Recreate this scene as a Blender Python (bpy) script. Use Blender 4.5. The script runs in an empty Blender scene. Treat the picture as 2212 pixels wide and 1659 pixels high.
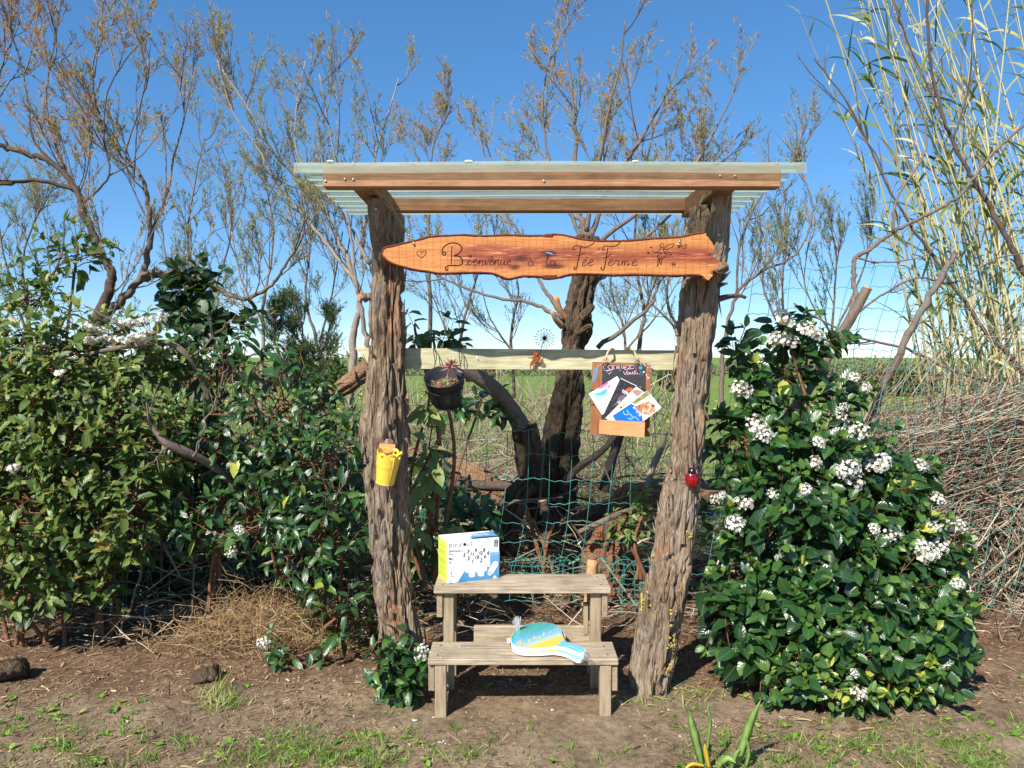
import bpy, math, random
import numpy as np
from mathutils import Vector, Matrix, noise as mnoise
from mathutils.geometry import tessellate_polygon

random.seed(7)
R = np.random.default_rng(11)
sc = bpy.context.scene
COL = sc.collection

# ------------------------------------------------------------------ camera, sky, sun, exposure
CH, PITCH, F = 1.55, math.radians(2.07), 1662.0          # eye height, tilt down, focal length in units of a 2212 wide picture
cam = bpy.data.cameras.new('camera'); cam_o = bpy.data.objects.new('camera', cam); COL.objects.link(cam_o)
cam.sensor_width = 36; cam.lens = 36 * F / 2212; cam.clip_start = .05; cam.clip_end = 3000
cam_o.location = (0, 0, CH); cam_o.rotation_euler = (math.pi / 2 - PITCH, 0, 0)
sc.camera = cam_o

SUN_AZ, SUN_EL = math.radians(212), math.radians(42)      # clockwise from +Y
world = bpy.data.worlds.new('World'); sc.world = world; world.use_nodes = True
wt = world.node_tree; bg = wt.nodes['Background']
sky = wt.nodes.new('ShaderNodeTexSky'); sky.sky_type = 'NISHITA'; sky.sun_disc = False
sky.sun_elevation = SUN_EL; sky.sun_rotation = SUN_AZ
sky.altitude = 2000; sky.air_density = 1.0; sky.dust_density = 0.0; sky.ozone_density = 8.0
hsv = wt.nodes.new('ShaderNodeHueSaturation'); hsv.inputs['Saturation'].default_value = 1.25
gam = wt.nodes.new('ShaderNodeGamma'); gam.inputs[1].default_value = .72
wt.links.new(sky.outputs[0], gam.inputs[0]); wt.links.new(gam.outputs[0], hsv.inputs['Color']); wt.links.new(hsv.outputs[0], bg.inputs[0]); bg.inputs[1].default_value = 0.15
sun = bpy.data.lights.new('sun', 'SUN'); sun_o = bpy.data.objects.new('sun', sun); COL.objects.link(sun_o)
sun.energy = 4.3; sun.angle = math.radians(.53); sun.color = (1, .94, .85)
sdir = Vector((math.sin(SUN_AZ) * math.cos(SUN_EL), math.cos(SUN_AZ) * math.cos(SUN_EL), math.sin(SUN_EL)))
sun_o.rotation_euler = sdir.to_track_quat('Z', 'Y').to_euler(); sun_o.location = (-3, -4, 6)
vs = sc.view_settings
vs.view_transform = 'Standard'; vs.look = 'None'; vs.exposure = 0.82; vs.gamma = 1; vs.use_curve_mapping = False
SDIR = np.array(sdir)
try:
    sc.cycles.max_bounces = 6; sc.cycles.diffuse_bounces = 3; sc.cycles.glossy_bounces = 2
    sc.cycles.transmission_bounces = 4; sc.cycles.transparent_max_bounces = 10
except Exception:
    pass

# ------------------------------------------------------------------ geometry helpers
cp, sp = math.cos(PITCH), math.sin(PITCH)
def P(vx, vy, Y):
    a = (vx - 1106) / F; b = -(vy - 829.5) / F
    t = Y / (cp + b * sp)
    return Vector((a * t, Y, CH + (-sp + b * cp) * t))
def G(vx, vy, z=0.0):
    a = (vx - 1106) / F; b = -(vy - 829.5) / F
    t = (z - CH) / (-sp + b * cp)
    return Vector((a * t, (cp + b * sp) * t, z))
def proj(p):                                               # arrays of points -> picture coordinates
    p = np.asarray(p, float); y = p[..., 1]; z = p[..., 2] - CH
    d = y * cp - z * sp; u = y * sp + z * cp
    return 1106 + F * p[..., 0] / d, 829.5 - F * u / d
def A(l): return np.array([tuple(v) for v in l], float)
def unit(a):
    a = np.asarray(a, float); n = np.linalg.norm(a, axis=-1, keepdims=True); return a / np.maximum(n, 1e-9)

class MB:
    """collects vertices, faces and one float per vertex, then links them as ONE mesh object"""
    def __init__(s): s.v = []; s.f = []; s.t = []; s.n = 0; s.uv = []
    def add(s, v, f, t=.5, uv=None):
        v = np.asarray(v, float).reshape(-1, 3)
        s.v.append(v); s.t.append(np.broadcast_to(np.asarray(t, float), (len(v),)).copy())
        s.uv.append(np.zeros((len(v), 2)) if uv is None else np.asarray(uv, float))
        if isinstance(f, np.ndarray): s.f.append(f + s.n)
        else:
            by = {}
            for q in f: by.setdefault(len(q), []).append(q)
            for q in by.values(): s.f.append(np.array(q, int) + s.n)
        s.n += len(v); return s
    def mesh(s, name, m, smooth=True, origin=(0, 0, 0)):
        me = bpy.data.meshes.new(name)
        v = np.concatenate(s.v) - np.array(origin, float)
        me.vertices.add(len(v)); me.vertices.foreach_set('co', v.astype(np.float32).ravel())
        tot = np.concatenate([np.full(len(f), f.shape[1]) for f in s.f]); idx = np.concatenate([f.ravel() for f in s.f])
        me.loops.add(len(idx)); me.loops.foreach_set('vertex_index', idx.astype(np.int32))
        me.polygons.add(len(tot)); st = np.concatenate([[0], np.cumsum(tot)[:-1]])
        me.polygons.foreach_set('loop_start', st.astype(np.int32)); me.polygons.foreach_set('loop_total', tot.astype(np.int32))
        me.polygons.foreach_set('use_smooth', np.full(len(tot), bool(smooth)))
        me.update(calc_edges=True)
        at = me.attributes.new('tint', 'FLOAT', 'POINT'); at.data.foreach_set('value', np.concatenate(s.t).astype(np.float32))
        uv = np.concatenate(s.uv)
        if np.any(uv):
            ul = me.uv_layers.new(name='uv'); ul.data.foreach_set('uv', uv[idx].astype(np.float32).ravel())
        me.validate(); me.materials.append(m); return me
    def build(s, name, m, parent=None, smooth=True, kind=None, label=None, org=None):
        if not s.v: return None
        org = wloc(parent) if parent else (base_of(s) if org is None else org)
        o = bpy.data.objects.new(name, s.mesh(name, m, smooth, org)); COL.objects.link(o)
        if parent: o.parent = parent
        else: o.location = org
        if kind: o['kind'] = kind
        if label: o['label'] = label
        return o
def base_of(s):
    v = np.concatenate(s.v); c = (v.min(0) + v.max(0)) / 2; return (float(c[0]), float(c[1]), float(v[:, 2].min()))
def wloc(o):
    L = Vector((0, 0, 0))
    while o is not None: L = L + o.location; o = o.parent
    return tuple(L)
def thing(name, label, cat, loc, group=None):
    o = bpy.data.objects.new(name, None); COL.objects.link(o); o.location = loc; o.empty_display_size = .1
    o['label'] = label; o['category'] = cat
    if group: o['group'] = group
    return o
def tag(o, label=None, cat=None, group=None, kind=None):
    for k, v in (('label', label), ('category', cat), ('group', group), ('kind', kind)):
        if v: o[k] = v
    return o
def place(name, me, parent, M, kind=None):                 # an object that shares mesh data, put at world matrix M under parent
    o = bpy.data.objects.new(name, me); COL.objects.link(o)
    if parent:
        o.parent = parent; M = Matrix.Translation(-Vector(wloc(parent))) @ M
    o.matrix_local = M
    return o

def crom(pts, n=8):
    """Catmull-Rom through the points (rows may carry extra columns)"""
    p = np.asarray(pts, float)
    if len(p) < 3: 
        t = np.linspace(0, 1, n + 1)[:, None]; return p[0] * (1 - t) + p[-1] * t
    q = np.vstack([2 * p[0] - p[1], p, 2 * p[-1] - p[-2]]); out = []
    for i in range(len(p) - 1):
        a, b, c, d = q[i:i + 4]; t = np.linspace(0, 1, n, endpoint=False)[:, None]
        out.append(.5 * (2 * b + (c - a) * t + (2 * a - 5 * b + 4 * c - d) * t**2 + (3 * b - a - 3 * c + d) * t**3))
    out.append(p[-1:]); return np.vstack(out)
def frames(p):
    """p (N,S,3): parallel-ish frames; returns tangent, u, v"""
    t = unit(np.gradient(p, axis=1))
    ref = np.where(np.abs(t[:, :1, 2:3]) > .9, np.array([1., 0, 0]), np.array([0, 0, 1.]))
    u = np.empty_like(t); cur = unit(np.cross(t[:, 0], np.broadcast_to(ref[:, 0], t[:, 0].shape)))
    for i in range(p.shape[1]):
        cur = unit(cur - t[:, i] * np.sum(cur * t[:, i], -1, keepdims=True)); u[:, i] = cur
    return t, u, np.cross(t, u)
def tubes(mb, p, r, k=4, tint=.5, caps=False):
    """many tubes at once: p (N,S,3), r (N,S)"""
    p = np.asarray(p, float)
    if p.ndim == 2: p = p[None]
    N, S, _ = p.shape
    if N == 0: return
    r = np.broadcast_to(np.asarray(r, float), (N, S))
    t, u, w = frames(p)
    a = np.arange(k) * 2 * math.pi / k
    v = p[:, :, None] + r[:, :, None, None] * (np.cos(a)[:, None] * u[:, :, None] + np.sin(a)[:, None] * w[:, :, None])
    base = (np.arange(N) * S * k)[:, None, None] + (np.arange(S - 1) * k)[None, :, None]
    j = np.arange(k); jn = (j + 1) % k
    f = np.stack([base + j, base + jn, base + jn + k, base + j + k], -1).reshape(-1, 4)
    ti = np.asarray(tint, float)
    if ti.ndim: ti = np.repeat(ti, S * k) if ti.size == N else ti
    mb.add(v.reshape(-1, 3), f, ti)
    if caps:
        b = mb.n - N * S * k
        for n_ in range(N):
            mb.f.append(np.array([[b + n_ * S * k + q for q in range(k)][::-1]])); mb.f.append(np.array([[b + (n_ * S + S - 1) * k + q for q in range(k)]]))
def box(mb, c, s, rot=None, bev=.0, tint=.5):
    """box with chamfered edges; c centre, s full size, rot 3x3"""
    c = np.array(c, float); h = np.array(s, float) / 2; b = min(bev, min(h) * .45)
    if b <= 0:
        v = np.array([[x, y, z] for x in (-1, 1) for y in (-1, 1) for z in (-1, 1)], float) * h
        f = [(0, 1, 3, 2), (4, 6, 7, 5), (0, 4, 5, 1), (2, 3, 7, 6), (0, 2, 6, 4), (1, 5, 7, 3)]
    else:
        v = []; ix = {}
        for x in (-1, 1):
            for y in (-1, 1):
                for z in (-1, 1):
                    for ax in range(3):
                        q = np.array([x, y, z]) * (h - b); q[ax] = [x, y, z][ax] * h[ax]; ix[(x, y, z, ax)] = len(v); v.append(q)
        v = np.array(v); f = []
        for ax in range(3):
            o1, o2 = (ax + 1) % 3, (ax + 2) % 3
            for s_ in (-1, 1):
                k = []
                for p1, p2 in ((-1, -1), (1, -1), (1, 1), (-1, 1)):
                    q = [0, 0, 0]; q[ax] = s_; q[o1] = p1; q[o2] = p2; k.append(ix[(*q, ax)])
                f.append(tuple(k if s_ > 0 else k[::-1]))
            for p1 in (-1, 1):
                for p2 in (-1, 1):
                    q = [0, 0, 0]; q[o1] = p1; q[o2] = p2; a_ = q[:]; a_[ax] = -1; b_ = q[:]; b_[ax] = 1
                    f.append((ix[(*a_, o1)], ix[(*b_, o1)], ix[(*b_, o2)], ix[(*a_, o2)]))
        for x in (-1, 1):
            for y in (-1, 1):
                for z in (-1, 1): f.append(tuple(ix[(x, y, z, a_)] for a_ in range(3)))
    if rot is not None: v = v @ np.array(rot, float).T
    return mb.add(v + c, f, tint)
def lathe(mb, prof, c=(0, 0, 0), M=None, k=32, tint=.5, wob=None):
    """prof: list of (r,z); revolved about z, then M (4x4) applied"""
    pr = np.array(prof, float); a = np.arange(k) * 2 * math.pi / k
    v = np.stack([pr[:, :1] * np.cos(a), pr[:, :1] * np.sin(a), np.repeat(pr[:, 1:2], k, 1)], -1).reshape(-1, 3) + np.array(c)
    if M is not None: v = v @ np.array(M.to_3x3()).T + np.array(M.translation)
    n = len(pr); i = np.arange(n - 1)[:, None] * k; j = np.arange(k)[None]; jn = (j + 1) % k
    mb.add(v, np.stack([i + j, i + jn, i + jn + k, i + j + k], -1).reshape(-1, 4), tint)
    return mb
def prism(mb, outline, mapf, d0, d1, holes=(), tint=.5):
    """a flat outline (2D, with holes) filled and given depth; mapf(u,v,d)->world"""
    loops = [list(outline)] + [list(h) for h in holes]
    flat = [q for l in loops for q in l]; n = len(flat)
    tri = tessellate_polygon([[Vector((q[0], q[1], 0)) for q in l] for l in loops])
    v = [mapf(q[0], q[1], d0) for q in flat] + [mapf(q[0], q[1], d1) for q in flat]
    f = [tuple(t) for t in tri] + [tuple(i + n for i in t[::-1]) for t in tri]
    o = 0
    for l in loops:
        for i in range(len(l)):
            a, b = o + i, o + (i + 1) % len(l); f.append((a, b, b + n, a + n))
        o += len(l)
    return mb.add(A(v), f, tint)
def stroke(mb, pts, mapf, r, d=0.0, n=6, k=5, flat=.5, tint=.5):
    """hand-drawn line: smooth curve through pts (2D), a flattened tube on the surface"""
    q = crom(pts, n); w = A([mapf(x, y, d) for x, y in q]); mb_ = MB(); tubes(mb_, w, r, k, tint, True)
    v = mb_.v[0]; nrm = np.array(mapf(pts[0][0], pts[0][1], d + 1.0)) - np.array(mapf(pts[0][0], pts[0][1], d)); nrm = unit(nrm)
    ctr = np.repeat(w, k, 0); off = v - ctr; off -= np.outer(off @ nrm, nrm) * (1 - flat); mb.add(ctr + off, mb_.f[0], tint)
    for f in mb_.f[1:]: mb.f.append(f - 0 + (mb.n - len(v)))

def text_mb(mb, s, mapf, x, y, h, d, rot=0, align='LEFT', sx=1.0, shear=0, tint=.5, bold=0.0):
    """printed text from the built-in font, laid on a surface; h = letter height in the surface's units"""
    c = bpy.data.curves.new('t', 'FONT'); c.body = s; c.size = 1; c.align_x = align; c.shear = shear; c.offset = bold; c.resolution_u = 3
    o = bpy.data.objects.new('t', c); COL.objects.link(o)
    dg = bpy.context.evaluated_depsgraph_get(); me = bpy.data.meshes.new_from_object(o.evaluated_get(dg))
    v = A([q.co for q in me.vertices]); f = [tuple(p.vertices) for p in me.polygons]
    bpy.data.objects.remove(o); bpy.data.curves.remove(c); bpy.data.meshes.remove(me)
    if not len(v): return
    v = v * (h / .69); v[:, 0] *= sx; ca, sa = math.cos(rot), math.sin(rot)
    mb.add(A([mapf(x + a * ca - b * sa, y - (a * sa + b * ca), d) for a, b, _ in v]), f, tint)

# ------------------------------------------------------------------ materials
def srgb(r, g, b):
    f = lambda c: c / 12.92 if c <= .04045 else ((c + .055) / 1.055) ** 2.4
    return (f(r / 255), f(g / 255), f(b / 255), 1)
class NT:
    def __init__(s, name, rough=.6, spec=.4):
        s.m = bpy.data.materials.new(name); s.m.use_nodes = True; s.t = s.m.node_tree; s.b = s.t.nodes['Principled BSDF']
        s.o = s.t.nodes['Material Output']; s.b.inputs['Roughness'].default_value = rough; s.b.inputs['Specular IOR Level'].default_value = spec
    def n(s, typ, ins=None, **kw):
        x = s.t.nodes.new('ShaderNode' + typ)
        for k, v in kw.items(): setattr(x, k, v)
        for k, v in (ins or {}).items(): s.set(x.inputs[k], v)
        return x
    def set(s, sock, v):
        if isinstance(v, bpy.types.NodeSocket): s.t.links.new(v, sock)
        elif isinstance(v, bpy.types.Node): s.t.links.new(v.outputs[0], sock)
        else: sock.default_value = v
    def coord(s, sx=1, sy=1, sz=1, kind='Object', rot=(0, 0, 0)):
        c = s.n('TexCoord'); mp = s.n('Mapping'); mp.inputs['Scale'].default_value = (sx, sy, sz); mp.inputs['Rotation'].default_value = rot
        s.t.links.new(c.outputs[kind], mp.inputs[0]); return mp
    def noise(s, vec, scale=5, detail=4, rough=.6, dist=0):
        return s.n('TexNoise', {'Vector': vec, 'Scale': scale, 'Detail': detail, 'Roughness': rough, 'Distortion': dist})
    def ramp(s, fac, stops, interp='LINEAR'):
        r = s.n('ValToRGB', {'Fac': fac}); e = r.color_ramp; e.interpolation = interp
        while len(e.elements) < len(stops): e.elements.new(.5)
        for q, (p, c) in zip(e.elements, stops): q.position = p; q.color = c if len(c) == 4 else (*c, 1)
        return r
    def mix(s, fac, a, b, mode='MIX'):
        x = s.n('Mix', data_type='RGBA', blend_type=mode); s.set(x.inputs[0], fac); s.set(x.inputs[6], a); s.set(x.inputs[7], b); return x.outputs[2]
    def math(s, op, a, b=0.0, c=None):
        x = s.n('Math', operation=op); s.set(x.inputs[0], a); s.set(x.inputs[1], b)
        if c is not None: s.set(x.inputs[2], c)
        return x
    def col(s, c): s.set(s.b.inputs['Base Color'], c); return s
    def rgh(s, c): s.set(s.b.inputs['Roughness'], c); return s
    def bump(s, h, strength=.5, dist=.01):
        x = s.n('Bump', {'Height': h, 'Strength': strength, 'Distance': dist}); s.set(s.b.inputs['Normal'], x); return x
    def tint(s): return s.n('Attribute', attribute_name='tint').outputs['Fac']

def plain(name, c, rough=.5, spec=.4, var=.12, scale=30, metallic=0):
    k = NT(name, rough, spec); v = k.noise(k.coord(), scale, 4, .6)
    lo = tuple(x * (1 - var) for x in c[:3]); hi = tuple(min(1, x * (1 + var)) for x in c[:3])
    k.col(k.ramp(v, [(.3, lo), (.7, hi)])); k.b.inputs['Metallic'].default_value = metallic
    k.bump(v, .08, .002); return k.m
def wood(name, stops, axis='x', scale=1.0, rough=.75, bump=.5, streak=14, fine=60):
    """sawn timber: grain drawn along one axis, weather blotches, fine fibre relief"""
    k = NT(name, rough, .25); s = {'x': (1, streak, streak), 'y': (streak, 1, streak), 'z': (streak, streak, 1)}[axis]
    c = k.coord(*(q * scale for q in s)); g = k.noise(c, 4, 6, .65, .6); blot = k.noise(k.coord(), 5 * scale, 3, .6)
    f2 = tuple(q * (4 if q > 1 else 1.5) * scale for q in s); fi = k.noise(k.coord(*f2), 5, 3, .7)
    h = k.math('ADD', k.math('MULTIPLY', g, .6), k.math('MULTIPLY', fi, .4))
    mixv = k.math('ADD', k.math('MULTIPLY', g, .55), k.math('ADD', k.math('MULTIPLY', blot, .3), k.math('MULTIPLY', fi, .15)))
    k.col(k.ramp(mixv, stops)); k.bump(h, bump, .004); return k.m
def bark(name, stops, sx=16, sz=2.2, bump=.9, dist=.012, scale=1.0, peel=False):
    k = NT(name, .9, .15); c = k.coord(sx * scale, sx * scale, sz * scale); g = k.noise(c, 2.4, 7, .68, .8)
    v = k.n('TexVoronoi', {'Vector': c, 'Scale': 2.0}, feature='DISTANCE_TO_EDGE'); big = k.noise(k.coord(), 3, 3, .6)
    h = k.math('ADD', g, k.math('MULTIPLY', k.math('MINIMUM', v.outputs['Distance'], .25), 1.6))
    f = k.math('ADD', k.math('MULTIPLY', g, .65), k.math('MULTIPLY', big, .35))
    c_ = k.ramp(f, stops).outputs[0]
    if peel:    # strips where the outer bark has come away, and grey weathered patches
        pl = k.noise(k.coord(9, 9, 1.6), 1.7, 5, .62, .4); c_ = k.mix(k.n('MapRange', {0: pl, 1: .60, 2: .66}), c_, k.ramp(g, [(.35, srgb(128, 82, 58)), (.6, srgb(186, 136, 102))]))
        wg = k.noise(k.coord(3, 3, 1.2), 2.2, 4, .6); c_ = k.mix(k.math('MULTIPLY', k.n('MapRange', {0: wg, 1: .5, 2: .68}), .55), c_, k.ramp(g, [(.35, srgb(104, 98, 90)), (.65, srgb(186, 178, 166))]))
    k.col(c_); k.bump(h, bump, dist); return k.m
def leafm(name, stops, rough=.38, trans=.25, spec=.6, veins=True, objrnd=False):
    k = NT(name, rough, spec); t = k.tint(); cr = k.ramp(t, stops); c = cr.outputs[0]
    nz = k.noise(k.coord(), 40, 2, .5); c = k.mix(k.math('MULTIPLY', nz, .35), c, (stops[0][1][0] * .7, stops[0][1][1] * .7, stops[0][1][2] * .7, 1))
    if veins:
        uv = k.n('TexCoord').outputs['UV']; sep = k.n('SeparateXYZ', {0: uv}); u = k.math('ABSOLUTE', sep.outputs[0])
        rib = k.math('LESS_THAN', u, .045)
        ph = k.math('SUBTRACT', k.math('MULTIPLY', sep.outputs[1], 44.0), k.math('MULTIPLY', u, 16.0)); sv = k.math('SINE', ph)
        c = k.mix(k.math('MULTIPLY', rib, .35), c, (.2, .3, .09, 1)); k.bump(k.math('ADD', k.math('MULTIPLY', sv, .35), k.math('MULTIPLY', rib, -1.0)), .45, .0016)
    k.col(c)
    tr = k.n('BsdfTranslucent', {'Color': k.mix(.5, c, (.35, .5, .06, 1), 'MIX')}); mx = k.n('MixShader', {0: trans})
    k.t.links.new(k.b.outputs[0], mx.inputs[1]); k.t.links.new(tr.outputs[0], mx.inputs[2]); k.t.links.new(mx.outputs[0], k.o.inputs[0]); return k.m
def tintm(name, stops, rough=.8, spec=.2, trans=0):
    k = NT(name, rough, spec); c = k.ramp(k.tint(), stops); k.col(c)
    if trans:
        tr = k.n('BsdfTranslucent', {'Color': c}); mx = k.n('MixShader', {0: trans})
        k.t.links.new(k.b.outputs[0], mx.inputs[1]); k.t.links.new(tr.outputs[0], mx.inputs[2]); k.t.links.new(mx.outputs[0], k.o.inputs[0])
    return k.m

M = {}
M['post_bark'] = bark('post_bark', [(.3, srgb(78, 62, 48)), (.43, srgb(124, 104, 84)), (.55, srgb(158, 138, 116)), (.75, srgb(190, 172, 150))], 26, 2.6, 1.0, .018, 1.0, True)
M['tree_bark'] = bark('tree_bark', [(.3, srgb(58, 48, 40)), (.55, srgb(98, 82, 66)), (.8, srgb(142, 122, 100))], 14, 3.2, 1, .02)
M['limb_bark'] = bark('limb_bark', [(.3, srgb(84, 72, 64)), (.55, srgb(124, 110, 98)), (.8, srgb(160, 146, 130))], 30, 8, .5, .004)
M['pale_bark'] = bark('pale_bark', [(.3, srgb(120, 108, 98)), (.55, srgb(152, 140, 128)), (.8, srgb(182, 172, 160))], 12, 26, .4, .003)
M['dark_bark'] = bark('dark_bark', [(.3, srgb(62, 52, 46)), (.55, srgb(96, 82, 72)), (.8, srgb(130, 114, 100))], 26, 6, .6, .006)
M['log_bark'] = bark('log_bark', [(.3, srgb(96, 74, 56)), (.55, srgb(142, 114, 88)), (.8, srgb(180, 152, 122))], 18, 18, .9, .012)
M['twig'] = tintm('twig', [(0, srgb(80, 68, 62)), (.5, srgb(122, 104, 92)), (1, srgb(162, 144, 126))], .85)
M['sprig'] = tintm('sprig', [(0, srgb(98, 122, 82)), (.35, srgb(132, 146, 86)), (.6, srgb(166, 160, 88)), (.8, srgb(184, 142, 82)), (1, srgb(190, 128, 86))], .7, .2, .35)
M['cut_wood'] = plain('cut_wood', srgb(190, 148, 108), .8, .2, .25, 60)
M['fresh_cut'] = wood('fresh_cut', [(.3, srgb(196, 112, 66)), (.6, srgb(222, 150, 98)), (.8, srgb(232, 172, 122))], 'z', 2, .8, .3)
M['beam'] = wood('beam', [(.3, srgb(104, 72, 52)), (.44, srgb(146, 106, 78)), (.56, srgb(172, 130, 98)), (.75, srgb(198, 162, 130))], 'x', 1.2, .8, .5)
M['rafter'] = wood('rafter', [(.28, srgb(104, 76, 56)), (.5, srgb(142, 106, 80)), (.75, srgb(176, 140, 108))], 'y', 1.2, .8, .5)
M['rail'] = wood('rail', [(.3, srgb(138, 132, 100)), (.48, srgb(178, 172, 136)), (.62, srgb(206, 202, 166)), (.8, srgb(222, 218, 184))], 'x', 1.3, .75, .6)
M['bench_x'] = wood('bench_x', [(.3, srgb(96, 82, 66)), (.42, srgb(144, 128, 106)), (.54, srgb(178, 162, 138)), (.72, srgb(206, 192, 168))], 'x', 1.4, .85, .9)
M['bench_y'] = wood('bench_y', [(.3, srgb(104, 88, 70)), (.48, srgb(152, 134, 110)), (.7, srgb(184, 166, 140))], 'y', 1.4, .85, .6)
M['bench_z'] = wood('bench_z', [(.3, srgb(108, 92, 72)), (.48, srgb(156, 138, 112)), (.7, srgb(192, 174, 146))], 'z', 1.4, .85, .6)
M['holder_wood'] = wood('holder_wood', [(.28, srgb(116, 72, 44)), (.5, srgb(152, 100, 66)), (.75, srgb(178, 124, 86))], 'z', 2, .7, .35)
M['ledge_wood'] = wood('ledge_wood', [(.3, srgb(186, 122, 76)), (.5, srgb(214, 152, 102)), (.75, srgb(230, 174, 126))], 'x', 2, .7, .3)
M['screw'] = plain('screw', (.55, .55, .53, 1), .35, .5, .1, 80, .8)
M['chain'] = plain('chain', (.42, .36, .22, 1), .35, .5, .15, 120, .85)
M['wire_green'] = plain('wire_green', srgb(62, 140, 128), .4, .5, .2, 30)
M['white_petal'] = tintm('white_petal', [(0, srgb(206, 196, 168)), (.35, srgb(240, 238, 226)), (1, srgb(252, 252, 248))], .6, .2, .25)
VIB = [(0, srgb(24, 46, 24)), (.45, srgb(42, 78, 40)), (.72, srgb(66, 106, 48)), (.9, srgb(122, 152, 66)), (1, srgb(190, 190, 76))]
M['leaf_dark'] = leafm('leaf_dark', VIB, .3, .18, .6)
M['leaf_olive'] = leafm('leaf_olive', [(0, srgb(46, 64, 30)), (.4, srgb(80, 106, 50)), (.68, srgb(118, 138, 66)), (.88, srgb(160, 166, 84)), (1, srgb(182, 146, 76))], .4, .22, .5)
M['leaf_ivy'] = leafm('leaf_ivy', [(0, srgb(18, 38, 22)), (.5, srgb(32, 62, 34)), (1, srgb(60, 96, 44))], .42, .15, .45)
M['leaf_pale'] = leafm('leaf_pale', [(0, srgb(84, 110, 52)), (.5, srgb(132, 150, 84)), (1, srgb(168, 174, 112))], .5, .3, .4)
M['stem_brown'] = plain('stem_brown', srgb(122, 88, 64), .8, .2, .25, 40)
M['stem_grey'] = plain('stem_grey', srgb(118, 102, 88), .85, .2, .25, 40)
M['straw'] = tintm('straw', [(0, srgb(92, 68, 48)), (.4, srgb(140, 110, 78)), (.75, srgb(186, 156, 112)), (1, srgb(218, 196, 152))], .85, .15, .1)
M['litter'] = tintm('litter', [(0, srgb(80, 60, 46)), (.4, srgb(132, 106, 82)), (.75, srgb(180, 152, 118)), (.93, srgb(204, 178, 138)), (1, srgb(236, 226, 206))], .9, .12)
M['grass'] = tintm('grass', [(0, srgb(66, 96, 40)), (.5, srgb(112, 146, 62)), (.8, srgb(158, 180, 90)), (1, srgb(204, 192, 140))], .6, .3, .3)
M['field_grass'] = tintm('field_grass', [(0, srgb(78, 98, 50)), (.45, srgb(118, 138, 72)), (.75, srgb(158, 168, 100)), (1, srgb(196, 180, 130))], .7, .2, .3)
M['weed'] = tintm('weed', [(0, srgb(74, 108, 44)), (.6, srgb(122, 158, 62)), (1, srgb(168, 188, 92))], .5, .4, .3)
M['yellow_petal'] = plain('yellow_petal', srgb(238, 204, 30), .6, .2, .05)
M['cane'] = tintm('cane', [(0, srgb(128, 122, 70)), (.5, srgb(176, 166, 112)), (1, srgb(208, 196, 150))], .55, .4)
M['reed_leaf'] = tintm('reed_leaf', [(0, srgb(58, 92, 44)), (.4, srgb(104, 132, 62)), (.65, srgb(158, 164, 98)), (1, srgb(208, 196, 156))], .5, .4, .3)
M['brush'] = tintm('brush', [(0, srgb(84, 72, 60)), (.4, srgb(134, 118, 100)), (.75, srgb(172, 156, 134)), (1, srgb(204, 190, 168))], .9, .15)

# ------------------------------------------------------------------ ground and field
def spaced(a, b, step, lo, hi, grow=1.28):
    m = list(np.arange(a, b + 1e-6, step)); d = step
    x = b
    while x < hi: d *= grow; x += d; m.append(min(x, hi))
    d = step; x = a; l = []
    while x > lo: d *= grow; x -= d; l.append(max(x, lo))
    return np.array(l[::-1] + m)
def ground_z(x, y):
    z = .012 * mnoise.noise((x * 1.3, y * 1.3, 0)) + .01 * mnoise.noise((x * 4, y * 4, 3)) + .007 * mnoise.noise((x * 13, y * 13, 7)) + .004 * mnoise.noise((x * 37, y * 37, 2))
    back = min(1, max(0, (y - 4.5) / .8)) * min(1, max(0, (7.5 - y) / 1.5)); z += .1 * back + .05 * back * mnoise.noise((x * 2.2, y * 2.2, 9))
    return z - .01
gx = spaced(-4.2, 4.2, .045, -400, 400); gy = spaced(2.0, 6.6, .045, -30, 900)
mb = MB(); X_, Y_ = np.meshgrid(gx, gy)
Z_ = np.array([ground_z(x, y) if abs(x) < 12 and 0 < y < 15 else -.01 for x, y in zip(X_.ravel(), Y_.ravel())])
nx, ny = len(gx), len(gy); i = (np.arange(ny - 1) * nx)[:, None] + np.arange(nx - 1)[None]
mb.add(np.stack([X_.ravel(), Y_.ravel(), Z_], -1), np.stack([i, i + 1, i + 1 + nx, i + nx], -1).reshape(-1, 4))
k = NT('ground', .95, .1); c = k.coord()
n1 = k.noise(c, 3.2, 6, .65); n2 = k.noise(c, 28, 6, .7); n3 = k.noise(c, 140, 4, .7); n4 = k.noise(c, .9, 3, .5)
f = k.math('ADD', k.math('MULTIPLY', n1, .4), k.math('ADD', k.math('MULTIPLY', n2, .4), k.math('MULTIPLY', n3, .2)))
dirt = k.ramp(f, [(.33, srgb(76, 62, 48)), (.45, srgb(116, 99, 79)), (.54, srgb(146, 127, 103)), (.7, srgb(184, 166, 140))])
sep = k.n('SeparateXYZ', {0: c}); wob = k.math('ADD', sep.outputs[1], k.math('MULTIPLY', n4, 1.2))
mul = k.math('MULTIPLY', k.n('MapRange', {0: wob, 1: 4.0, 2: 4.35, 3: 0.0, 4: 1.0}), .75)
d2 = k.mix(mul, dirt, k.ramp(f, [(.34, srgb(62, 44, 34)), (.5, srgb(106, 80, 62)), (.68, srgb(156, 126, 98))]))
grs = k.ramp(k.noise(c, 1.6, 6, .7), [(.3, srgb(96, 104, 54)), (.46, srgb(106, 130, 62)), (.6, srgb(126, 146, 72)), (.75, srgb(156, 162, 98))])
fld = k.n('MapRange', {0: wob, 1: 5.9, 2: 7.4, 3: 0.0, 4: 1.0})
k.col(k.mix(fld, d2, grs)); k.bump(k.math('ADD', n2, k.math('MULTIPLY', n3, .6)), .8, .012)
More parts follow.
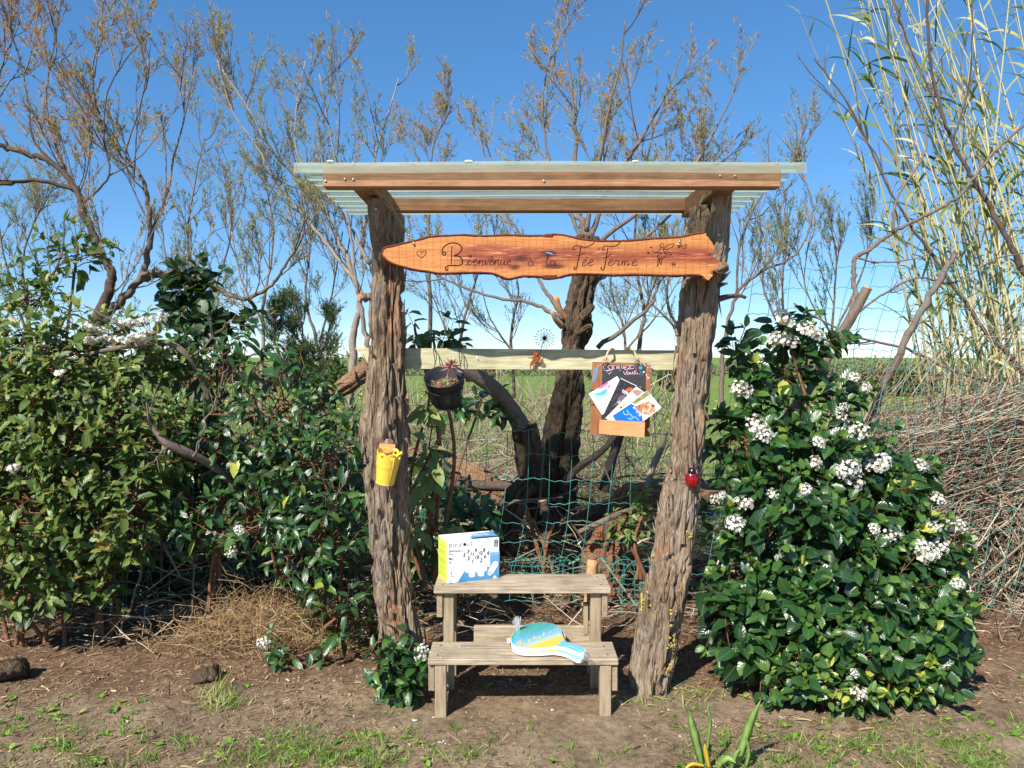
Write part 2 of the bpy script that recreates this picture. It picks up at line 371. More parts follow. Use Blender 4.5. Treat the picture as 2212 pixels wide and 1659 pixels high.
o = mb.build('ground', k.m, kind='structure', org=(0, 0, 0))

# ------------------------------------------------------------------ wooden shelter
def ridged(p, sx, sz):
    a = mnoise.noise((p[0] * sx, p[1] * sx, p[2] * sz))
    return math.exp(-(a / .11) ** 2)
def log_arrays(ax, k=56, step=.014, rough=1.0, gz=1.7, caps=True, seed=0):
    """ax rows: x,y,z,r (world) along a log; returns verts, faces with furrowed bark"""
    n = 10; q = crom(ax, n); L = np.concatenate([[0], np.cumsum(np.linalg.norm(np.diff(q[:, :3], axis=0), axis=1))])
    m = max(6, int(L[-1] / step)); s = np.linspace(0, L[-1], m); q = np.stack([np.interp(s, L, q[:, i]) for i in range(4)], -1)
    t, u, w = frames(q[None, :, :3]); u, w = u[0], w[0]; a = np.arange(k) * 2 * math.pi / k
    cs, sn = np.cos(a), np.sin(a); V = np.empty((m, k, 3))
    for i in range(m):
        r = q[i, 3]; g = np.empty(k)
        for j in range(k):
            tw = a[j] + s[i] * .25; x, y, z = math.cos(tw) * .1 + seed, math.sin(tw) * .1, s[i]
            big = mnoise.noise((x * 9, y * 9, z * 2.4)); fib = mnoise.noise((x * 60, y * 60, z * 7)); mid = mnoise.noise((x * 28, y * 28, z * 5))
            fl = mnoise.noise((x * 40, y * 40, z * 22)); g[j] = .1 * big + .07 * mid + .045 * fib + .05 * fl - .2 * ridged((x, y, z), 17, gz * 1.5) - .34 * ridged((x + 7, y, z + 2), 8, .9) * (1 if mnoise.noise((x * 6, y * 6, z * 1.1 + 4)) > -.05 else .15) - .12 * ridged((x + 3, y, z), 36, gz * 4)
        V[i] = q[i, :3] + (r * (1 + rough * g))[:, None] * (cs[:, None] * u[i] + sn[:, None] * w[i])
    i = np.arange(m - 1)[:, None] * k; j = np.arange(k)[None]; jn = (j + 1) % k
    fs = [np.stack([i + j, i + jn, i + jn + k, i + j + k], -1).reshape(-1, 4)]
    V = V.reshape(-1, 3)
    if caps:
        V = np.vstack([V, q[:1, :3], q[-1:, :3]]); c0, c1 = m * k, m * k + 1; j = np.arange(k); jn = (j + 1) % k
        fs.append(np.stack([np.full(k, c0), jn, j], -1)); fs.append(np.stack([np.full(k, c1), (m - 1) * k + j, (m - 1) * k + jn], -1))
    return V, fs
def pxlog(rows):
    out = []
    for vx, vy, Y, hw in rows:
        p = P(vx, vy, Y); out.append((*p, hw * Y / F))
    return out
def add_log(mb, rows, world_rows=False, **kw):
    V, fs = log_arrays(rows if world_rows else pxlog(rows), **kw)
    b = mb.n; mb.add(V, fs[0], .5)
    for f in fs[1:]: mb.f.append(f + b)
    return mb

shelter = thing('wooden_shelter', 'rustic open shelter of two bark covered posts under a clear corrugated roof', 'shelter', (.15, 3.6, 0))
lp = [(846, 462, 3.76, 27), (842, 520, 3.76, 33), (838, 600, 3.755, 37), (836, 700, 3.75, 40), (835, 800, 3.75, 43), (832, 880, 3.75, 49), (830, 930, 3.74, 54), (835, 1000, 3.74, 50), (839, 1100, 3.735, 47), (845, 1200, 3.73, 45), (855, 1300, 3.72, 44), (868, 1400, 3.70, 44), (874, 1462, 3.69, 46)]
rp = [(1512, 446, 3.72, 26), (1514, 520, 3.72, 34), (1513, 620, 3.71, 42), (1505, 700, 3.70, 42.5), (1494, 800, 3.68, 41), (1486, 900, 3.66, 41), (1479, 1000, 3.64, 39), (1468, 1100, 3.62, 42), (1452, 1200, 3.60, 45), (1432, 1300, 3.57, 48), (1414, 1400, 3.55, 48), (1404, 1460, 3.54, 44), (1403, 1525, 3.53, 38)]
for rows, sd in ((lp, 0.0), (rp, 5.0)):
    post = add_log(MB(), rows, k=120, step=.009, seed=sd, rough=1.2).build('post', M['post_bark'], shelter)
    m2 = MB(); m3 = MB()
    if sd == 0:     # cut side branch at left, sawn disc above the bucket, knot
        add_log(m2, [(806, 640, 3.74, 9), (790, 641, 3.73, 8.5), (778, 642, 3.72, 8)], k=20, step=.01)
        m2.build('branch_stub', M['post_bark'], post); m2 = MB()
        a, b = P(779, 642, 3.719), P(775, 642.3, 3.713); tubes(m2, A([a, b]), [.0165, .016], 14, .5, True); m2.build('cut_face', M['fresh_cut'], post, smooth=False); m2 = MB()
        add_log(m2, [(838, 968, 3.70, 21), (837, 966, 3.64, 20), (836.5, 965, 3.612, 18.5)], k=26, step=.008); m2.build('branch_stub', M['post_bark'], post); m2 = MB()
        a, b = P(836.5, 965, 3.613), P(836.5, 963.6, 3.608); tubes(m2, A([a, b]), [.039, .0375], 22, .5, True); m2.build('cut_face', M['fresh_cut'], post, smooth=False)
    else:
        for ax in ([(1535, 652, 3.68, 9), (1556, 645, 3.66, 7), (1580, 640, 3.64, 5.5), (1600, 639, 3.63, 4.5), (1611, 643, 3.63, 4)],
                   [(1540, 560, 3.7, 14), (1556, 556, 3.66, 9), (1570, 545, 3.64, 4), (1577, 536, 3.63, 2)],
                   [(1545, 606, 3.68, 12), (1560, 600, 3.65, 8), (1572, 592, 3.63, 3), (1578, 586, 3.62, 1.5)],
                   [(1540, 622, 3.68, 9), (1558, 615, 3.66, 5), (1572, 612, 3.65, 2)]):
            m2 = MB(); add_log(m2, ax, k=16, step=.01); m2.build('branch_stub', M['dark_bark'], post)
    # loose bark flakes and little splinters standing off the trunk
    m2 = MB(); q = np.array(pxlog(rows))
    for _ in range(120):
        t = random.uniform(.02, .97) * (len(q) - 1); i0 = int(t); c = q[i0] * (1 - t + i0) + q[i0 + 1] * (t - i0); an = random.uniform(0, 6.28)
        d = np.array([math.cos(an), math.sin(an), 0]); b0 = c[:3] + d * c[3] * 1.02; l = random.uniform(.03, .11); wdt = random.uniform(.004, .011); sd_ = np.array([-d[1], d[0], 0])
        tip = b0 + np.array([0, 0, l]) * random.choice((1, -1)) + d * random.uniform(0, .014)
        m2.add([b0 - sd_ * wdt, b0 + sd_ * wdt, tip + sd_ * wdt * .3, tip - sd_ * wdt * .3, b0 - sd_ * wdt - d * .012, b0 + sd_ * wdt - d * .012], [(0, 1, 2, 3), (4, 5, 1, 0), (4, 0, 3), (5, 2, 1), (4, 3, 2, 5)])
    m2.build('bark_flakes', M['post_bark'], post, smooth=False, kind='stuff')
# yellow lichen on the right post
m2 = MB(); q = np.array(pxlog(rp))
for cx, cy, n_ in ((1380, 1305, 26), (1374, 1330, 16), (1392, 1302, 12), (1387, 1215, 7), (1447, 1380, 14), (1440, 1440, 14), (1452, 1330, 8), (1495, 1150, 6)):
    for _ in range(n_):
        ph = P(cx + random.gauss(0, 5), cy + random.gauss(0, 9), 3.5); zz = ph[2]; i0 = np.argsort(abs(q[:, 2] - zz))[0]; c = q[i0]
        dx = ph[0] - c[0]; dy = -math.sqrt(max(1e-5, c[3]**2 - min(dx * dx, c[3]**2 * .95))); nrm = unit(np.array([dx, dy, 0])); ctr = np.array([c[0], c[1], zz]) + nrm * c[3] * .99
        a = np.arange(6) * 1.047 + random.random(); r = random.uniform(.004, .009); sd_ = np.array([-nrm[1], nrm[0], 0])
        v = [ctr + nrm * .008] + [ctr + r * random.uniform(.6, 1.2) * (math.cos(x) * sd_ + np.array([0, 0, math.sin(x)])) + nrm * .002 for x in a]
        m2.add(v, [(0, 1 + i, 1 + (i + 1) % 6) for i in range(6)])
m2.build('lichen', plain('lichen', srgb(176, 160, 74), .9, .1, .2), shelter, smooth=False, kind='stuff')
for rows, sd in (([(812, 428, 3.56, 19), (816, 470, 3.58, 20), (821, 520, 3.62, 20), (827, 556, 3.65, 15), (832, 570, 3.67, 6)], 9.0),
                 ([(1561, 416, 3.56, 21), (1556, 470, 3.585, 23), (1551, 530, 3.61, 24), (1545, 580, 3.64, 22), (1541, 612, 3.66, 12)], 12.0)):
    br = add_log(MB(), rows, k=44, step=.012, seed=sd, rough=.8).build('brace_log', M['post_bark'], shelter)
    m2 = MB()
    for (vx, vy) in (((824, 548), (812, 452)) if sd == 9 else ((1553, 508), (1561, 438))):
        p = P(vx, vy, 3.61 if sd == 9 and vy > 500 else (3.53 if sd == 9 else 3.55)); lathe(m2, [(0, .01), (.006, .008), (.007, 0), (.007, -.02)], M=Matrix.Translation(p) @ Matrix.Rotation(math.pi / 2, 4, 'X'), k=10)
    m2.build('screw', M['screw'], br)
# beams
m2 = MB(); x0 = P(697, 400, 3.36).x; x1 = P(1687, 400, 3.36).x
box(m2, ((x0 + x1) / 2, 3.395, 2.328), (x1 - x0, .07, .092), bev=.004)
front_beam = m2.build('front_beam', M['beam'], shelter, smooth=False)
m2 = MB()
for vx, vy in ((745, 384), (763, 384.5), (1556, 377), (1588, 377), (703, 388), (1175, 388)):
    p = P(vx, vy + 3, 3.358); lathe(m2, [(0, .003), (.005, .003), (.006, 0), (.006, -.01)], M=Matrix.Translation(p) @ Matrix.Rotation(math.pi / 2, 4, 'X'), k=10)
m2.build('screw', M['screw'], front_beam)
m2 = MB(); xa, xb = P(820, 446, 4.05).x, P(1508, 446, 4.05).x
box(m2, ((xa + xb) / 2, 4.085, 2.341), (xb - xa, .07, .066), bev=.004); m2.build('rear_beam', M['beam'], shelter, smooth=False)
for xc in (-.661, .948):
    m2 = MB(); box(m2, (xc, 3.775, 2.329), (.09, .689, .09), bev=.004); m2.build('rafter', M['rafter'], shelter, smooth=False)
# corrugated sheet: ridges run left to right, the front rib hangs over the beam
pit, amp = .126, .016; prof = [(3.335, 2.338), (3.34, 2.345), (3.346, 2.378), (3.35, 2.388)]
nrib = 9
for r_ in range(nrib):
    for f_, z_ in ((.0, .0), (.42, .0), (.52, -.024), (.88, -.024), (.985, -.001)):
        yy = 3.364 + (r_ + f_) * pit
        prof.append((yy, (2.39 if r_ or f_ < .5 else 2.401) + z_ + .0006 * r_))
xl, xr = -.94, 1.268; nxs = 40; m2 = MB(); xs = np.linspace(xl, xr, nxs)
pv = np.array(prof); V = np.array([[[x, a + .002 * math.sin(x * 5 + a * 9), b + .003 * math.sin(x * 3 + 1) + .002 * mnoise.noise((x * 2, a * 6, 0))] for x in xs] for a, b in pv])
ii = (np.arange(len(pv) - 1) * nxs)[:, None] + np.arange(nxs - 1)[None]
V2 = V + np.array([0, 0, .002]); m2.add(V.reshape(-1, 3), np.stack([ii, ii + 1, ii + 1 + nxs, ii + nxs], -1).reshape(-1, 4))
k = NT('sheet', .35, .5); nz = k.noise(k.coord(3, 14, 14), 3, 5, .6)
cc = k.ramp(nz, [(.3, srgb(182, 198, 176)), (.6, srgb(204, 216, 198)), (.8, srgb(220, 226, 212))]); k.col(cc)
tr = k.n('BsdfTranslucent', {'Color': cc}); tp = k.n('BsdfTransparent', {'Color': (.93, .97, .95, 1)})
m1 = k.n('MixShader', {0: .62}); m_ = k.n('MixShader', {0: .4}); k.t.links.new(k.b.outputs[0], m1.inputs[1]); k.t.links.new(tr.outputs[0], m1.inputs[2])
k.t.links.new(m1.outputs[0], m_.inputs[1]); k.t.links.new(tp.outputs[0], m_.inputs[2]); k.t.links.new(m_.outputs[0], k.o.inputs[0])
roof = m2.build('roof_sheet', k.m, shelter, smooth=False)
m2 = MB(); m3 = MB()
for vx in (763, 890, 1030, 1160, 1294, 1440, 1548, 1678):
    p = P(vx, 352, 3.395); p.z = 2.391
    lathe(m2, [(.009, 0), (.009, .003), (.006, .004), (.006, .012), (.0, .013)], c=tuple(p), k=8)
for vx in (714, 1011, 1372, 1014):
    p = P(vx, 352, 3.37); p.z = 2.391; lathe(m3, [(.018, 0), (.014, .005), (.006, .008), (0, .009)], c=tuple(p), k=12)
m2.build('roof_screws', M['screw'], roof, kind='stuff'); m3.build('sealant_blobs', plain('sealant', (.8, .8, .78, 1), .5), roof, kind='stuff')
# rail between the posts, its left end sawn at a slant
m2 = MB(); yA, yB = 3.845, 3.80
tl, tr_, br_, bl = P(766, 751, yA), P(1480, 757, yB), P(1480, 799, yB), P(806, 796.5, yA)
fr = [tl, tr_, br_, bl]; bk = [p + Vector((0, .034, 0)) for p in fr]
m2.add(A(fr + bk), [(3, 2, 1, 0), (4, 5, 6, 7), (0, 1, 5, 4), (1, 2, 6, 5), (2, 3, 7, 6), (3, 0, 4, 7)])
rail = m2.build('rail', M['rail'], shelter, smooth=False)
m2 = MB()
for vx, vy in ((1155, 764), (1160, 786), (1246, 763), (1294, 771), (1445, 789), (1030, 772)):
    p = P(vx, vy, 3.817); m2.add([p + Vector((math.cos(a) * .003, -.001, math.sin(a) * .006)) for a in np.arange(7) * .9], [tuple(range(7))])
m2.build('white_spots', plain('white_spot', (.75, .75, .7, 1), .7), rail, smooth=False, kind='stuff')

# ------------------------------------------------------------------ hanging name board
YS = 3.475
def S(d=0): return YS - d
def Z1(x, y, d=0): return P((1500 + x * .33454) / 1.84448, (900 + y * .33454) / 1.84448, YS) + Vector((0, -d, 0))
def Z2(x, y, d=0): return P((2160 + x * .34358) / 1.84448, (900 + y * .34358) / 1.84448, YS) + Vector((0, -d, 0))
top1 = [(70, 330), (85, 285), (120, 262), (250, 235), (410, 195), (560, 160), (620, 140), (740, 130), (900, 122), (1050, 117), (1200, 128), (1400, 125), (1560, 118), (1750, 125), (1950, 125), (2100, 118)]
top2 = [(30, 113), (200, 108), (320, 130), (450, 160), (620, 180), (780, 185), (1000, 180), (1250, 160), (1400, 148), (1600, 135), (1750, 105), (1890, 82)]
end2 = [(1905, 98), (1900, 112), (1930, 130), (1938, 150), (1960, 180), (1975, 200), (1995, 240), (2002, 275), (2015, 300), (1990, 322), (1935, 330), (1960, 350), (2000, 366), (2040, 390), (2070, 418), (2100, 430), (2112, 462), (2120, 500), (2080, 530), (2030, 545), (1990, 520), (1978, 550), (1975, 580), (1955, 600), (1930, 628), (1890, 610), (1850, 572)]
bot2 = [(1750, 560), (1500, 565), (1150, 555), (850, 560), (600, 550), (400, 548), (300, 560), (200, 585), (100, 598), (20, 592)]
bot1 = [(2150, 600), (2000, 595), (1750, 590), (1600, 618), (1540, 615), (1490, 595), (1430, 570), (1350, 552), (1150, 545), (950, 550), (750, 555), (600, 530), (480, 515), (330, 480), (230, 450), (150, 415), (95, 370)]
sign = thing('name_board', 'long live edge wooden name board carved with a French welcome, hanging on two chains', 'sign', tuple(P(1180, 600, YS)))
ol = [(Z1(*q).x, Z1(*q).z) for q in top1] + [(Z2(*q).x, Z2(*q).z) for q in top2 + end2 + bot2] + [(Z1(*q).x, Z1(*q).z) for q in bot1]
nt_, ne = len(top1) + len(top2), len(end2)
closed = crom(np.array(ol + ol[:1]), 4)[:-1]; rag = np.array([(x + .0016 * mnoise.noise((x * 90, y * 90, 1)), y + .0016 * mnoise.noise((x * 90, y * 90, 5))) for x, y in closed])
hole = [(Z1(2005 + 125 * .5 + 62 * math.cos(a) * (1 if math.cos(a) < 0 else .8), 318 + 16 * math.sin(a) + 14 * math.cos(a)).x, Z1(0, 318 + 16 * math.sin(a) + 14 * math.cos(a)).z) for a in np.arange(10) * .628]
k = NT('sign_wood', .5, .4); c = k.coord(1, 1, 1); z0 = P(1180, 552, YS).z - P(1180, 600, YS).z
sep = k.n('SeparateXYZ', {0: c}); warp = k.noise(k.coord(2.2, 1, 6), 1.6, 4, .6); xx = sep.outputs[0]
g1 = k.noise(k.coord(1.5, 8, 26), 4, 7, .7, 1.2); sdv = k.math('SUBTRACT', sep.outputs[2], k.math('ADD', z0, k.math('MULTIPLY', k.math('SUBTRACT', warp, .5), .1)))
heart = k.math('SUBTRACT', 1.0, k.math('MULTIPLY', k.math('ABSOLUTE', sdv), 17.0))
along = k.ramp(k.math('ADD', k.math('MULTIPLY', xx, .7), .5), [(.1, (0, 0, 0)), (.2, (.25, .25, .25)), (.27, (1.2, 1.2, 1.2)), (.54, (1.2, 1.2, 1.2)), (.63, (.6, .6, .6)), (.8, (.65, .65, .65)), (.92, (1.3, 1.3, 1.3))])
hf = k.math('MULTIPLY', k.math('ADD', heart, k.math('MULTIPLY', k.math('SUBTRACT', g1, .5), 3.4)), along)
sap = k.ramp(g1, [(.3, srgb(160, 92, 44)), (.48, srgb(192, 124, 64)), (.66, srgb(216, 156, 92))]); hw_ = k.ramp(g1, [(.32, srgb(84, 36, 24)), (.46, srgb(132, 62, 40)), (.57, srgb(168, 92, 58)), (.66, srgb(222, 158, 100))])
base = k.mix(k.n('MapRange', {0: hf, 1: .05, 2: .5}), sap, hw_)
for kx, ky, sx_, sz_ in ((1125, 558, 26, 60), (1112, 577, 34, 70), (1186, 548, 20, 52), (1545, 588, 30, 60), (1196, 575, 18, 60)):
    q_ = P(kx, ky, YS) - P(1180, 600, YS); ax1 = k.math('MULTIPLY', k.math('SUBTRACT', xx, q_.x), float(sx_)); az1 = k.math('MULTIPLY', k.math('SUBTRACT', sep.outputs[2], q_.z), float(sz_))
    rr_ = k.math('ADD', k.math('SQRT', k.math('ADD', k.math('MULTIPLY', ax1, ax1), k.math('MULTIPLY', az1, az1))), k.math('MULTIPLY', k.math('SUBTRACT', g1, .5), 1.6)); base = k.mix(k.n('MapRange', {0: rr_, 1: .45, 2: 1.1, 3: .9, 4: 0.0}), base, srgb(78, 32, 22))
swn = k.noise(k.coord(14, 1, .4), 1.0, 2, .5); saw = k.math('SINE', k.math('ADD', k.math('MULTIPLY', xx, 205.0), k.math('MULTIPLY', swn, 9.0)))
sl = k.math('GREATER_THAN', saw, .9); k.col(k.mix(k.math('MULTIPLY', sl, .3), base, srgb(128, 66, 34))); k.bump(k.math('ADD', g1, k.math('MULTIPLY', sl, -.5)), .25, .003)
m2 = MB(); prism(m2, [tuple(q) for q in rag], lambda u, v, d: Vector((u, YS - d, v)), 0, -.034, [hole])
m2.build('board', k.m, sign, smooth=False)
def bark_edge(pts):
    q = crom(np.array(pts), 10); n = len(q); k_ = 9; a = np.arange(k_) * 2 * math.pi / k_; V = []
    for i in range(n):
        x, z = q[i]; tg = unit(q[min(i + 1, n - 1)] - q[max(i - 1, 0)]); nr = np.array([-tg[1], tg[0]])
        for aa in a:
            r = .0045 + .0035 * mnoise.noise((x * 45, z * 45, aa)) + .002 * mnoise.noise((x * 150, aa * 2, 0)); oy = .0185 * math.sin(aa); on = (r + .002) * math.cos(aa) + .003
            V.append((x + nr[0] * on, YS + .015 - oy * 1.05, z + nr[1] * on))
    i = np.arange(n - 1)[:, None] * k_; j = np.arange(k_)[None]; jn = (j + 1) % k_
    mm = MB(); mm.add(V, np.stack([i + j, i + jn, i + jn + k_, i + j + k_], -1).reshape(-1, 4)); return mm
E1 = bark_edge(ol[:nt_]); E2 = bark_edge(ol[nt_ + ne - 2:] + ol[:1])
bkm = bark('edge_bark', [(.3, srgb(70, 36, 28)), (.55, srgb(112, 60, 44)), (.8, srgb(150, 90, 66))], 40, 40, .6, .003)
E1.build('bark_edge', bkm, sign); E2.build('bark_edge', bkm, sign)
m2 = MB(); add_log(m2, [tuple(P(1548, 586, 3.487)) + (.019,), tuple(P(1560, 579, 3.487)) + (.027,), tuple(P(1570, 575, 3.489)) + (.023,)], True, k=22, step=.006); m2.build('branch_stub', M['post_bark'], sign)
ink = plain('burnt_groove', srgb(58, 30, 18), .8, .1, .1); GR = {}
def put(nm, p, mapf, r):
    key = nm if nm != 'letter' else ('letter', len(GR))
    stroke(GR.setdefault(key, MB()), p, mapf, r * 1.3, -.0002)
NMS = ['letter']
def st1(p, r=.0014): put(NMS[0], p, Z1, r)
def st2(p, r=.0014): put(NMS[0], p, Z2, r)
NMS[0] = 'heart'
st1([(540, 383), (490, 348), (480, 318), (500, 300), (525, 302), (540, 322)]); st1([(540, 322), (555, 302), (578, 298), (592, 315), (580, 345), (540, 383)])
NMS[0] = 'letter'
st1([(795, 318), (815, 312), (826, 328), (815, 348), (795, 345), (783, 320), (790, 270), (825, 230), (880, 208), (940, 205), (990, 225), (1015, 262), (1005, 305), (970, 335), (920, 358)], .0022)
st1([(920, 358), (975, 360), (1010, 385), (1025, 425), (1010, 460), (960, 475), (900, 470), (850, 478), (822, 498), (822, 522), (840, 530), (852, 515), (842, 505)], .0022)
st1([(900, 240), (896, 300), (893, 380), (888, 455)], .0019)
for p in ([(1058, 470), (1090, 440), (1110, 400), (1095, 445), (1095, 468), (1115, 460), (1140, 440), (1170, 430), (1195, 405), (1180, 398), (1160, 420), (1155, 455), (1175, 468), (1200, 455), (1220, 430)],
          [(1220, 430), (1232, 405), (1225, 440), (1220, 468), (1235, 430), (1258, 405), (1268, 412), (1258, 450), (1265, 468), (1290, 445), (1298, 405), (1300, 440), (1305, 468), (1330, 420), (1355, 375), (1375, 365), (1388, 378), (1375, 395)],
          [(1345, 430), (1375, 425), (1390, 405), (1372, 398), (1352, 425), (1352, 458), (1370, 468), (1395, 450), (1415, 405), (1410, 440), (1405, 468), (1420, 430), (1445, 405), (1455, 412), (1447, 450), (1455, 468), (1475, 450), (1485, 410), (1478, 450), (1488, 468), (1510, 455), (1530, 410), (1522, 450), (1530, 468), (1550, 455)],
          [(1550, 445), (1580, 435), (1600, 412), (1582, 405), (1560, 425), (1556, 455), (1575, 472), (1605, 455)],
          [(1860, 425), (1835, 418), (1812, 440), (1812, 468), (1835, 478), (1858, 460), (1862, 425), (1862, 465), (1885, 478)], [(1822, 388), (1846, 404)],
          [(2035, 400), (2062, 350), (2052, 335), (2035, 355), (2028, 420), (2032, 470), (2060, 472)], [(2120, 425), (2090, 415), (2070, 440), (2072, 465), (2100, 475), (2125, 455), (2128, 420), (2125, 460), (2150, 478)]): st1(p)
NMS[0] = 'clover_dot'
for cx, cy in ((1105, 356), (1126, 354), (1108, 374), (1127, 374)): st1([(cx + 9 * math.cos(a), cy + 8 * math.sin(a)) for a in np.arange(7) * 1.047], .001)
NMS[0] = 'letter'
st2([(380, 262), (368, 278), (355, 268), (362, 245), (395, 228), (440, 235), (500, 248), (560, 228), (608, 190)], .0019); st2([(450, 238), (438, 310), (420, 400), (405, 470), (390, 505), (372, 500), (372, 482), (388, 478)], .0019)
st2([(725, 265), (715, 282), (700, 272), (705, 250), (740, 232), (800, 240), (860, 228), (908, 192)], .0019); st2([(762, 255), (750, 330), (735, 420), (725, 480), (712, 508), (690, 508), (682, 488), (698, 475)], .0019)
for p in ([(402, 350), (440, 340), (470, 325), (497, 318)], [(465, 430), (495, 425), (515, 400), (500, 395), (475, 420), (465, 450), (485, 465), (520, 442), (535, 430), (570, 425), (590, 400), (572, 393), (545, 420), (538, 450), (560, 462), (592, 445)], [(508, 375), (528, 350)], [(648, 282), (675, 248)],
          [(708, 375), (745, 358), (780, 345), (802, 322)], [(765, 430), (800, 425), (820, 400), (800, 395), (775, 420), (770, 450), (790, 462), (830, 440), (858, 400), (870, 410), (895, 405), (880, 440), (880, 460), (905, 445)],
          [(930, 400), (920, 460), (935, 425), (955, 402), (960, 415), (950, 460), (970, 420), (990, 402), (998, 415), (990, 460), (1015, 440)], [(1045, 430), (1075, 425), (1092, 400), (1075, 393), (1052, 420), (1045, 450), (1065, 463), (1100, 445)],
          [(1648, 270), (1620, 240), (1625, 222), (1640, 226), (1648, 238), (1665, 215), (1678, 230), (1648, 270)]): st2(p)
NMS[0] = 'winged_figure'
# a small winged figure with a wand, stars, dots and a clover
st2([(1392 + 22 * math.cos(a), 228 + 22 * math.sin(a)) for a in np.arange(9) * .785]); st2([(1410, 268), (1450, 225), (1500, 210), (1532, 212), (1510, 245), (1460, 270), (1410, 272)], .0013); st2([(1412, 305), (1450, 298), (1490, 320), (1495, 340), (1460, 332), (1416, 314)], .0013)
st2([(1375, 254), (1365, 285), (1310, 305)], .0013); st2([(1310, 312), (1372, 312), (1390, 325)], .0013); st2([(1400, 258), (1412, 300), (1432, 345), (1400, 378), (1345, 372), (1340, 340), (1385, 322)], .0013)
st2([(1348, 374), (1340, 420), (1335, 468), (1352, 440), (1360, 385)], .0013); st2([(1368, 380), (1366, 420), (1382, 450), (1388, 400), (1386, 382)], .0013); st2([(1305, 312), (1277, 280)], .0012)
NMS[0] = 'star'
for cx, cy, r in ((1263, 250, 12), (1232, 315, 17)):
    for a in np.arange(4) * .785: st2([(cx - r * math.cos(a), cy - r * math.sin(a)), (cx + r * math.cos(a), cy + r * math.sin(a))], .0009)
NMS[0] = 'burnt_dots'
for cx, cy in ((1198, 275), (1170, 305), (1230, 280), (1272, 330), (1130, 373), (1188, 368), (1243, 376), (1212, 412), (1165, 427), (1206, 470), (1123, 496), (1174, 512)): st2([(cx - 2, cy), (cx + 2, cy)], .0013)
NMS[0] = 'clover'
for cx, cy in ((1513, 438), (1536, 436), (1518, 458), (1540, 456)): st2([(cx + 11 * math.cos(a), cy + 10 * math.sin(a)) for a in np.arange(7) * 1.047], .0012)
for nm, q in GR.items(): q.build(nm if isinstance(nm, str) else nm[0], ink, sign, kind='stuff' if nm == 'burnt_dots' else None)
def chain(pa, pb, n, sag=.006):
    m_ = MB(); pa, pb = np.array(pa), np.array(pb); d = unit(pb - pa); L = np.linalg.norm(pb - pa); s = L / n
    u = unit(np.cross(d, [0, 1, 0])); w = np.cross(d, u)
    for i in range(n):
        c = pa + d * s * (i + .5); e1 = unit(u + w * (1 if i % 2 else -1)); a = np.arange(12) * math.pi / 6
        ring = np.array([c + d * math.cos(t) * s * .72 + e1 * math.sin(t) * s * .34 for t in np.append(a, a[:1])]); tubes(m_, ring, .0021, 5)
    return m_
chain(P(833, 430, 3.70), P(893, 526, 3.467), 24).build('chain', M['chain'], sign)
chain(P(1524, 418, 3.585), P(1466, 527, 3.467), 24).build('chain', M['chain'], sign)
m2 = MB()
for vx, vy in ((893, 526), (1465, 528)): p = P(vx, vy, 3.467); lathe(m2, [(0, .004), (.004, .003), (.005, 0), (.005, -.006)], M=Matrix.Translation(p) @ Matrix.Rotation(math.pi / 2, 4, 'X'), k=10)
m2.build('screws', M['screw'], sign, kind='stuff')

# ------------------------------------------------------------------ step bench with a game box and bats
bench = thing('step_bench', 'small weathered grey wooden step bench with two treads', 'bench', (.05, 3.5, 0))
xc = .048
def tread(z, y0, y1, w):
    m_ = MB(); box(m_, (xc, (y0 + y1) / 2, z - .0135), (w, y1 - y0, .027), bev=.003); return m_.build('tread', M['bench_x'], bench, smooth=False)
t_lo = tread(.245, 3.27, 3.475, .822); t_up = tread(.476, 3.53, 3.765, .822)
def leg(x, y, z1, wx=.049, wy=.05, mname='bench_z', name='leg'):
    m_ = MB(); box(m_, (x, y, z1 / 2 - .01), (wx, wy, z1 + .02), bev=.003); m_.build(name, M[mname], bench, smooth=False)
for sx in (-1, 1):
    leg(xc + sx * .357, 3.302, .216); leg(xc + sx * .345, 3.585, .447); leg(xc + sx * .345, 3.735, .447)
    m_ = MB(); box(m_, (xc + sx * .397, 3.375, .156), (.027, .175, .118), bev=.003); m_.build('side_cheek', M['bench_y'], bench, smooth=False)
    m_ = MB(); box(m_, (xc + sx * .3855, 3.65, .389), (.027, .2, .118), bev=.003); m_.build('side_cheek', M['bench_y'], bench, smooth=False)
    m_ = MB(); box(m_, (xc + sx * .357, 3.44, .205), (.03, .24, .026), bev=.002); m_.build('bearer', M['bench_y'], bench, smooth=False)
m_ = MB(); box(m_, (xc + .055, 3.63, .215), (.57, .026, .1), bev=.003); m_.build('cross_brace', M['bench_x'], bench, smooth=False)
m_ = MB(); box(m_, (xc + .303, 3.628, .3), (.022, .03, .15), bev=.002); m_.build('strut', M['bench_z'], bench, smooth=False)
m_ = MB()
for vx, vy, z in ((960, 1389, .245), (968, 1389.5, .245), (993, 1396, .245), (1014, 1398, .245), (1306, 1416, .245), (955, 1404, .245), (953, 1420, .245), (1300, 1254, .476), (1299, 1261, .476), (1289, 1248, .476)):
    p = G(vx, vy, z); lathe(m_, [(.0065, 0), (.0065, .0008), (0, .0012)], c=tuple(p), k=8)
m_.build('screws', plain('dull_screw', srgb(176, 170, 160), .6, .3), bench, kind='stuff')

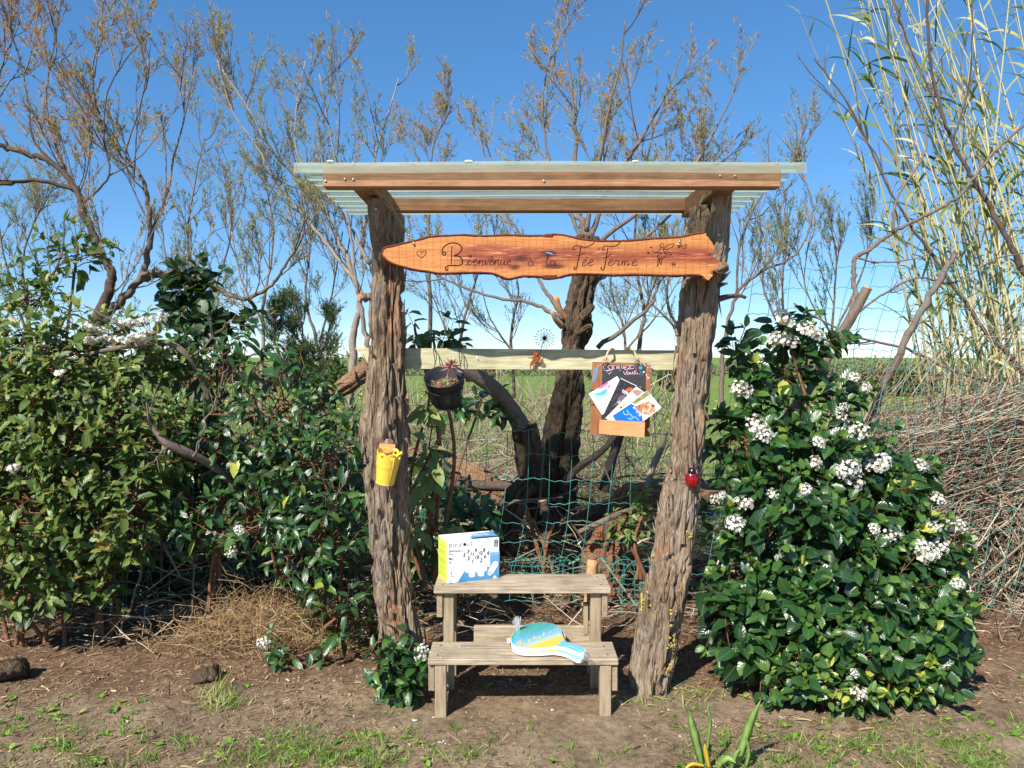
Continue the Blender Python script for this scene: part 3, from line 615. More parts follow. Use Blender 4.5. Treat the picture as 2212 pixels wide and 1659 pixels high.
m_ = MB()      # splits and rusty nail heads in the treads
for z_, (y0, y1) in ((.245, (3.275, 3.47)), (.476, (3.535, 3.76))):
    for _ in range(9):
        x0 = xc + random.uniform(-.39, .3); yy = random.uniform(y0 + .01, y1 - .01); L_ = random.uniform(.04, .2); w_ = random.uniform(.0007, .0016)
        q = [(x0 + L_ * t, yy + .003 * math.sin(t * 5 + x0 * 9), z_ + .0006) for t in np.linspace(0, 1, 6)]; m_.add([(a, b - w_ * math.sin(math.pi * i / 5), c) for i, (a, b, c) in enumerate(q)] + [(a, b + w_ * math.sin(math.pi * i / 5), c) for i, (a, b, c) in enumerate(q)], [(i, i + 1, i + 7, i + 6) for i in range(5)])
    for x0, yy in ((-.372, y0 + .04), (-.368, y1 - .045), (.37, y0 + .05), (.366, y1 - .05)): m_.add([(xc + x0 + .0055 * math.cos(a), yy + .0055 * math.sin(a), z_ + .0008) for a in np.arange(8) * .785], [tuple(range(8))])
m_.build('cracks_and_nails', plain('old_crack', srgb(62, 50, 40), .9, .1), bench, smooth=False, kind='stuff')
B0 = np.array([-.306, 3.594, .4765]); ex = unit(np.array([.244, .103, 0])); en = np.array([ex[1], -ex[0], 0]); BW, BH, BD = .265, .2, .135
def ZB(x, y, d=0):
    u = (x - 342) / 1390; t_ = 390 - 140 * u; b_ = 1505 - 165 * u; v = (y - t_) / (b_ - t_)
    return Vector(B0 + ex * BW * u + np.array([0, 0, BH * (1 - v)]) + en * d)
gb = thing('game_box', 'white blue and lime cardboard game box with numbered skittles on the front', 'box', tuple(B0 + ex * BW / 2 - en * BD / 2))
rot = np.stack([ex, -en, [0, 0, 1]], 1)
m_ = MB(); box(m_, B0 + ex * BW / 2 - en * BD / 2 + [0, 0, BH / 2], (BW, BD, BH), rot, .0018)
v = m_.v[0]; tz = v[:, 2] > B0[2] + BH - .003; v[tz, 2] += .004 * np.sin((v[tz, 0]) * 30)
card = plain('card_white', srgb(244, 244, 240), .45, .4, .02); m_.build('carton', card, gb, smooth=False)
def flat(poly, mapf, d, m_): prism(m_, poly, mapf, d, d - .0003)
blue = NT('print_blue', .4, .4); bz = blue.noise(blue.coord(), 14, 4, .6); bs = blue.n('SeparateXYZ', {0: blue.coord()}); blue.col(blue.ramp(blue.math('ADD', blue.math('MULTIPLY', bz, .35), blue.math('MULTIPLY', bs.outputs[2], 3.6)), [(.15, srgb(62, 138, 190)), (.55, srgb(110, 172, 214)), (.85, srgb(196, 224, 242))]))
m_ = MB(); flat([(606, 1472), (800, 1158), (830, 1130), (1490, 660), (1742, 640), (1722, 1338)], ZB, .0005, m_); m_.build('blue_print', blue.m, gb, smooth=False)
PW = tintm('skittle_print', [(0, srgb(196, 192, 204)), (.5, srgb(226, 224, 232)), (1, srgb(250, 250, 252))], .4, .4)
m_ = MB()
def pin(x0, x1, ytop, ybot, d, t0):
    n = 6; xs_ = np.linspace(x0, x1, n + 1); hw = (x1 - x0) / 2; c_ = (x0 + x1) / 2
    for i in range(n):
        e = lambda x: math.sqrt(max(0, 1 - ((x - c_) / hw) ** 2)) * hw * .35
        a, b = xs_[i], xs_[i + 1]; m_.add(A([ZB(a, ybot + e(a), d), ZB(b, ybot + e(b), d), ZB(b, ytop - e(b), d), ZB(a, ytop - e(a), d)]), [(0, 1, 2, 3)], t0 - .5 * (i / n) ** 2)
for i, (x0, x1, a, b) in enumerate(((705, 815, 700, 1110), (800, 910, 640, 1080), (1350, 1485, 640, 1030), (1040, 1160, 610, 1150), (1270, 1390, 600, 1120), (815, 960, 800, 1190), (1280, 1395, 760, 1150), (935, 1060, 700, 1180), (1075, 1190, 780, 1180), (910, 1078, 900, 1300), (1145, 1318, 860, 1275))): pin(x0, x1, a, b, .0008 + .00006 * i, .98 - .04 * (i % 3))
m_.add(A([ZB(x, y, .0016) for x, y in ((1405, 1200), (1540, 1250), (1700, 1000), (1690, 920), (1620, 900), (1560, 930), (1430, 1150))]), [tuple(range(7))], .95)
m_.add(A([ZB(1475 + 70 * math.cos(a), 1218 + 76 * math.sin(a), .0018) for a in np.arange(16) * .3927]), [tuple(range(16))], .1)
m_.build('skittle_print', PW, gb, smooth=False)
maroon = plain('print_maroon', srgb(74, 30, 44), .4, .3, .05); m_ = MB()
NB = lambda x, y, d: ZB(x, y, d)
for s, x, y, h in (('5', 778, 785, 100), ('7', 880, 690, 96), ('11', 985, 758, 96), ('9', 1084, 662, 96), ('12', 1216, 722, 92), ('8', 1305, 645, 92), ('6', 1418, 722, 96), ('3', 888, 875, 104), ('10', 1110, 842, 100), ('4', 1322, 830, 100), ('1', 994, 956, 104), ('2', 1228, 928, 104)):
    mq = MB(); text_mb(mq, s, NB, x, y, h, .0024, -.1, 'CENTER', .8, .15, bold=.02); mq.build('numeral', maroon, gb, smooth=False)
for p, r in (([(392, 575), (397, 460)], .0011), ([(400, 462), (445, 455), (465, 480), (450, 512), (402, 530)], .0011), ([(505, 535), (530, 420)], .0011), ([(600, 452), (565, 462), (548, 495), (565, 522), (592, 520)], .0011), ([(655, 540), (720, 425)], .0011), ([(878, 425), (880, 475), (905, 492)], .0011), ([(975, 380), (972, 460), (1000, 485)], .0011)):
    mq = MB(); stroke(mq, p, ZB, r, .0008, 6, 5, .3); mq.build('logo_letter', maroon, gb)
m_.add(A([ZB(803 + 40 * math.cos(a), 458 + 42 * math.sin(a), .001) for a in np.arange(16) * .3927]), [tuple(range(16))])
for q in ([(393, 800), (460, 840), (462, 885), (395, 850)], [(482, 825), (498, 820), (498, 880), (482, 886)], [(446, 1190), (464, 1186), (464, 1256), (446, 1260)], [(452, 1296), (514, 1288), (512, 1304), (452, 1312)]): m_.add(A([ZB(x, y, .0009) for x, y in q]), [(0, 1, 2, 3)])
m_.build('dark_marks', maroon, gb, smooth=False, kind='stuff')
grey = plain('print_grey', srgb(140, 134, 136), .5, .3, .1); m_ = MB()
for p, r in (([(615, 460), (625, 515)], .0009), ([(655, 440), (672, 485)], .0009), ([(930, 425), (930, 485)], .0009), ([(1420, 300), (1185, 605)], .0007)): stroke(m_, p, ZB, r, .0008, 4, 5, .3)
text_mb(m_, 'QUILLES FINLANDAISES', NB, 388, 632, 34, .0008, -.1, sx=.72); 
for x0, x1, y in ((388, 675, 660), (388, 440, 696), (388, 505, 738), (388, 430, 935), (388, 468, 962)): m_.add(A([ZB(x0, y, .0008), ZB(x1, y - (x1 - x0) * .1, .0008), ZB(x1, y - 18 - (x1 - x0) * .1, .0008), ZB(x0, y - 18, .0008)]), [(0, 1, 2, 3)])
m_.build('small_print', grey, gb, smooth=False)
m_ = MB(); m_.add(A([ZB(*q, .0009) for q in ((1598, 332), (1694, 324), (1690, 506), (1592, 515))]), [(0, 3, 2, 1)]); m_.build('logo_panel', plain('print_navy', srgb(40, 58, 84), .4), gb, smooth=False)
m_ = MB()
stroke(m_, [(1642 + 22 * math.cos(a), 372 + 22 * math.sin(a)) for a in np.arange(9) * .785], ZB, .0007, .0012, 3, 4, .3)
for yy in (430, 450, 470, 488): stroke(m_, [(1615, yy + 2), (1672, yy - 4)], ZB, .0008, .0012, 3, 4, .3)
m_.add(A([ZB(*q, .0010) for q in ((1540, 1362), (1605, 1272), (1672, 1346))]), [(0, 1, 2)]); m_.build('logo_marks', card, gb, smooth=False)
m_ = MB(); m_.add(A([ZB(*q, .0009) for q in ((368, 1385), (470, 1378), (468, 1470), (370, 1480))]), [(0, 3, 2, 1)]); m_.build('blue_square', plain('print_pale_blue', srgb(176, 212, 236), .4), gb, smooth=False)
m_ = MB(); stroke(m_, [(1598, 1345), (1592, 1325), (1606, 1315), (1614, 1330), (1608, 1352)], ZB, .0006, .0013, 4, 4, .3); m_.build('warning_mark', maroon, gb, smooth=False)
def ZS(u, v, d=0): return Vector(B0 - en * BD * u + np.array([0, 0, BH * (1 - v)]) - ex * d)   # lime side, u from the front edge backwards
m_ = MB(); m_.add(A([ZS(.01, .01, .0005), ZS(.99, .01, .0005), ZS(.99, .99, .0005), ZS(.01, .99, .0005)]), [(0, 1, 2, 3)]); m_.build('lime_side', plain('print_lime', srgb(212, 232, 92), .45, .4, .03), gb, smooth=False)
m_ = MB()
for v0, n_ in ((.16, 2), (.27, 5), (.42, 1), (.47, 6), (.62, 1), (.66, 4), (.77, 1), (.8, 5)):
    for i in range(n_):
        y = v0 + i * .022; w_ = random.uniform(.45, .82) if n_ > 1 else .25; m_.add(A([ZS(.9, y, .0009), ZS(.9 - w_, y, .0009), ZS(.9 - w_, y + .011, .0009), ZS(.9, y + .011, .0009)]), [(0, 3, 2, 1)])
m_.build('small_print', plain('print_green', srgb(160, 176, 58), .5), gb, smooth=False)
def ZT(u, v, d=0): return Vector(B0 + ex * BW * u - en * BD * v + np.array([0, 0, BH + .0042 + .003 * math.sin(u * 3) + d]))
m_ = MB(); m_.add(A([ZT(.42, .03), ZT(.7, .03), ZT(.98, .03), ZT(.99, .75), ZT(.62, .6)]), [(0, 1, 2, 3, 4)]); m_.build('blue_top_print', plain('print_top_blue', srgb(92, 160, 208), .4), gb, smooth=False)
m_ = MB(); text_mb(m_, 'playout', lambda x, y, d: ZT(x, -y, d), .56, -.26, .2, .0012, 0, sx=.35, bold=.02); m_.build('top_lettering', card, gb, smooth=False)
m_ = MB()
for u0, u1, v0 in ((.08, .12, .45), (.16, .19, .5), (.3, .32, .5), (.36, .43, .55), (.48, .5, .6)): m_.add(A([ZT(u0, v0, .001), ZT(u1, v0, .001), ZT(u1, v0 + .06, .001), ZT(u0, v0 + .06, .001)]), [(0, 1, 2, 3)])
m_.build('top_small_print', grey, gb, smooth=False)

# two beach bats in a net
ZP = lambda x, y, z: G((2000 + x * .18083) / 1.84448, (2400 + y * .18083) / 1.84448, z)
out = [(195, 820), (205, 745), (300, 620), (450, 520), (650, 455), (900, 440), (1080, 455), (1200, 500), (1290, 580), (1330, 690), (1362, 790), (1420, 862), (1540, 920), (1700, 960), (1800, 1000), (1840, 1045), (1820, 1092), (1740, 1112), (1600, 1062), (1480, 1012), (1330, 978), (1150, 965), (900, 992), (650, 1008), (420, 995), (270, 945), (208, 885)]
ol2 = crom(np.array(out + out[:1]), 4)[:-1]
W_ = A([ZP(x, y, .287) for x, y in ol2]); ctr = W_.mean(0); hd = unit(A([ZP(1790, 1060, .287)])[0] - A([ZP(250, 800, .287)])[0]); hn = np.array([-hd[1], hd[0], 0])
pk = NT('bat_paint', .35, .45); cc = pk.n('TexCoord').outputs['Object']
rel = lambda p: (np.array(p) - ctr)
def dotn(vec, off): 
    d = pk.n('VectorMath', {0: cc, 1: tuple(vec)}, operation='DOT_PRODUCT'); return pk.math('ADD', d.outputs['Value'], off)
dn = unit(np.cross([0, 0, 1], unit(A([ZP(1300, 590, .287)])[0] - A([ZP(250, 930, .287)])[0])))     # across the colour bands
band = dotn(dn, 0.0); a0 = float(np.dot(A([ZP(420, 560, .287)])[0] - ctr, dn)); a1 = float(np.dot(A([ZP(1250, 950, .287)])[0] - ctr, dn))
ff = pk.n('MapRange', {0: band, 1: a0, 2: a1, 3: 0.0, 4: 1.0}); wob_ = pk.noise(pk.coord(), 60, 2, .5); ff2 = pk.math('ADD', ff, pk.math('MULTIPLY', pk.math('SUBTRACT', wob_, .5), .1))
bands = pk.ramp(ff2, [(0, srgb(24, 160, 150)), (.3, srgb(40, 172, 172)), (.42, srgb(76, 176, 224)), (.58, srgb(116, 204, 238)), (.74, srgb(244, 204, 40))]); 
h0 = float(np.dot(A([ZP(1290, 880, .287)])[0] - ctr, hd)); hcol = pk.math('GREATER_THAN', dotn(hd, -h0), 0.0)
pk.col(pk.mix(hcol, bands, srgb(110, 192, 240)))
cream = plain('bat_edge', srgb(240, 232, 214), .45, .4, .03)
def bat(label, dz, ang, shift):
    t_ = thing('beach_bat', label, 'bat', (float(ctr[0]), float(ctr[1]), .287 + dz - .014))
    ca, sa = math.cos(ang), math.sin(ang); c0 = np.array([*ctr[:2], 0])
    def mp(u, v, d):
        q = A([ZP(u, v, .287)])[0] - ctr; q = np.array([q[0] * ca - q[1] * sa, q[0] * sa + q[1] * ca, 0]); return Vector(c0 + q + np.array([*shift, .287 + dz + d]))
    m_ = MB(); prism(m_, [tuple(q) for q in ol2], mp, -.0012, -.016); m_.build('blade', cream, t_, smooth=False)
    m_ = MB(); inner = [tuple(np.array([760, 760]) + (np.array(q) - [760, 760]) * .985) for q in ol2]; prism(m_, inner, mp, 0, -.0012)
    o_ = m_.build('printed_face', pk.m, t_, smooth=False)
    if ang == 0:
        # the bands are read from object coordinates: origin at the bat's centre, so nothing more is needed
        m2_ = MB()
        for s in ([(310, 930), (345, 900), (420, 830), (455, 815)], [(420, 990), (415, 900), (440, 820)], [(330, 915), (440, 905), (560, 860)], [(575, 790), (620, 900)], [(590, 850), (680, 790)], [(690, 800), (725, 735), (745, 800), (790, 760)], [(800, 770), (835, 745), (850, 775), (890, 735)], [(910, 740), (930, 660), (945, 705), (990, 680)], [(1030, 670), (1060, 640), (1075, 660), (1120, 620)], [(1150, 615), (1200, 590), (1270, 560)]):
            stroke(m2_, s, mp, .0032, .0002, 4, 5, .15)
        m2_.build('script', plain('bat_letters', srgb(236, 196, 84), .5), t_, kind='stuff')
    return t_
bat('upper blue teal and yellow beach bat with orange script, lying on the lower tread', 0, 0, (0, 0))
bat('lower beach bat underneath, its pale blue handle angled towards the front edge', -.018, -.115, (.004, -.012))
net = thing('net_bag', 'loose white mesh bag wrapped round the two beach bats', 'net bag', tuple(ZP(1600, 1200, .25)))
nm = plain('net_white', (.75, .76, .8, 1), .6, .2, .05); m_ = MB()
for i in range(46):   # strands over the face
    t_ = i / 45; a = np.array(ol2); q = a[(a[:, 0] < 1330)]; x = 240 + t_ * 1060
    up = q[q[:, 1] < 760]; dn_ = q[q[:, 1] >= 760]; yu = np.interp(x, *up[np.argsort(up[:, 0])].T); yd = np.interp(x + 40, *dn_[np.argsort(dn_[:, 0])].T)
    tubes(m_, A([ZP(x, yu, .2895), ZP(x + 20, (yu + yd) / 2, .2905), ZP(x + 40, yd, .2895)]), .00035, 3)
def sack(n1=16, n2=11):
    g = np.empty((n1, n2, 3))
    for i in range(n1):
        for j in range(n2):
            s, t_ = i / (n1 - 1), j / (n2 - 1); x = 1330 + s * 560; mid = 1060 + s * 150 + 30 * math.sin(s * 3); hh = (90 + 150 * math.sin(math.pi * s ** .8)) * (1 - .15 * s)
            ph = math.pi * t_; y = mid - hh * math.cos(ph) * .75; sag = .0 if y < 1290 else 1
            z = .287 - .05 * t_ + .012 * math.sin(ph)
            p = ZP(x + 40 * math.sin(ph), y, z); g[i, j] = p
    return g
g = sack()
for i in range(len(g)): tubes(m_, crom(g[i], 3), .00045, 3)
for j in range(g.shape[1]): tubes(m_, crom(g[:, j], 2), .00045, 3)
g2 = (g[:-1, :-1] + g[1:, 1:]) / 2
for i in range(len(g2)): tubes(m_, crom(g2[i], 3), .0004, 3)
m_.build('mesh_sack', nm, net)
m_ = MB()
for i in range(46):
    x0 = 345 + random.gauss(0, 16); x1 = 325 + random.uniform(-105, 95); y1 = 320 + random.uniform(-25, 70) + max(0, 300 - x1) * .5
    b0 = np.array(ZP(x0, 625, .285)); b1 = np.array(P((2000 + x1 * .18083) / 1.84448, (2400 + y1 * .18083) / 1.84448, b0[1] - .015)); mid = (b0 + b1) / 2 + R.normal(0, .003, 3)
    tubes(m_, crom(np.array([b0, mid, b1]), 3), .0006, 3)
m_.build('gathered_end', nm, net)
m_ = MB(); prism(m_, [(105, 795), (180, 785), (215, 870), (120, 898)], lambda u, v, d: ZP(u, v, .268 + d), .001, 0); m_.build('paper_tag', card, net, smooth=False)

# ------------------------------------------------------------------ hanging pot
Z3 = lambda x, y, Y: P((1350 + x * .40687) / 1.84448, (1350 + y * .40687) / 1.84448, Y)
rc = Z3(1032, 372, 3.66); tz_ = math.radians(31); axis = Vector((-.06, -math.sin(tz_), math.cos(tz_))).normalized()
MP = Matrix.Translation(rc) @ axis.to_track_quat('Z', 'Y').to_matrix().to_4x4()
pot = thing('plant_pot', 'black plastic plant pot hanging tilted from the rail in a wire hook', 'plant pot', tuple(rc))
m_ = MB(); lathe(m_, [(0, -.158), (.06, -.158), (.064, -.152), (.083, -.04), (.085, -.034), (.093, -.032), (.097, 0), (.099, .001), (.0985, .004), (.0945, .003), (.09, -.028), (.082, -.032), (.066, -.145), (0, -.146)], M=MP, k=48)
m_.build('pot_wall', plain('black_plastic', srgb(40, 42, 46), .5, .4, .12, 40), pot)
m_ = MB(); lathe(m_, [(.0815, -.058), (.07, -.052), (.04, -.048), (0, -.047)], M=MP, k=40)
vv = m_.v[0]; vv += R.normal(0, .002, vv.shape); m_.build('soil', plain('potting_soil', srgb(104, 78, 60), .95, .1, .5, 60), pot)
m_ = MB()
for i in range(90):
    r_ = .076 * math.sqrt(random.random()); a = random.uniform(0, 6.28); c_ = MP @ Vector((r_ * math.cos(a), r_ * math.sin(a), -.046)); s = random.uniform(.002, .006)
    box(m_, c_, (s * 1.6, s, s), np.array(Matrix.Rotation(random.uniform(0, 3), 3, 'Z') @ Matrix.Rotation(random.uniform(0, 3), 3, 'X')), tint=random.random())
m_.build('bark_chips', M['litter'], pot, smooth=False, kind='stuff')
m_ = MB(); bw = .0022
def lp_(pts): tubes(m_, crom(A(pts), 8), bw, 6, .5, True)
ring = lambda r, z: [MP @ Vector((r * math.cos(a), r * math.sin(a), z)) for a in np.linspace(0, 2 * math.pi, 25)]
lp_(ring(.0865, -.05)); lp_(ring(.067, -.15))
for a in (-2.0, -1.0, .3, 3.4): lp_([MP @ Vector((.0875 * math.cos(a), .0875 * math.sin(a), -.05)), MP @ Vector((.068 * math.cos(a), .068 * math.sin(a), -.15))])
for x, xr_ in ((930, 862), (1180, 1205)):
    c1 = Z3(x - 2, 85, 3.8); lp_([Z3(x + 4, 140, 3.868), Z3(x + 2, 92, 3.866), Z3(x - 1, 86, 3.84), c1, Z3(x - 2, 120, 3.795), Z3(x + 10, 262, 3.79), MP @ Vector((.0885 * (-1 if x < 1000 else 1), .02, -.05))])
    lp_([Z3(x + 1, 92, 3.797), Z3(x + 28, 170, 3.795), Z3(x + 10, 262, 3.79)])
m_.build('wire_hook', plain('black_wire', srgb(38, 36, 36), .5), pot)
suc = thing('succulent', 'pinkish brown succulent rosette on a bare stem in the black pot', 'succulent', tuple(MP @ Vector((0, 0, -.05))))
st = [Z3(1062, 392, 3.655), Z3(1078, 320, 3.64), Z3(1100, 240, 3.63)]; m_ = MB(); tubes(m_, crom(A(st), 6), np.linspace(.004, .0032, 13), 8); m_.build('stem', plain('succulent_stem', srgb(196, 128, 100), .6), suc)
def lobe(b, d, nrm, L, w, th=.004):
    d = unit(np.array(d)); nrm = unit(np.array(nrm) - d * np.dot(nrm, d)); s = np.cross(d, nrm); V = []; k_ = 8
    for t_, ww in ((0, .35), (.25, .8), (.5, 1), (.75, .75), (.93, .3), (1, .04)):
        for a in np.arange(k_) * 2 * math.pi / k_: V.append(np.array(b) + d * L * t_ + s * w * ww * math.cos(a) + nrm * (th * ww * math.sin(a) + L * .25 * t_ * t_))
    i = np.arange(5)[:, None] * k_; j = np.arange(k_)[None]; jn = (j + 1) % k_; return V, np.stack([i + j, i + jn, i + jn + k_, i + j + k_], -1).reshape(-1, 4)
pinkm = NT('rosette', .5, .4); pinkm.col(pinkm.ramp(pinkm.noise(pinkm.coord(), 60, 3, .6), [(.35, srgb(122, 74, 70)), (.55, srgb(176, 124, 112)), (.75, srgb(206, 178, 148))])); grm = plain('green_lobe', srgb(134, 158, 104), .45, .4, .2)
top_ = np.array(st[-1])
for i in range(14):
    a = i * 2.4; el = .62 - .1 * i; d = np.array([math.cos(a) * math.cos(el), math.sin(a) * math.cos(el) * .8 - .15, math.sin(el)]); m_ = MB(); v, f = lobe(top_ - [0, 0, .0012 * i], d, [0, 0, 1] - d * .2, .032 + .0028 * i, .0085); m_.add(v, f); m_.build('leaf', pinkm.m, suc)
gb0 = np.array(Z3(1045, 455, 3.62))
for dx, dz, L, mm in ((-.9, .7, .035, 0), (-.35, 1, .036, 1), (.05, 1, .034, 1), (.45, .9, .034, 1), (-.1, .6, .028, 1), (.75, .5, .024, 1)):
    m_ = MB(); v, f = lobe(gb0, [dx, -.25, dz], [0, -1, .2], L, .008); m_.add(v, f); m_.build('leaf', grm if mm else pinkm.m, suc)

# ------------------------------------------------------------------ yellow bucket, ladybird, fairy
Z7 = lambda x, y, Y: P((1420 + x * .27295) / 1.84448, (1700 + y * .27295) / 1.84448, Y)
ra, rb = Z7(480, 392, 3.545), Z7(418, 822, 3.565); ax_ = (ra - rb); H = ax_.length; MQ = Matrix.Translation(rb) @ ax_.to_track_quat('Z', 'Y').to_matrix().to_4x4()
bk = thing('bucket', 'small yellow metal bucket with scalloped rim and cut out hearts, hung on the left post', 'bucket', tuple(rb))
m_ = MB(); na, nh = 168, 64; r0, r1 = .0415, .0575; V = []
inv = MQ.to_3x3().inverted() @ Vector((0, -1, 0)); th0 = math.atan2(inv.y, inv.x)
for j in range(nh + 1):
    for i in range(na):
        th = th0 + i * 2 * math.pi / na; sc_ = (i % 21) / 21 - .5; edge = H * (.965 + .125 * math.sqrt(max(0, 1 - (sc_ * 2) ** 2))); z = edge * j / nh
        r = r0 + (r1 - r0) * z / H + (.0011 if any(abs(z / H - q) < .012 for q in (.58, .62, .66)) else 0) + (.0018 if z < .004 else 0); V.append(MQ @ Vector((r * math.cos(th), r * math.sin(th), z)))
def inheart(a, b):
    x, y = a / .0062, b / .0062; return (x * x + y * y - 1) ** 3 - x * x * y ** 3 < 0
fs = []
for j in range(nh):
    for i in range(na):
        sc_ = ((i + .5) % 21) / 21 - .5; edge = H * (.965 + .125 * math.sqrt(max(0, 1 - (sc_ * 2) ** 2))); z = edge * (j + .5) / nh
        if inheart(sc_ * 2 * math.pi / 8 * r1, z - H * .935): continue
        fs.append((j * na + i, j * na + (i + 1) % na, (j + 1) * na + (i + 1) % na, (j + 1) * na + i))
m_.add(A(V), fs); yel = plain('yellow_enamel', srgb(240, 200, 74), .4, .5, .03); wall = m_.build('bucket_wall', yel, bk)
sol = wall.modifiers.new('thickness', 'SOLIDIFY'); sol.thickness = .0009
m_ = MB(); lathe(m_, [(0, .004), (r0, .004)], M=MQ, k=40); m_.build('bucket_base', yel, bk)
m_ = MB(); sa_ = th0 + .62; tubes(m_, A([MQ @ Vector(((r0 + .0006) * math.cos(sa_), (r0 + .0006) * math.sin(sa_), .002)), MQ @ Vector(((r1 + .0002) * math.cos(sa_), (r1 + .0002) * math.sin(sa_), H * .98))]), .0016, 6, .5, True); m_.build('side_seam', yel, bk)

lb_c = P(1495, 1036, 3.535); lady = thing('ladybird_ornament', 'shiny red and black metal ladybird on the right post', 'ornament', tuple(lb_c))
ML = Matrix.Translation(lb_c) @ Matrix.Rotation(-.06, 4, 'Y'); m_ = MB()
rd = NT('ladybird_red', .22, .6); rd.col(srgb(178, 14, 26)); rd.b.inputs['Metallic'].default_value = .55; rd.b.inputs['Coat Weight'].default_value = .6
u_ = np.linspace(0, math.pi, 25); 
def ell(mm, c, rx, ry, rz, k_=32, n_=18, half=False):
    V = [];
    for i in range(n_ + 1):
        ph = math.pi * i / n_
        for j in range(k_): a = 2 * math.pi * j / k_; V.append(ML @ Vector((c[0] + rx * math.sin(ph) * math.cos(a), c[1] + ry * math.sin(ph) * math.sin(a), c[2] + rz * math.cos(ph))))
    i = np.arange(n_)[:, None] * k_; j = np.arange(k_)[None]; jn = (j + 1) % k_; mm.add(A(V), np.stack([i + j, i + j + k_, i + jn + k_, i + jn], -1).reshape(-1, 4)); return mm
for s in (-1, 1): ell(MB(), (s * .0012, 0, 0), .031, .026, .042).build('wing_case', rd.m, lady)
blk = plain('black_gloss', srgb(16, 16, 20), .2, .6, .05); ell(MB(), (0, -.004, .038), .019, .019, .018).build('head', blk, lady)
m_ = MB(); tubes(m_, crom(A([ML @ Vector((0, -.026 * math.cos(a) * 1.02, .042 * math.sin(a) * 1.01)) for a in np.linspace(-1.4, 1.0, 12)]), 2), .0012, 6); m_.build('wing_seam', blk, lady)
for a, z in ((-.018, .014), (.016, .016), (-.02, -.012), (.021, -.014), (-.009, -.028), (.01, -.03)):
    q = math.sqrt(max(.05, 1 - (a / .0318) ** 2 - (z / .042) ** 2)); m_ = MB(); lathe(m_, [(0, .0016), (.004, .0012), (.0055, -.002)], M=ML @ Matrix.Translation((a, -.026 * q, z)) @ Vector((a / .001, -.026 * q / .00068, z / .00176)).to_track_quat('Z', 'Y').to_matrix().to_4x4(), k=12); m_.build('spot', blk, lady)
m_ = MB()
for s in (-1, 1):
    tubes(m_, crom(A([ML @ Vector(q) for q in ((s * .008, -.002, .05), (s * .012, -.006, .064), (s * .018, -.004, .072), (s * .02, 0, .068), (s * .014, 0, .066))]), 5), .0011, 5)
    for z in (.02, 0, -.02): tubes(m_, crom(A([ML @ Vector(q) for q in ((s * .026, 0, z), (s * .042, -.004, z + .006), (s * .05, .006, z - .002))]), 4), .0011, 5)
m_.build('legs', blk, lady, kind='stuff')
m_ = MB(); ell(m_, (-.004, -.021, .046), .003, .002, .004, 10, 6); m_.build('painted_glint', card, lady)  # white bead standing in for a highlight on the glossy black head

fa = thing('fairy_ornament', 'rusty flat metal fairy holding a seed head, fixed to the rail', 'ornament', tuple(Z3(1920, 220, 3.80)))
rust = NT('rust', .85, .2); rust.col(rust.ramp(rust.noise(rust.coord(), 70, 5, .65), [(.35, srgb(96, 48, 28)), (.55, srgb(146, 80, 46)), (.75, srgb(176, 106, 66))])); rust = rust.m
mz = lambda u, v, d: Z3(u, v, 3.80 - d)
m_ = MB(); prism(m_, [(1898, 130), (1905, 112), (1930, 118), (1948, 112), (1950, 135), (1944, 158), (1930, 168), (1948, 185), (1965, 150), (1975, 155), (1960, 205), (1945, 222), (1922, 232), (1925, 248), (1908, 252), (1914, 270), (1922, 285), (1904, 280), (1893, 256), (1880, 262), (1884, 290), (1886, 312), (1876, 300), (1868, 256), (1884, 226), (1898, 206), (1900, 196), (1872, 192), (1850, 190), (1852, 182), (1880, 184), (1904, 176), (1908, 166)], mz, .002, 0); m_.build('figure', rust, fa, smooth=False)
wing = [(1946, 196), (1958, 186), (1980, 190), (2000, 206), (2008, 226), (2000, 240), (1982, 242), (1960, 234), (1942, 218)]
hl = []
for cx, cy, r in ((1962, 204, 6), (1978, 204, 6), (1970, 219, 6), (1986, 218, 6), (1958, 221, 4.5), (1994, 228, 5), (1980, 232, 4.5)): hl.append([(cx + r * math.cos(a), cy + r * math.sin(a)) for a in np.arange(7) * .8976])
m_ = MB(); prism(m_, wing, mz, .001, -.001, hl); m_.build('wing', rust, fa, smooth=False)
Z10 = lambda x, y, Y: P((1100 + x * .49729) / 1.84448, (600 + y * .49729) / 1.84448, Y)
dark_rust = plain('dark_rust', srgb(70, 42, 32), .8, .2, .25, 60); m_ = MB(); tubes(m_, crom(A([Z3(1970, 152, 3.797), Z3(1985, 90, 3.79), Z10(2150, 1505, 3.785)]), 6), .0013, 6); hc = np.array(Z10(2152, 1503, 3.785)); m_.build('seed_stem', dark_rust, fa)
m_ = MB()
for i in range(19):
    a = i * 2 * math.pi / 19; d = np.array([math.cos(a), .0, math.sin(a)]); L = .044 + .004 * (i % 2); tubes(m_, A([hc, hc + d * L]), .0009, 4); tubes(m_, A([hc + d * (L - .004), hc + d * (L + .002)]), .0022, 5, .5, True)
for i in range(7):
    a = i * .8976; d = unit(np.array([math.cos(a) * .6, -.6, math.sin(a) * .6])); tubes(m_, A([hc, hc + d * .04]), .0009, 4)
lathe(m_, [(0, .006), (.009, .004), (.011, 0), (.009, -.004), (0, -.006)], M=Matrix.Translation(hc) @ Matrix.Rotation(math.pi / 2, 4, 'X'), k=14); m_.build('seed_head', dark_rust, fa)

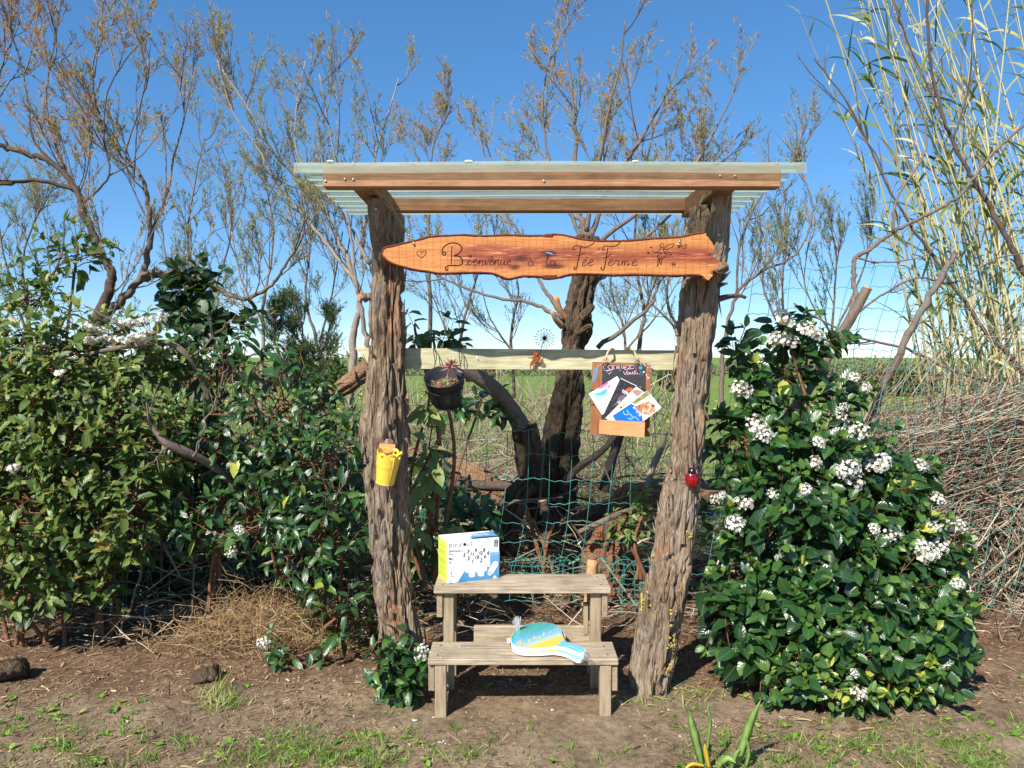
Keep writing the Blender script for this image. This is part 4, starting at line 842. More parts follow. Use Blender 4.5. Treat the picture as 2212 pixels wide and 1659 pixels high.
# ------------------------------------------------------------------ leaflet holder and leaflets
Z5 = lambda x, y, Y: P((2250 + x * .27125) / 1.84448, (1350 + y * .27125) / 1.84448, Y)
YH = 3.768
hold = thing('leaflet_holder', 'brown wooden leaflet holder with a small chalkboard reading SERVEZ VOUS, tied to the rail', 'leaflet holder', tuple(Z5(815, 1440, YH)))
h5 = lambda u, v, d: Z5(u, v, YH - d)
m_ = MB(); prism(m_, [(405, 338), (1262, 360), (1250, 1440), (372, 1400)], h5, 0, -.013); m_.build('back_board', M['holder_wood'], hold, smooth=False)
m_ = MB(); prism(m_, [(552, 380), (1190, 392), (1182, 1250), (540, 1240)], h5, .0025, .0002); m_.build('chalkboard', plain('chalkboard', srgb(62, 62, 66), .7, .2, .1, 20), hold, smooth=False)
YL = 3.70
def board(c8, name, mat_):
    mm = MB(); mm.add(A(c8), [(0, 1, 2, 3), (7, 6, 5, 4), (0, 4, 5, 1), (1, 5, 6, 2), (2, 6, 7, 3), (3, 7, 4, 0)]); mm.build(name, mat_, hold, smooth=False)
f4 = [Z5(513, 1190, YL), Z5(1180, 1222, YL), Z5(1170, 1450, YL), Z5(500, 1395, YL)]
board(f4[::-1] + [p + Vector((0, .012, 0)) for p in f4[::-1]], 'front_board', M['ledge_wood'])
for a, b, s in ((f4[0], f4[3], 1), (f4[1], f4[2], -1)):
    dx = Vector((s * .011, 0, 0)); q0, q1 = Vector((0, .0125, -.001)), Vector((0, YH - YL - .0003, -.001)); board([a + q0, a + dx + q0, b + dx + q0, b + q0][::-1] + [a + q1, a + dx + q1, b + dx + q1, b + q1][::-1], 'side_board', M['holder_wood'])
d0 = Vector((.0115, 0, .002)); d1 = Vector((-.0115, 0, .002)); up = Vector((0, 0, .011))
q = [f4[3] + d0 + Vector((0, .0125, 0)), f4[2] + d1 + Vector((0, .0125, 0)), f4[2] + d1 + Vector((0, .066, 0)), f4[3] + d0 + Vector((0, .066, 0))]; board(q + [p + up for p in q], 'box_floor', M['holder_wood'])
m_ = MB()
for x0, x1, y in ((385, 548, 752), (380, 470, 968)): box(m_, Z5((x0 + x1) / 2 - 2, y, YH - .001), (.0001 + (x1 - x0) * .000335, .003, .003), tint=.5)
m_.build('dark_band', plain('dark_band', srgb(44, 32, 28), .7), hold, smooth=False)
chalk = {n_: plain('chalk_' + n_, srgb(*c_), .8, .1, .05) for n_, c_ in (('pink', (232, 190, 216)), ('blue', (60, 170, 214)), ('yellow', (232, 206, 80)), ('white', (226, 232, 236)), ('red', (214, 110, 96)))}
m_ = MB(); d_ = .0026; rr = .0016
for p in ([(705, 402), (660, 395), (632, 412), (650, 432), (668, 448), (640, 462), (600, 472), (680, 460), (720, 442)], [(745, 395), (715, 398), (700, 418), (725, 424), (702, 432), (698, 448), (735, 440)], [(762, 445), (768, 398)], [(768, 398), (800, 400), (805, 418), (772, 428), (820, 444)], [(830, 395), (850, 440), (868, 392)], [(925, 392), (890, 400), (880, 420), (910, 420), (880, 428), (876, 452), (915, 445)], [(930, 402), (975, 395), (962, 420), (925, 442), (980, 440), (1018, 432)],
          [(862, 480), (892, 528), (918, 470), (925, 460)], [(938, 495), (922, 510), (930, 525), (950, 518), (952, 498), (938, 495)], [(968, 488), (966, 512), (985, 518), (1000, 485), (998, 512), (1010, 515)], [(1045, 470), (1022, 478), (1025, 492), (1045, 500), (1038, 514), (1008, 518)]): stroke(m_, p, h5, rr, d_, 5, 5, .3)
m_.build('chalk_lettering', chalk['pink'], hold)
dots = {'yellow': [(565, 412), (1005, 395), (1160, 488), (680, 492)], 'white': [(598, 398), (655, 512), (1112, 372), (1180, 398), (1068, 512), (1225, 372), (1250, 372), (1222, 425)], 'blue': [(575, 435), (578, 458), (632, 492), (1030, 412), (1115, 490), (1100, 518), (1138, 525), (1208, 465), (1245, 408), (822, 465)], 'red': [(604, 398), (800, 465), (1046, 432), (1052, 465)], 'pink': [(488, 395), (522, 378), (630, 345), (1165, 368)]}
for cn, l in dots.items():
    m_ = MB()
    for x, y in l:
        r = 8 if cn != 'yellow' or y != 488 else 16; dd = d_ + .0005 if 552 < x < 1190 and y > 382 else .0006; m_.add(A([h5(x + r * math.cos(a), y + r * math.sin(a), dd) for a in np.arange(9) * -.698]), [tuple(range(9))])
    if cn == 'blue':
        for a in np.arange(6) * 1.047: stroke(m_, [(1114 + 14 * math.cos(a) + 10 * math.cos(b), 426 + 14 * math.sin(a) + 10 * math.sin(b)) for b in np.arange(7) * 1.047], h5, .001, d_, 3, 4, .3)
        stroke(m_, [(412, 648), (440, 580), (460, 500), (466, 420)], h5, .0012, .0006, 5, 5, .3)
        for i in range(8):
            t_ = i / 7; x, y = 432 + 34 * t_, 615 - 170 * t_
            for s in (-1, 1): stroke(m_, [(x, y), (x + s * 24, y - 26 if s > 0 else y - 14), (x + s * 26, y - 36 if s > 0 else y - 30)], h5, .0015, .0006, 4, 5, .3)
    if cn == 'pink': stroke(m_, [(1212, 520), (1196, 528), (1208, 550), (1230, 565), (1245, 578), (1215, 582), (1205, 590)], h5, .002, .0006, 4, 5, .3)
    m_.build('chalk_marks', chalk[cn], hold, smooth=False)
rope = NT('rope', .85, .1); rope.col(rope.ramp(rope.n('TexWave', {'Vector': rope.coord(1, 1, 1), 'Scale': 160.0, 'Distortion': 2.0}), [(.3, srgb(170, 146, 108)), (.7, srgb(240, 226, 194))])); rope = rope.m
for pts, kc in (([(598, 318, .001), (612, 280, -.004), (632, 200, -.004), (668, 150, -.006), (700, 148, .03), (720, 160, .06)], (600, 295)), ([(1060, 330, .001), (1046, 280, -.004), (1030, 200, -.004), (1000, 152, -.006), (960, 142, .03), (930, 160, .06)], (1060, 290))):
    m_ = MB(); pth = crom(A([Z5(a, b, YH + .002 + c_) for a, b, c_ in pts]), 8); tubes(m_, pth, .0042, 8)
    for s in (0, math.pi):   # two twisted strands
        t__, u__, w__ = frames(pth[None]); ph = np.linspace(0, 30, len(pth)) + s; tubes(m_, pth + .0022 * (np.cos(ph)[:, None] * u__[0] + np.sin(ph)[:, None] * w__[0]), .0034, 6)
    kn = np.array(Z5(kc[0], kc[1], YH - .006)); lathe(m_, [(0, .009), (.006, .007), (.009, 0), (.006, -.007), (0, -.009)], c=kn, k=12)
    for _ in range(34): tubes(m_, crom(np.array([kn, kn + R.normal(0, .006, 3) + [0, -.006, -.002], kn + R.normal(0, .011, 3) + [0, -.006, -.006]]), 3), .0008, 3)
    m_.build('rope_loop', rope, hold)
def leaflet(label, quad, Yf, parts, mat_, th=.0016):
    t_ = thing('leaflet', label, 'leaflet', tuple(Z5(*np.mean(quad, 0), Yf)), 'leaflets in the wooden holder')
    mp = lambda u, v, d: Z5(u, v, Yf - d)
    m_ = MB(); prism(m_, quad, mp, 0, -th); m_.build('paper', mat_, t_, smooth=False)
    for i, (nm_, poly, mm) in enumerate(parts):
        m_ = MB()
        if isinstance(poly, dict): text_mb(m_, poly['s'], mp, poly['x'], poly['y'], poly['h'], .0012 + .0002 * i, poly.get('rot', 0), sx=poly.get('sx', 1), bold=.03)
        elif isinstance(poly[0], list):
            for l in poly: stroke(m_, l, mp, poly_r.get(nm_, .0016), .0012, 4, 5, .3)
        else: m_.add(A([mp(*q, .0004 + .0002 * i) for q in poly]), [tuple(range(len(poly)))[::-1]])
        m_.build(nm_, mm, t_, smooth=False)
poly_r = {'white_marks': .0022, 'orange_rays': .0013, 'pale_marks': .0022, 'figures': .0045}
C = lambda n_, *c: plain(n_, srgb(*c), .4, .4, .04)
leaflet('white leaflet with a pink label and pale blue swoosh, leftmost in the holder', [(770, 548), (352, 808), (548, 1118), (966, 858)], 3.756, [('pink_label', [(628, 632), (678, 704), (520, 790), (483, 725)], C('label_pink', 216, 110, 166)), ('white_marks', [[(520, 735), (505, 755), (525, 770), (560, 742)], [(560, 715), (600, 735), (640, 690)], [(580, 705), (650, 668)]], C('label_white', 248, 248, 248)), ('pale_print', [(388, 806), (600, 700), (640, 760), (590, 850), (470, 930)], C('swoosh_pale', 178, 220, 240)), ('blue_swoosh', [(460, 800), (520, 790), (600, 740), (625, 740), (610, 800), (560, 825), (480, 830), (468, 865)], C('swoosh_blue', 96, 180, 224))], C('paper_white', 244, 246, 248))
fol = NT('dark_photo', .25, .5); fol.col(fol.ramp(fol.noise(fol.coord(1, 1, 1), 90, 5, .7, 1), [(.42, srgb(30, 30, 34)), (.6, srgb(70, 66, 72)), (.78, srgb(150, 140, 150))]))
leaflet('dark leaflet without visible lettering, behind the black one', [(1060, 688), (1232, 768), (1180, 900), (960, 860)], 3.752, [('orange_dots', [(1085, 705), (1110, 700), (1125, 718), (1100, 722)], C('dot_gold', 220, 170, 60))], fol.m)
leaflet('black leaflet with an orange sun and the heading TERR', [(820, 572), (1190, 752), (920, 1330), (535, 1185)], 3.747, [('white_edge', [(820, 572), (1062, 690), (1058, 700), (816, 582)], C('edge_white', 210, 210, 206)), ('orange_rays', [[(958, 770), (958 + 72 * math.cos(a), 770 - 58 * math.sin(a))] for a in np.linspace(.1, 3.05, 13)], C('ray_orange', 236, 104, 40)), ('heading', dict(s='TERRA', x=832, y=782, h=40, rot=-.42, sx=.75), C('heading_white', 240, 240, 240)), ('photo_print', [(790, 850), (905, 800), (880, 900), (690, 1000), (760, 930)], C('dim_violet', 112, 96, 116)), ('pale_patch', [(770, 930), (815, 905), (815, 935), (780, 950)], C('pale_patch', 196, 184, 210))], fol.m)
leaflet('cream leaflet with small rose photographs, third layer in the holder', [(1050, 700), (1190, 800), (800, 1300), (598, 1165)], 3.739, [('photo_print', [(985, 768), (1050, 738), (1150, 772), (1110, 820), (1060, 850)], C('rose_photo', 168, 140, 124)), ('photo_print', [(830, 975), (880, 935), (905, 985), (860, 1010)], C('tan_photo', 196, 178, 140)), ('photo_print', [(800, 1010), (830, 985), (850, 1005), (820, 1030)], C('brown_photo', 120, 76, 54))], C('paper_cream', 246, 242, 230))
figm = NT('beach_photo', .35, .45); figm.col(figm.ramp(figm.noise(figm.coord(), 55, 5, .7, .5), [(.35, srgb(150, 84, 56)), (.5, srgb(206, 142, 100)), (.62, srgb(244, 228, 206)), (.8, srgb(252, 250, 246))]))
pal = NT('palm_photo', .35, .45); pal.col(pal.ramp(pal.noise(pal.coord(), 120, 4, .7), [(.4, srgb(96, 104, 48)), (.55, srgb(160, 152, 88)), (.7, srgb(240, 236, 220))]))
leaflet('bright blue leaflet with a family beach photo and the word WORLD, in front', [(1215, 755), (1420, 1010), (905, 1400), (700, 1130)], 3.728, [('palm_photo', [(1215, 760), (1262, 815), (1040, 960), (985, 935)], pal.m), ('beach_photo', [(1230, 905), (1290, 950), (1330, 1000), (1325, 1070), (1240, 1120), (1150, 1105), (1045, 990)], figm.m), ('blue_cover', [(700, 1130), (975, 950), (1040, 985), (1130, 1110), (1150, 1210), (905, 1395)], C('cover_blue', 24, 112, 206)), ('pale_marks', [[(860, 1065), (880, 1110), (905, 1115)], [(910, 1045), (940, 1090)], [(900, 1120), (960, 1105), (1000, 1150), (1050, 1150)], [(930, 1165), (970, 1180), (1000, 1170)], [(1060, 1160), (1085, 1200)]], C('mark_pale', 150, 196, 232)), ('word_back', [(1000, 1005), (1030, 990), (1128, 1120), (1112, 1146), (1088, 1140)], C('word_pale', 214, 222, 240)), ('heading', dict(s='WORLD', x=1008, y=1030, h=34, rot=-.95, sx=.95), C('word_violet', 92, 96, 156)), ('figures', [[(1110, 985), (1105, 1020), (1140, 1050)], [(1215, 930), (1190, 960), (1170, 1000)], [(1300, 990), (1275, 1030), (1240, 1080)]], C('skin', 196, 128, 92)), ('hair', [(1275, 985), (1295, 960), (1322, 975), (1315, 1010), (1285, 1015)], C('hair_dark', 74, 40, 34)), ('hair', [(1080, 985), (1105, 965), (1120, 990), (1105, 1015), (1085, 1012)], C('hair_brown', 120, 62, 46)), ('red_scarf', [(1040, 990), (1055, 985), (1140, 1090), (1140, 1104)], C('scarf_red', 196, 52, 56))], C('paper_photo', 246, 240, 232))

# ------------------------------------------------------------------ plant helpers
def leaf_tpl(w=.5, fold=.16, droop=.12, wave=0.0):
    ts = [.16, .42, .74]; ws = [.38, .5, .40]; V = [(0, 0, 0)]; UV = [(0, 0)]
    for i, (t, hw) in enumerate(zip(ts, ws)):
        z = -droop * t * t
        for s in (-1, 0, 1): V.append((s * hw * w, t, z + abs(s) * hw * w * fold * 2 + wave * s * (1 if i % 2 else -1) * .03)); UV.append((s, t))
    V.append((0, 1, -droop)); UV.append((0, 1))
    T = [(0, 2, 1), (0, 3, 2), (10, 7, 8), (10, 8, 9)]; Q = [(1, 2, 5, 4), (2, 3, 6, 5), (4, 5, 8, 7), (5, 6, 9, 8)]
    return np.array(V, float), np.array(T), np.array(Q), np.array(UV, float)
def basis(ax, nr):
    y = unit(ax); x = unit(np.cross(y, nr)); z = np.cross(x, y); return np.stack([x, y, z], -1)     # columns
def scatter(mb, tpl, pos, B, L, tint):
    V, T, Q, UV = tpl; N = len(pos); n = len(V)
    if N == 0: return
    W = pos[:, None] + L[:, None, None] * np.einsum('nij,kj->nki', B, V); off = (np.arange(N) * n)[:, None, None]; b = mb.n
    mb.add(W.reshape(-1, 3), (off + Q[None]).reshape(-1, 4), np.repeat(tint, n), np.tile(UV, (N, 1)))
    mb.f.append((off + T[None]).reshape(-1, 3) + b)
def ribbons(mb, base, d, L, w, droop=.3, S=4, tint=.5, tipw=.15, side=None):
    base = np.asarray(base, float); N = len(base); d = unit(d); L = np.broadcast_to(L, (N,)); w = np.broadcast_to(w, (N,)); droop = np.broadcast_to(droop, (N,))
    t = np.linspace(0, 1, S); p = base[:, None] + d[:, None] * (L[:, None] * t)[..., None]; p = p + np.array([0, 0, -1]) * (droop[:, None] * L[:, None] * t[None]**2)[..., None]
    sd = unit(np.cross(d, R.normal(size=(N, 3)))) if side is None else side
    ww = w[:, None] * np.interp(t, [0, .35, 1], [.7, 1, tipw])[None] / 2
    v = np.stack([p - sd[:, None] * ww[..., None], p + sd[:, None] * ww[..., None]], 2)
    o = (np.arange(N) * S * 2)[:, None, None]; i = (np.arange(S - 1) * 2)[None, :, None]; q = np.array([0, 1, 3, 2])
    mb.add(v.reshape(-1, 3), (o + i + q).reshape(-1, 4), np.repeat(np.broadcast_to(tint, (N,)), S * 2))
def rnd(n): return R.random(n)
def rdir(n): return unit(R.normal(size=(n, 3)))
def ellipsoid(px, py, rx, ry, Y, ryd): 
    c = np.array(P(px, py, Y)); return c, np.array([rx * Y / F, ryd, ry * Y / F])

LEAF_T = (.12, .3, .45, .6, .78, .95)
def leaf_meshes(mat, w, droop):
    out = []
    for t in LEAF_T:
        for s in (0, 1):
            V, T, Q, UV = leaf_tpl(w * (1 + .12 * s), .14 + .14 * s, droop + .14 * s, s); m_ = MB(); m_.add(V, T, t, UV); m_.f.append(Q); out.append(m_.mesh('leaf', mat))
    return out
def flower_mesh(n, rad, seed):
    rr = np.random.default_rng(seed); m_ = MB(); u = rdir_(rr, n * 3); u = u[u[:, 2] > .1][:n]; pos = u * rad * np.array([1, 1, .62]) * (1 + rr.normal(0, .06, (len(u), 1)))
    for p, nn in zip(pos, unit(u + rr.normal(0, .3, u.shape))):
        x = unit(np.cross(nn, [.3, .8, .1])); y = np.cross(nn, x); r = rad * rr.uniform(.17, .23); a0 = rr.random() * 6; V = [p]; 
        for k_ in range(5):
            a = a0 + k_ * 1.257
            for da, q in ((-.5, .72), (0, 1.0), (.5, .72)): V.append(p + r * q * (math.cos(a + da) * x + math.sin(a + da) * y) + nn * r * .16)
        m_.add(V, [(0, 1 + 3 * k_, 2 + 3 * k_, 3 + 3 * k_) for k_ in range(5)], rr.uniform(.3, 1) if rr.random() > .16 else .05)
    tubes(m_, np.stack([np.zeros_like(pos) + [0, 0, -rad * .6], pos * .95], 1), np.full((len(pos), 2), rad * .018), 3, 0.0)
    return m_.mesh('flower_head', M['white_petal'], False)
def rdir_(rr, n): return unit(rr.normal(size=(n, 3)))
FLOWERS = [flower_mesh(46, 1.0, 1), flower_mesh(60, 1.0, 2), flower_mesh(34, 1.0, 3)]

def shrub(name, label, cat, blobs, nsh, mat, stemmat, base, leafL=(.05, .085), w=.5, droop=.15, flowers=(), hang=.2, tip=.8, seed=0, npart=300, fill=.5, tipn=3, shootL=(.08, .2), twigtop=.4, up=.45, extra=None, zmin=.03, base_t=(.15, .62), flup=0.0, fsize=1.22):
    global R; R = np.random.default_rng(seed + 100)
    E = [ellipsoid(*b[:6]) for b in blobs]; area = np.array([e[1][0] * e[1][2] * (b[6] if len(b) > 6 else 1) for e, b in zip(E, blobs)]); area /= area.sum()
    bi = R.choice(len(E), nsh * 3, p=area); u = rdir(nsh * 3); keep = rnd(nsh * 3) < (.45 - .55 * u[:, 1] + .3 * u[:, 2]); bi, u = bi[keep], u[keep]
    cc = np.array([e[0] for e in E]); rr = np.array([e[1] for e in E]); pos = cc[bi] + u * rr[bi] * R.uniform(.72, 1.05, (len(bi), 1))
    ins = np.zeros(len(pos), bool)
    for j in range(len(E)): ins |= (np.linalg.norm((pos - cc[j]) / rr[j], axis=1) < .8) & (bi != j)
    ok = (~ins | (rnd(len(pos)) < .3)) & (pos[:, 2] > zmin); pos, u, bi = pos[ok][:nsh], u[ok][:nsh], bi[ok][:nsh]; N = len(pos)
    d = unit(u * .7 + np.array([0, -.15, up]) + R.normal(0, .33, (N, 3))); SL = R.uniform(*shootL, N); st = pos - d * SL[:, None] * .6
    t_ = thing(name, label, cat, tuple(base[0]))
    lp, la, ln, ll, lt = [], [], [], [], []
    perp0 = unit(np.cross(d, rdir(N)))
    for node, tt in enumerate((.3, .65, .95)):
        pr = perp0 if node % 2 == 0 else np.cross(d, perp0)
        for s in (-1, 1):
            kp = rnd(N) < .88; p = st + d * (SL * tt)[:, None]; a = unit(d * (.3 + .25 * node) + s * pr * .95 + np.array([0, -.1, -hang]) + R.normal(0, .18, (N, 3)))
            nn = unit(d * .5 + np.array([0, 0, .55]) + SDIR * .45 + R.normal(0, .28, (N, 3)))
            lp.append((p + a * .008)[kp]); la.append(a[kp]); ln.append(nn[kp]); ll.append((R.uniform(*leafL, N) * (1.08 - .16 * node))[kp]); lt.append((R.uniform(*base_t, N) + .08 * node)[kp])
    for s in range(tipn):
        kp = rnd(N) < .8; a = unit(d * .9 + np.cos(s * 2.1) * perp0 * .5 + np.sin(s * 2.1) * np.cross(d, perp0) * .5 + R.normal(0, .15, (N, 3))); nn = unit(perp0 * np.cos(s * 2.1 + 3) + d * .4 + SDIR * .3)
        lp.append((st + d * SL[:, None])[kp]); la.append(a[kp]); ln.append(nn[kp]); ll.append((R.uniform(.3, .62, N) * leafL[1])[kp]); lt.append((R.uniform(tip - .22, tip + .13, N))[kp])
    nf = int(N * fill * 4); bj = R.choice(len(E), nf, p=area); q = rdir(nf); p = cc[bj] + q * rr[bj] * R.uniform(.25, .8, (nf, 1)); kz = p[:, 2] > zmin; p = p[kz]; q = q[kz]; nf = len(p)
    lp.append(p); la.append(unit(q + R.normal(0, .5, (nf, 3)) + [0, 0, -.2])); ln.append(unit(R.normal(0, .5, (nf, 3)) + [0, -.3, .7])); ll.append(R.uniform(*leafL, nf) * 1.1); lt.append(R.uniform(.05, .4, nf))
    lp, la, ln, ll, lt = (np.concatenate(z) for z in (lp, la, ln, ll, lt)); lt = np.clip(lt, 0, 1); odd = rnd(len(lt)); lt = np.where(odd < .012, 1.0, lt); ll = ll * np.exp(R.normal(0, .16, len(ll)))
    g = lp[:, 2] > .012; lp, la, ln, ll, lt = lp[g], la[g], ln[g], ll[g], lt[g]
    # the leaves that show largest become parts of their own
    mid = lp + la * ll[:, None] * .5; vx, vy = proj(mid); cell = (vx // 24).astype(int) * 10000 + (vy // 24).astype(int); order = np.lexsort((mid[:, 1], cell)); first = np.ones(len(order), bool); first[1:] = cell[order][1:] != cell[order][:-1]
    cand = order[first]; cand = cand[(vx[cand] > -20) & (vx[cand] < 2232) & (vy[cand] < 1680)]; face = np.abs(np.sum(ln[cand] * unit(np.array([0, 0, CH]) - mid[cand]), 1)) * ll[cand]; pick = cand[np.argsort(-face)[:npart]]
    B = basis(la, ln); me = leaf_meshes(mat, w, droop)
    for i in pick:
        m4 = Matrix(B[i].tolist()).to_4x4() @ Matrix.Scale(float(ll[i]), 4); m4.translation = Vector(lp[i]); v_ = int(np.argmin(abs(np.array(LEAF_T) - lt[i]))) * 2 + (i % 2); place('leaf', me[v_], t_, m4)
    rest = np.ones(len(lp), bool); rest[pick] = False; m_ = MB()
    for h in (0, 1):
        sel = rest & (np.arange(len(lp)) % 2 == h); scatter(m_, leaf_tpl(w * (1 + .12 * h), .14 + .14 * h, droop + .14 * h, h), lp[sel], B[sel], ll[sel], lt[sel])
    m_.build('foliage', mat, t_, kind='stuff')
    # stems and twigs
    bs = np.array([tuple(b) for b in base])
    for j in range(len(E)):
        b0 = bs[np.argmin(np.abs(bs[:, 0] - cc[j][0]))] + R.normal(0, .03, 3) * [1, 1, 0]; top = cc[j] + [0, .02, rr[j][2] * .5]; h = top[2] - b0[2]
        path = crom(np.array([b0, b0 * .55 + top * .45 + R.normal(0, .06, 3) * [1, .6, .3], cc[j] + R.normal(0, .03, 3), top]), 5); m_ = MB(); tubes(m_, path, np.linspace(.013, .004, len(path)), 7); m_.build('stem', stemmat, t_)
    m_ = MB(); a0 = cc[bi] + R.normal(0, .25, (N, 3)) * rr[bi]; mid = a0 * .45 + st * .55 + R.normal(0, .025, (N, 3)); tubes(m_, np.stack([a0, mid, st, st + d * SL[:, None]], 1), np.tile([.0042, .0032, .0024, .0014], (N, 1)), 4); m_.build('twigs', stemmat, t_, kind='stuff')
    for i, fl in enumerate(flowers):
        x, y, r = fl[:3]; dd = np.hypot(vx - x, vy - y); near = mid_y(lp, vx, vy, x, y) if len(fl) < 4 else fl[3]
        c = np.array(P(x, y, near - .06)); rw = fsize * r * near / F; nrm = Vector(unit(np.array([R.normal(0, .25), -.75 * (1 - flup) + R.normal(0, .2), .75 - .25 * hang + flup])))
        m4 = Matrix.Translation(c) @ nrm.to_track_quat('Z', 'Y').to_matrix().to_4x4() @ Matrix.Rotation(R.random() * 6, 4, 'Z') @ Matrix.Diagonal((rw * R.uniform(.85, 1.15), rw * R.uniform(.8, 1.1), rw, 1)); fo = place('flower_head', FLOWERS[i % 3], t_, m4)
        m_ = MB(); e = c + np.array([R.normal(0, .02), .07, -.07 + .03 * R.normal()]); tubes(m_, crom(np.array([c - np.array(nrm) * rw * .4, (c + e) / 2 + [0, 0, .01], e]), 3), .0018, 4); m_.build('stalk', M['stem_brown'], fo)
    return t_
def mid_y(lp, vx, vy, x, y):
    s = np.hypot(vx - x, vy - y) < 26
    return float(np.percentile(lp[s, 1], 12)) if s.sum() > 3 else float(np.median(lp[:, 1]))

UPV = np.array([-.22, 0, 1.])
def grow(par, n, t0, t1, L, ang, upb, S=5, jit=.04, upv=UPV, taper=.5):
    """children on parent polylines par (N,S,3): n each; returns (N*n,S,3), lengths, t"""
    N, Sp, _ = par.shape; pi = np.repeat(np.arange(N), n); m = len(pi); t = R.uniform(t0, t1, m); f = t * (Sp - 1); i = np.minimum(f.astype(int), Sp - 2); fr = (f - i)[:, None]
    a, b = par[pi, i], par[pi, i + 1]; st = a * (1 - fr) + b * fr; tg = unit(b - a); pr = unit(np.cross(tg, rdir(m))); an = R.uniform(*ang, m)[:, None]
    d = unit(tg * np.cos(an) + pr * np.sin(an)); ln = R.uniform(*L, m) * (1 - taper * (t - t0) / max(1e-6, t1 - t0)); out = np.empty((m, S, 3)); out[:, 0] = st; cur = st.copy()
    for k_ in range(1, S):
        d = unit(d + upv * upb / S + R.normal(0, jit, (m, 3))); cur = cur + d * (ln / (S - 1))[:, None]; out[:, k_] = cur
    return out, ln, t
def sprigs(mb, par, n, L=(.014, .036), w=.0036, tint0=.45, tv=.22, zt=None):
    N, Sp, _ = par.shape; pi = np.repeat(np.arange(N), n); m = len(pi); t = R.uniform(.1, 1.0, m); f = t * (Sp - 1); i = np.minimum(f.astype(int), Sp - 2); fr = (f - i)[:, None]
    a, b = par[pi, i], par[pi, i + 1]; st = a * (1 - fr) + b * fr; tg = unit(b - a); d = unit(tg * .8 + rdir(m) * .75 + np.array([0, 0, .25])); l = R.uniform(*L, m); sd = unit(np.cross(d, rdir(m)))
    base_t = np.repeat(R.normal(tint0, tv * .6, N), n); ti = np.clip(base_t + R.normal(0, tv * .5, m) + (0 if zt is None else .16 * np.clip((st[:, 2] - zt) / 1.2, -1, 1.5)), 0, 1)
    v = np.stack([st, st + d * (l * .45)[:, None] + sd * w / 2, st + d * l[:, None], st + d * (l * .45)[:, None] - sd * w / 2], 1); o = (np.arange(m) * 4)[:, None] + np.arange(4)
    mb.add(v.reshape(-1, 3), o, np.repeat(ti, 4))
def tree(name, label, cat, limbs, n1=7, n2=6, n3=3, L1=(.5, 1.1), L2=(.18, .5), L3=(.06, .18), upb=.9, ns=10, tint=.45, barkm='limb_bark', seed=0, group=None, w=.006, sprig_mat='sprig', zt=2.6, t0=.22, ang=(.3, .95), bough='branch', rough=.35, twigr=1.0, sL=(.02, .05)):
    """limbs: lists of (vx,vy,Y,r); the first is the trunk"""
    global R; R = np.random.default_rng(seed + 500)
    rows = [np.array([(*P(a, b, c), r) for a, b, c, r in l]) for l in limbs]; t_ = thing(name, label, cat, (float(rows[0][0][0]), float(rows[0][0][1]), 0.0), group)
    l1 = []
    for j, rw in enumerate(rows):
        q = crom(rw, 7); m_ = MB(); q[1:-1, :3] += R.normal(0, .006, (len(q) - 2, 3)) * (q[1:-1, 3:] / .02).clip(.3, 1.5); tubes(m_, q[:, :3], np.maximum(q[:, 3] * (1 + R.normal(0, .05, len(q))), .003), 9 if q[0, 3] > .012 else 6, .5, True); m_.build('trunk' if j == 0 else bough, M[barkm], t_)
        s = np.concatenate([[0], np.cumsum(np.linalg.norm(np.diff(q[:, :3], axis=0), axis=1))]); k_ = max(2, int(s[-1] * n1 / 1.6)); qq = np.stack([np.interp(np.linspace(0, s[-1], 14), s, q[:, c]) for c in range(3)], -1)
        c1, ln, tt = grow(qq[None], k_, t0 if j == 0 else .12, 1, L1, ang, upb, 7, .07); l1.append(c1); 
    l1 = np.concatenate(l1); m_ = MB(); S1 = l1.shape[1]; tubes(m_, l1, np.tile(np.linspace(.0056, .0018, S1) * twigr, (len(l1), 1)), 5, R.uniform(.1, .7, len(l1)))
    l2, ln, tt = grow(l1, n2, .15, 1, L2, (.25, .8), upb, 5, .08); tubes(m_, l2, np.tile(np.linspace(.0026, .0012, 5) * twigr, (len(l2), 1)), 4, R.uniform(.2, 1, len(l2)))
    sp = MB()
    if n3:
        l3, ln, tt = grow(l2, n3, .2, 1, L3, (.3, .9), upb * .6, 4, .1); tubes(m_, l3, np.tile(np.linspace(.0018, .0009, 4) * twigr, (len(l3), 1)), 3, R.uniform(.3, 1, len(l3)))
        if ns: sprigs(sp, l3, ns, sL, w, tint, .24, zt)
    if ns: sprigs(sp, l2, ns + 2, sL, w, tint, .24, zt)
    m_.build('twigs', M['twig'], t_, kind='stuff'); sp.build('foliage', M[sprig_mat], t_, smooth=False, kind='stuff')
    return t_

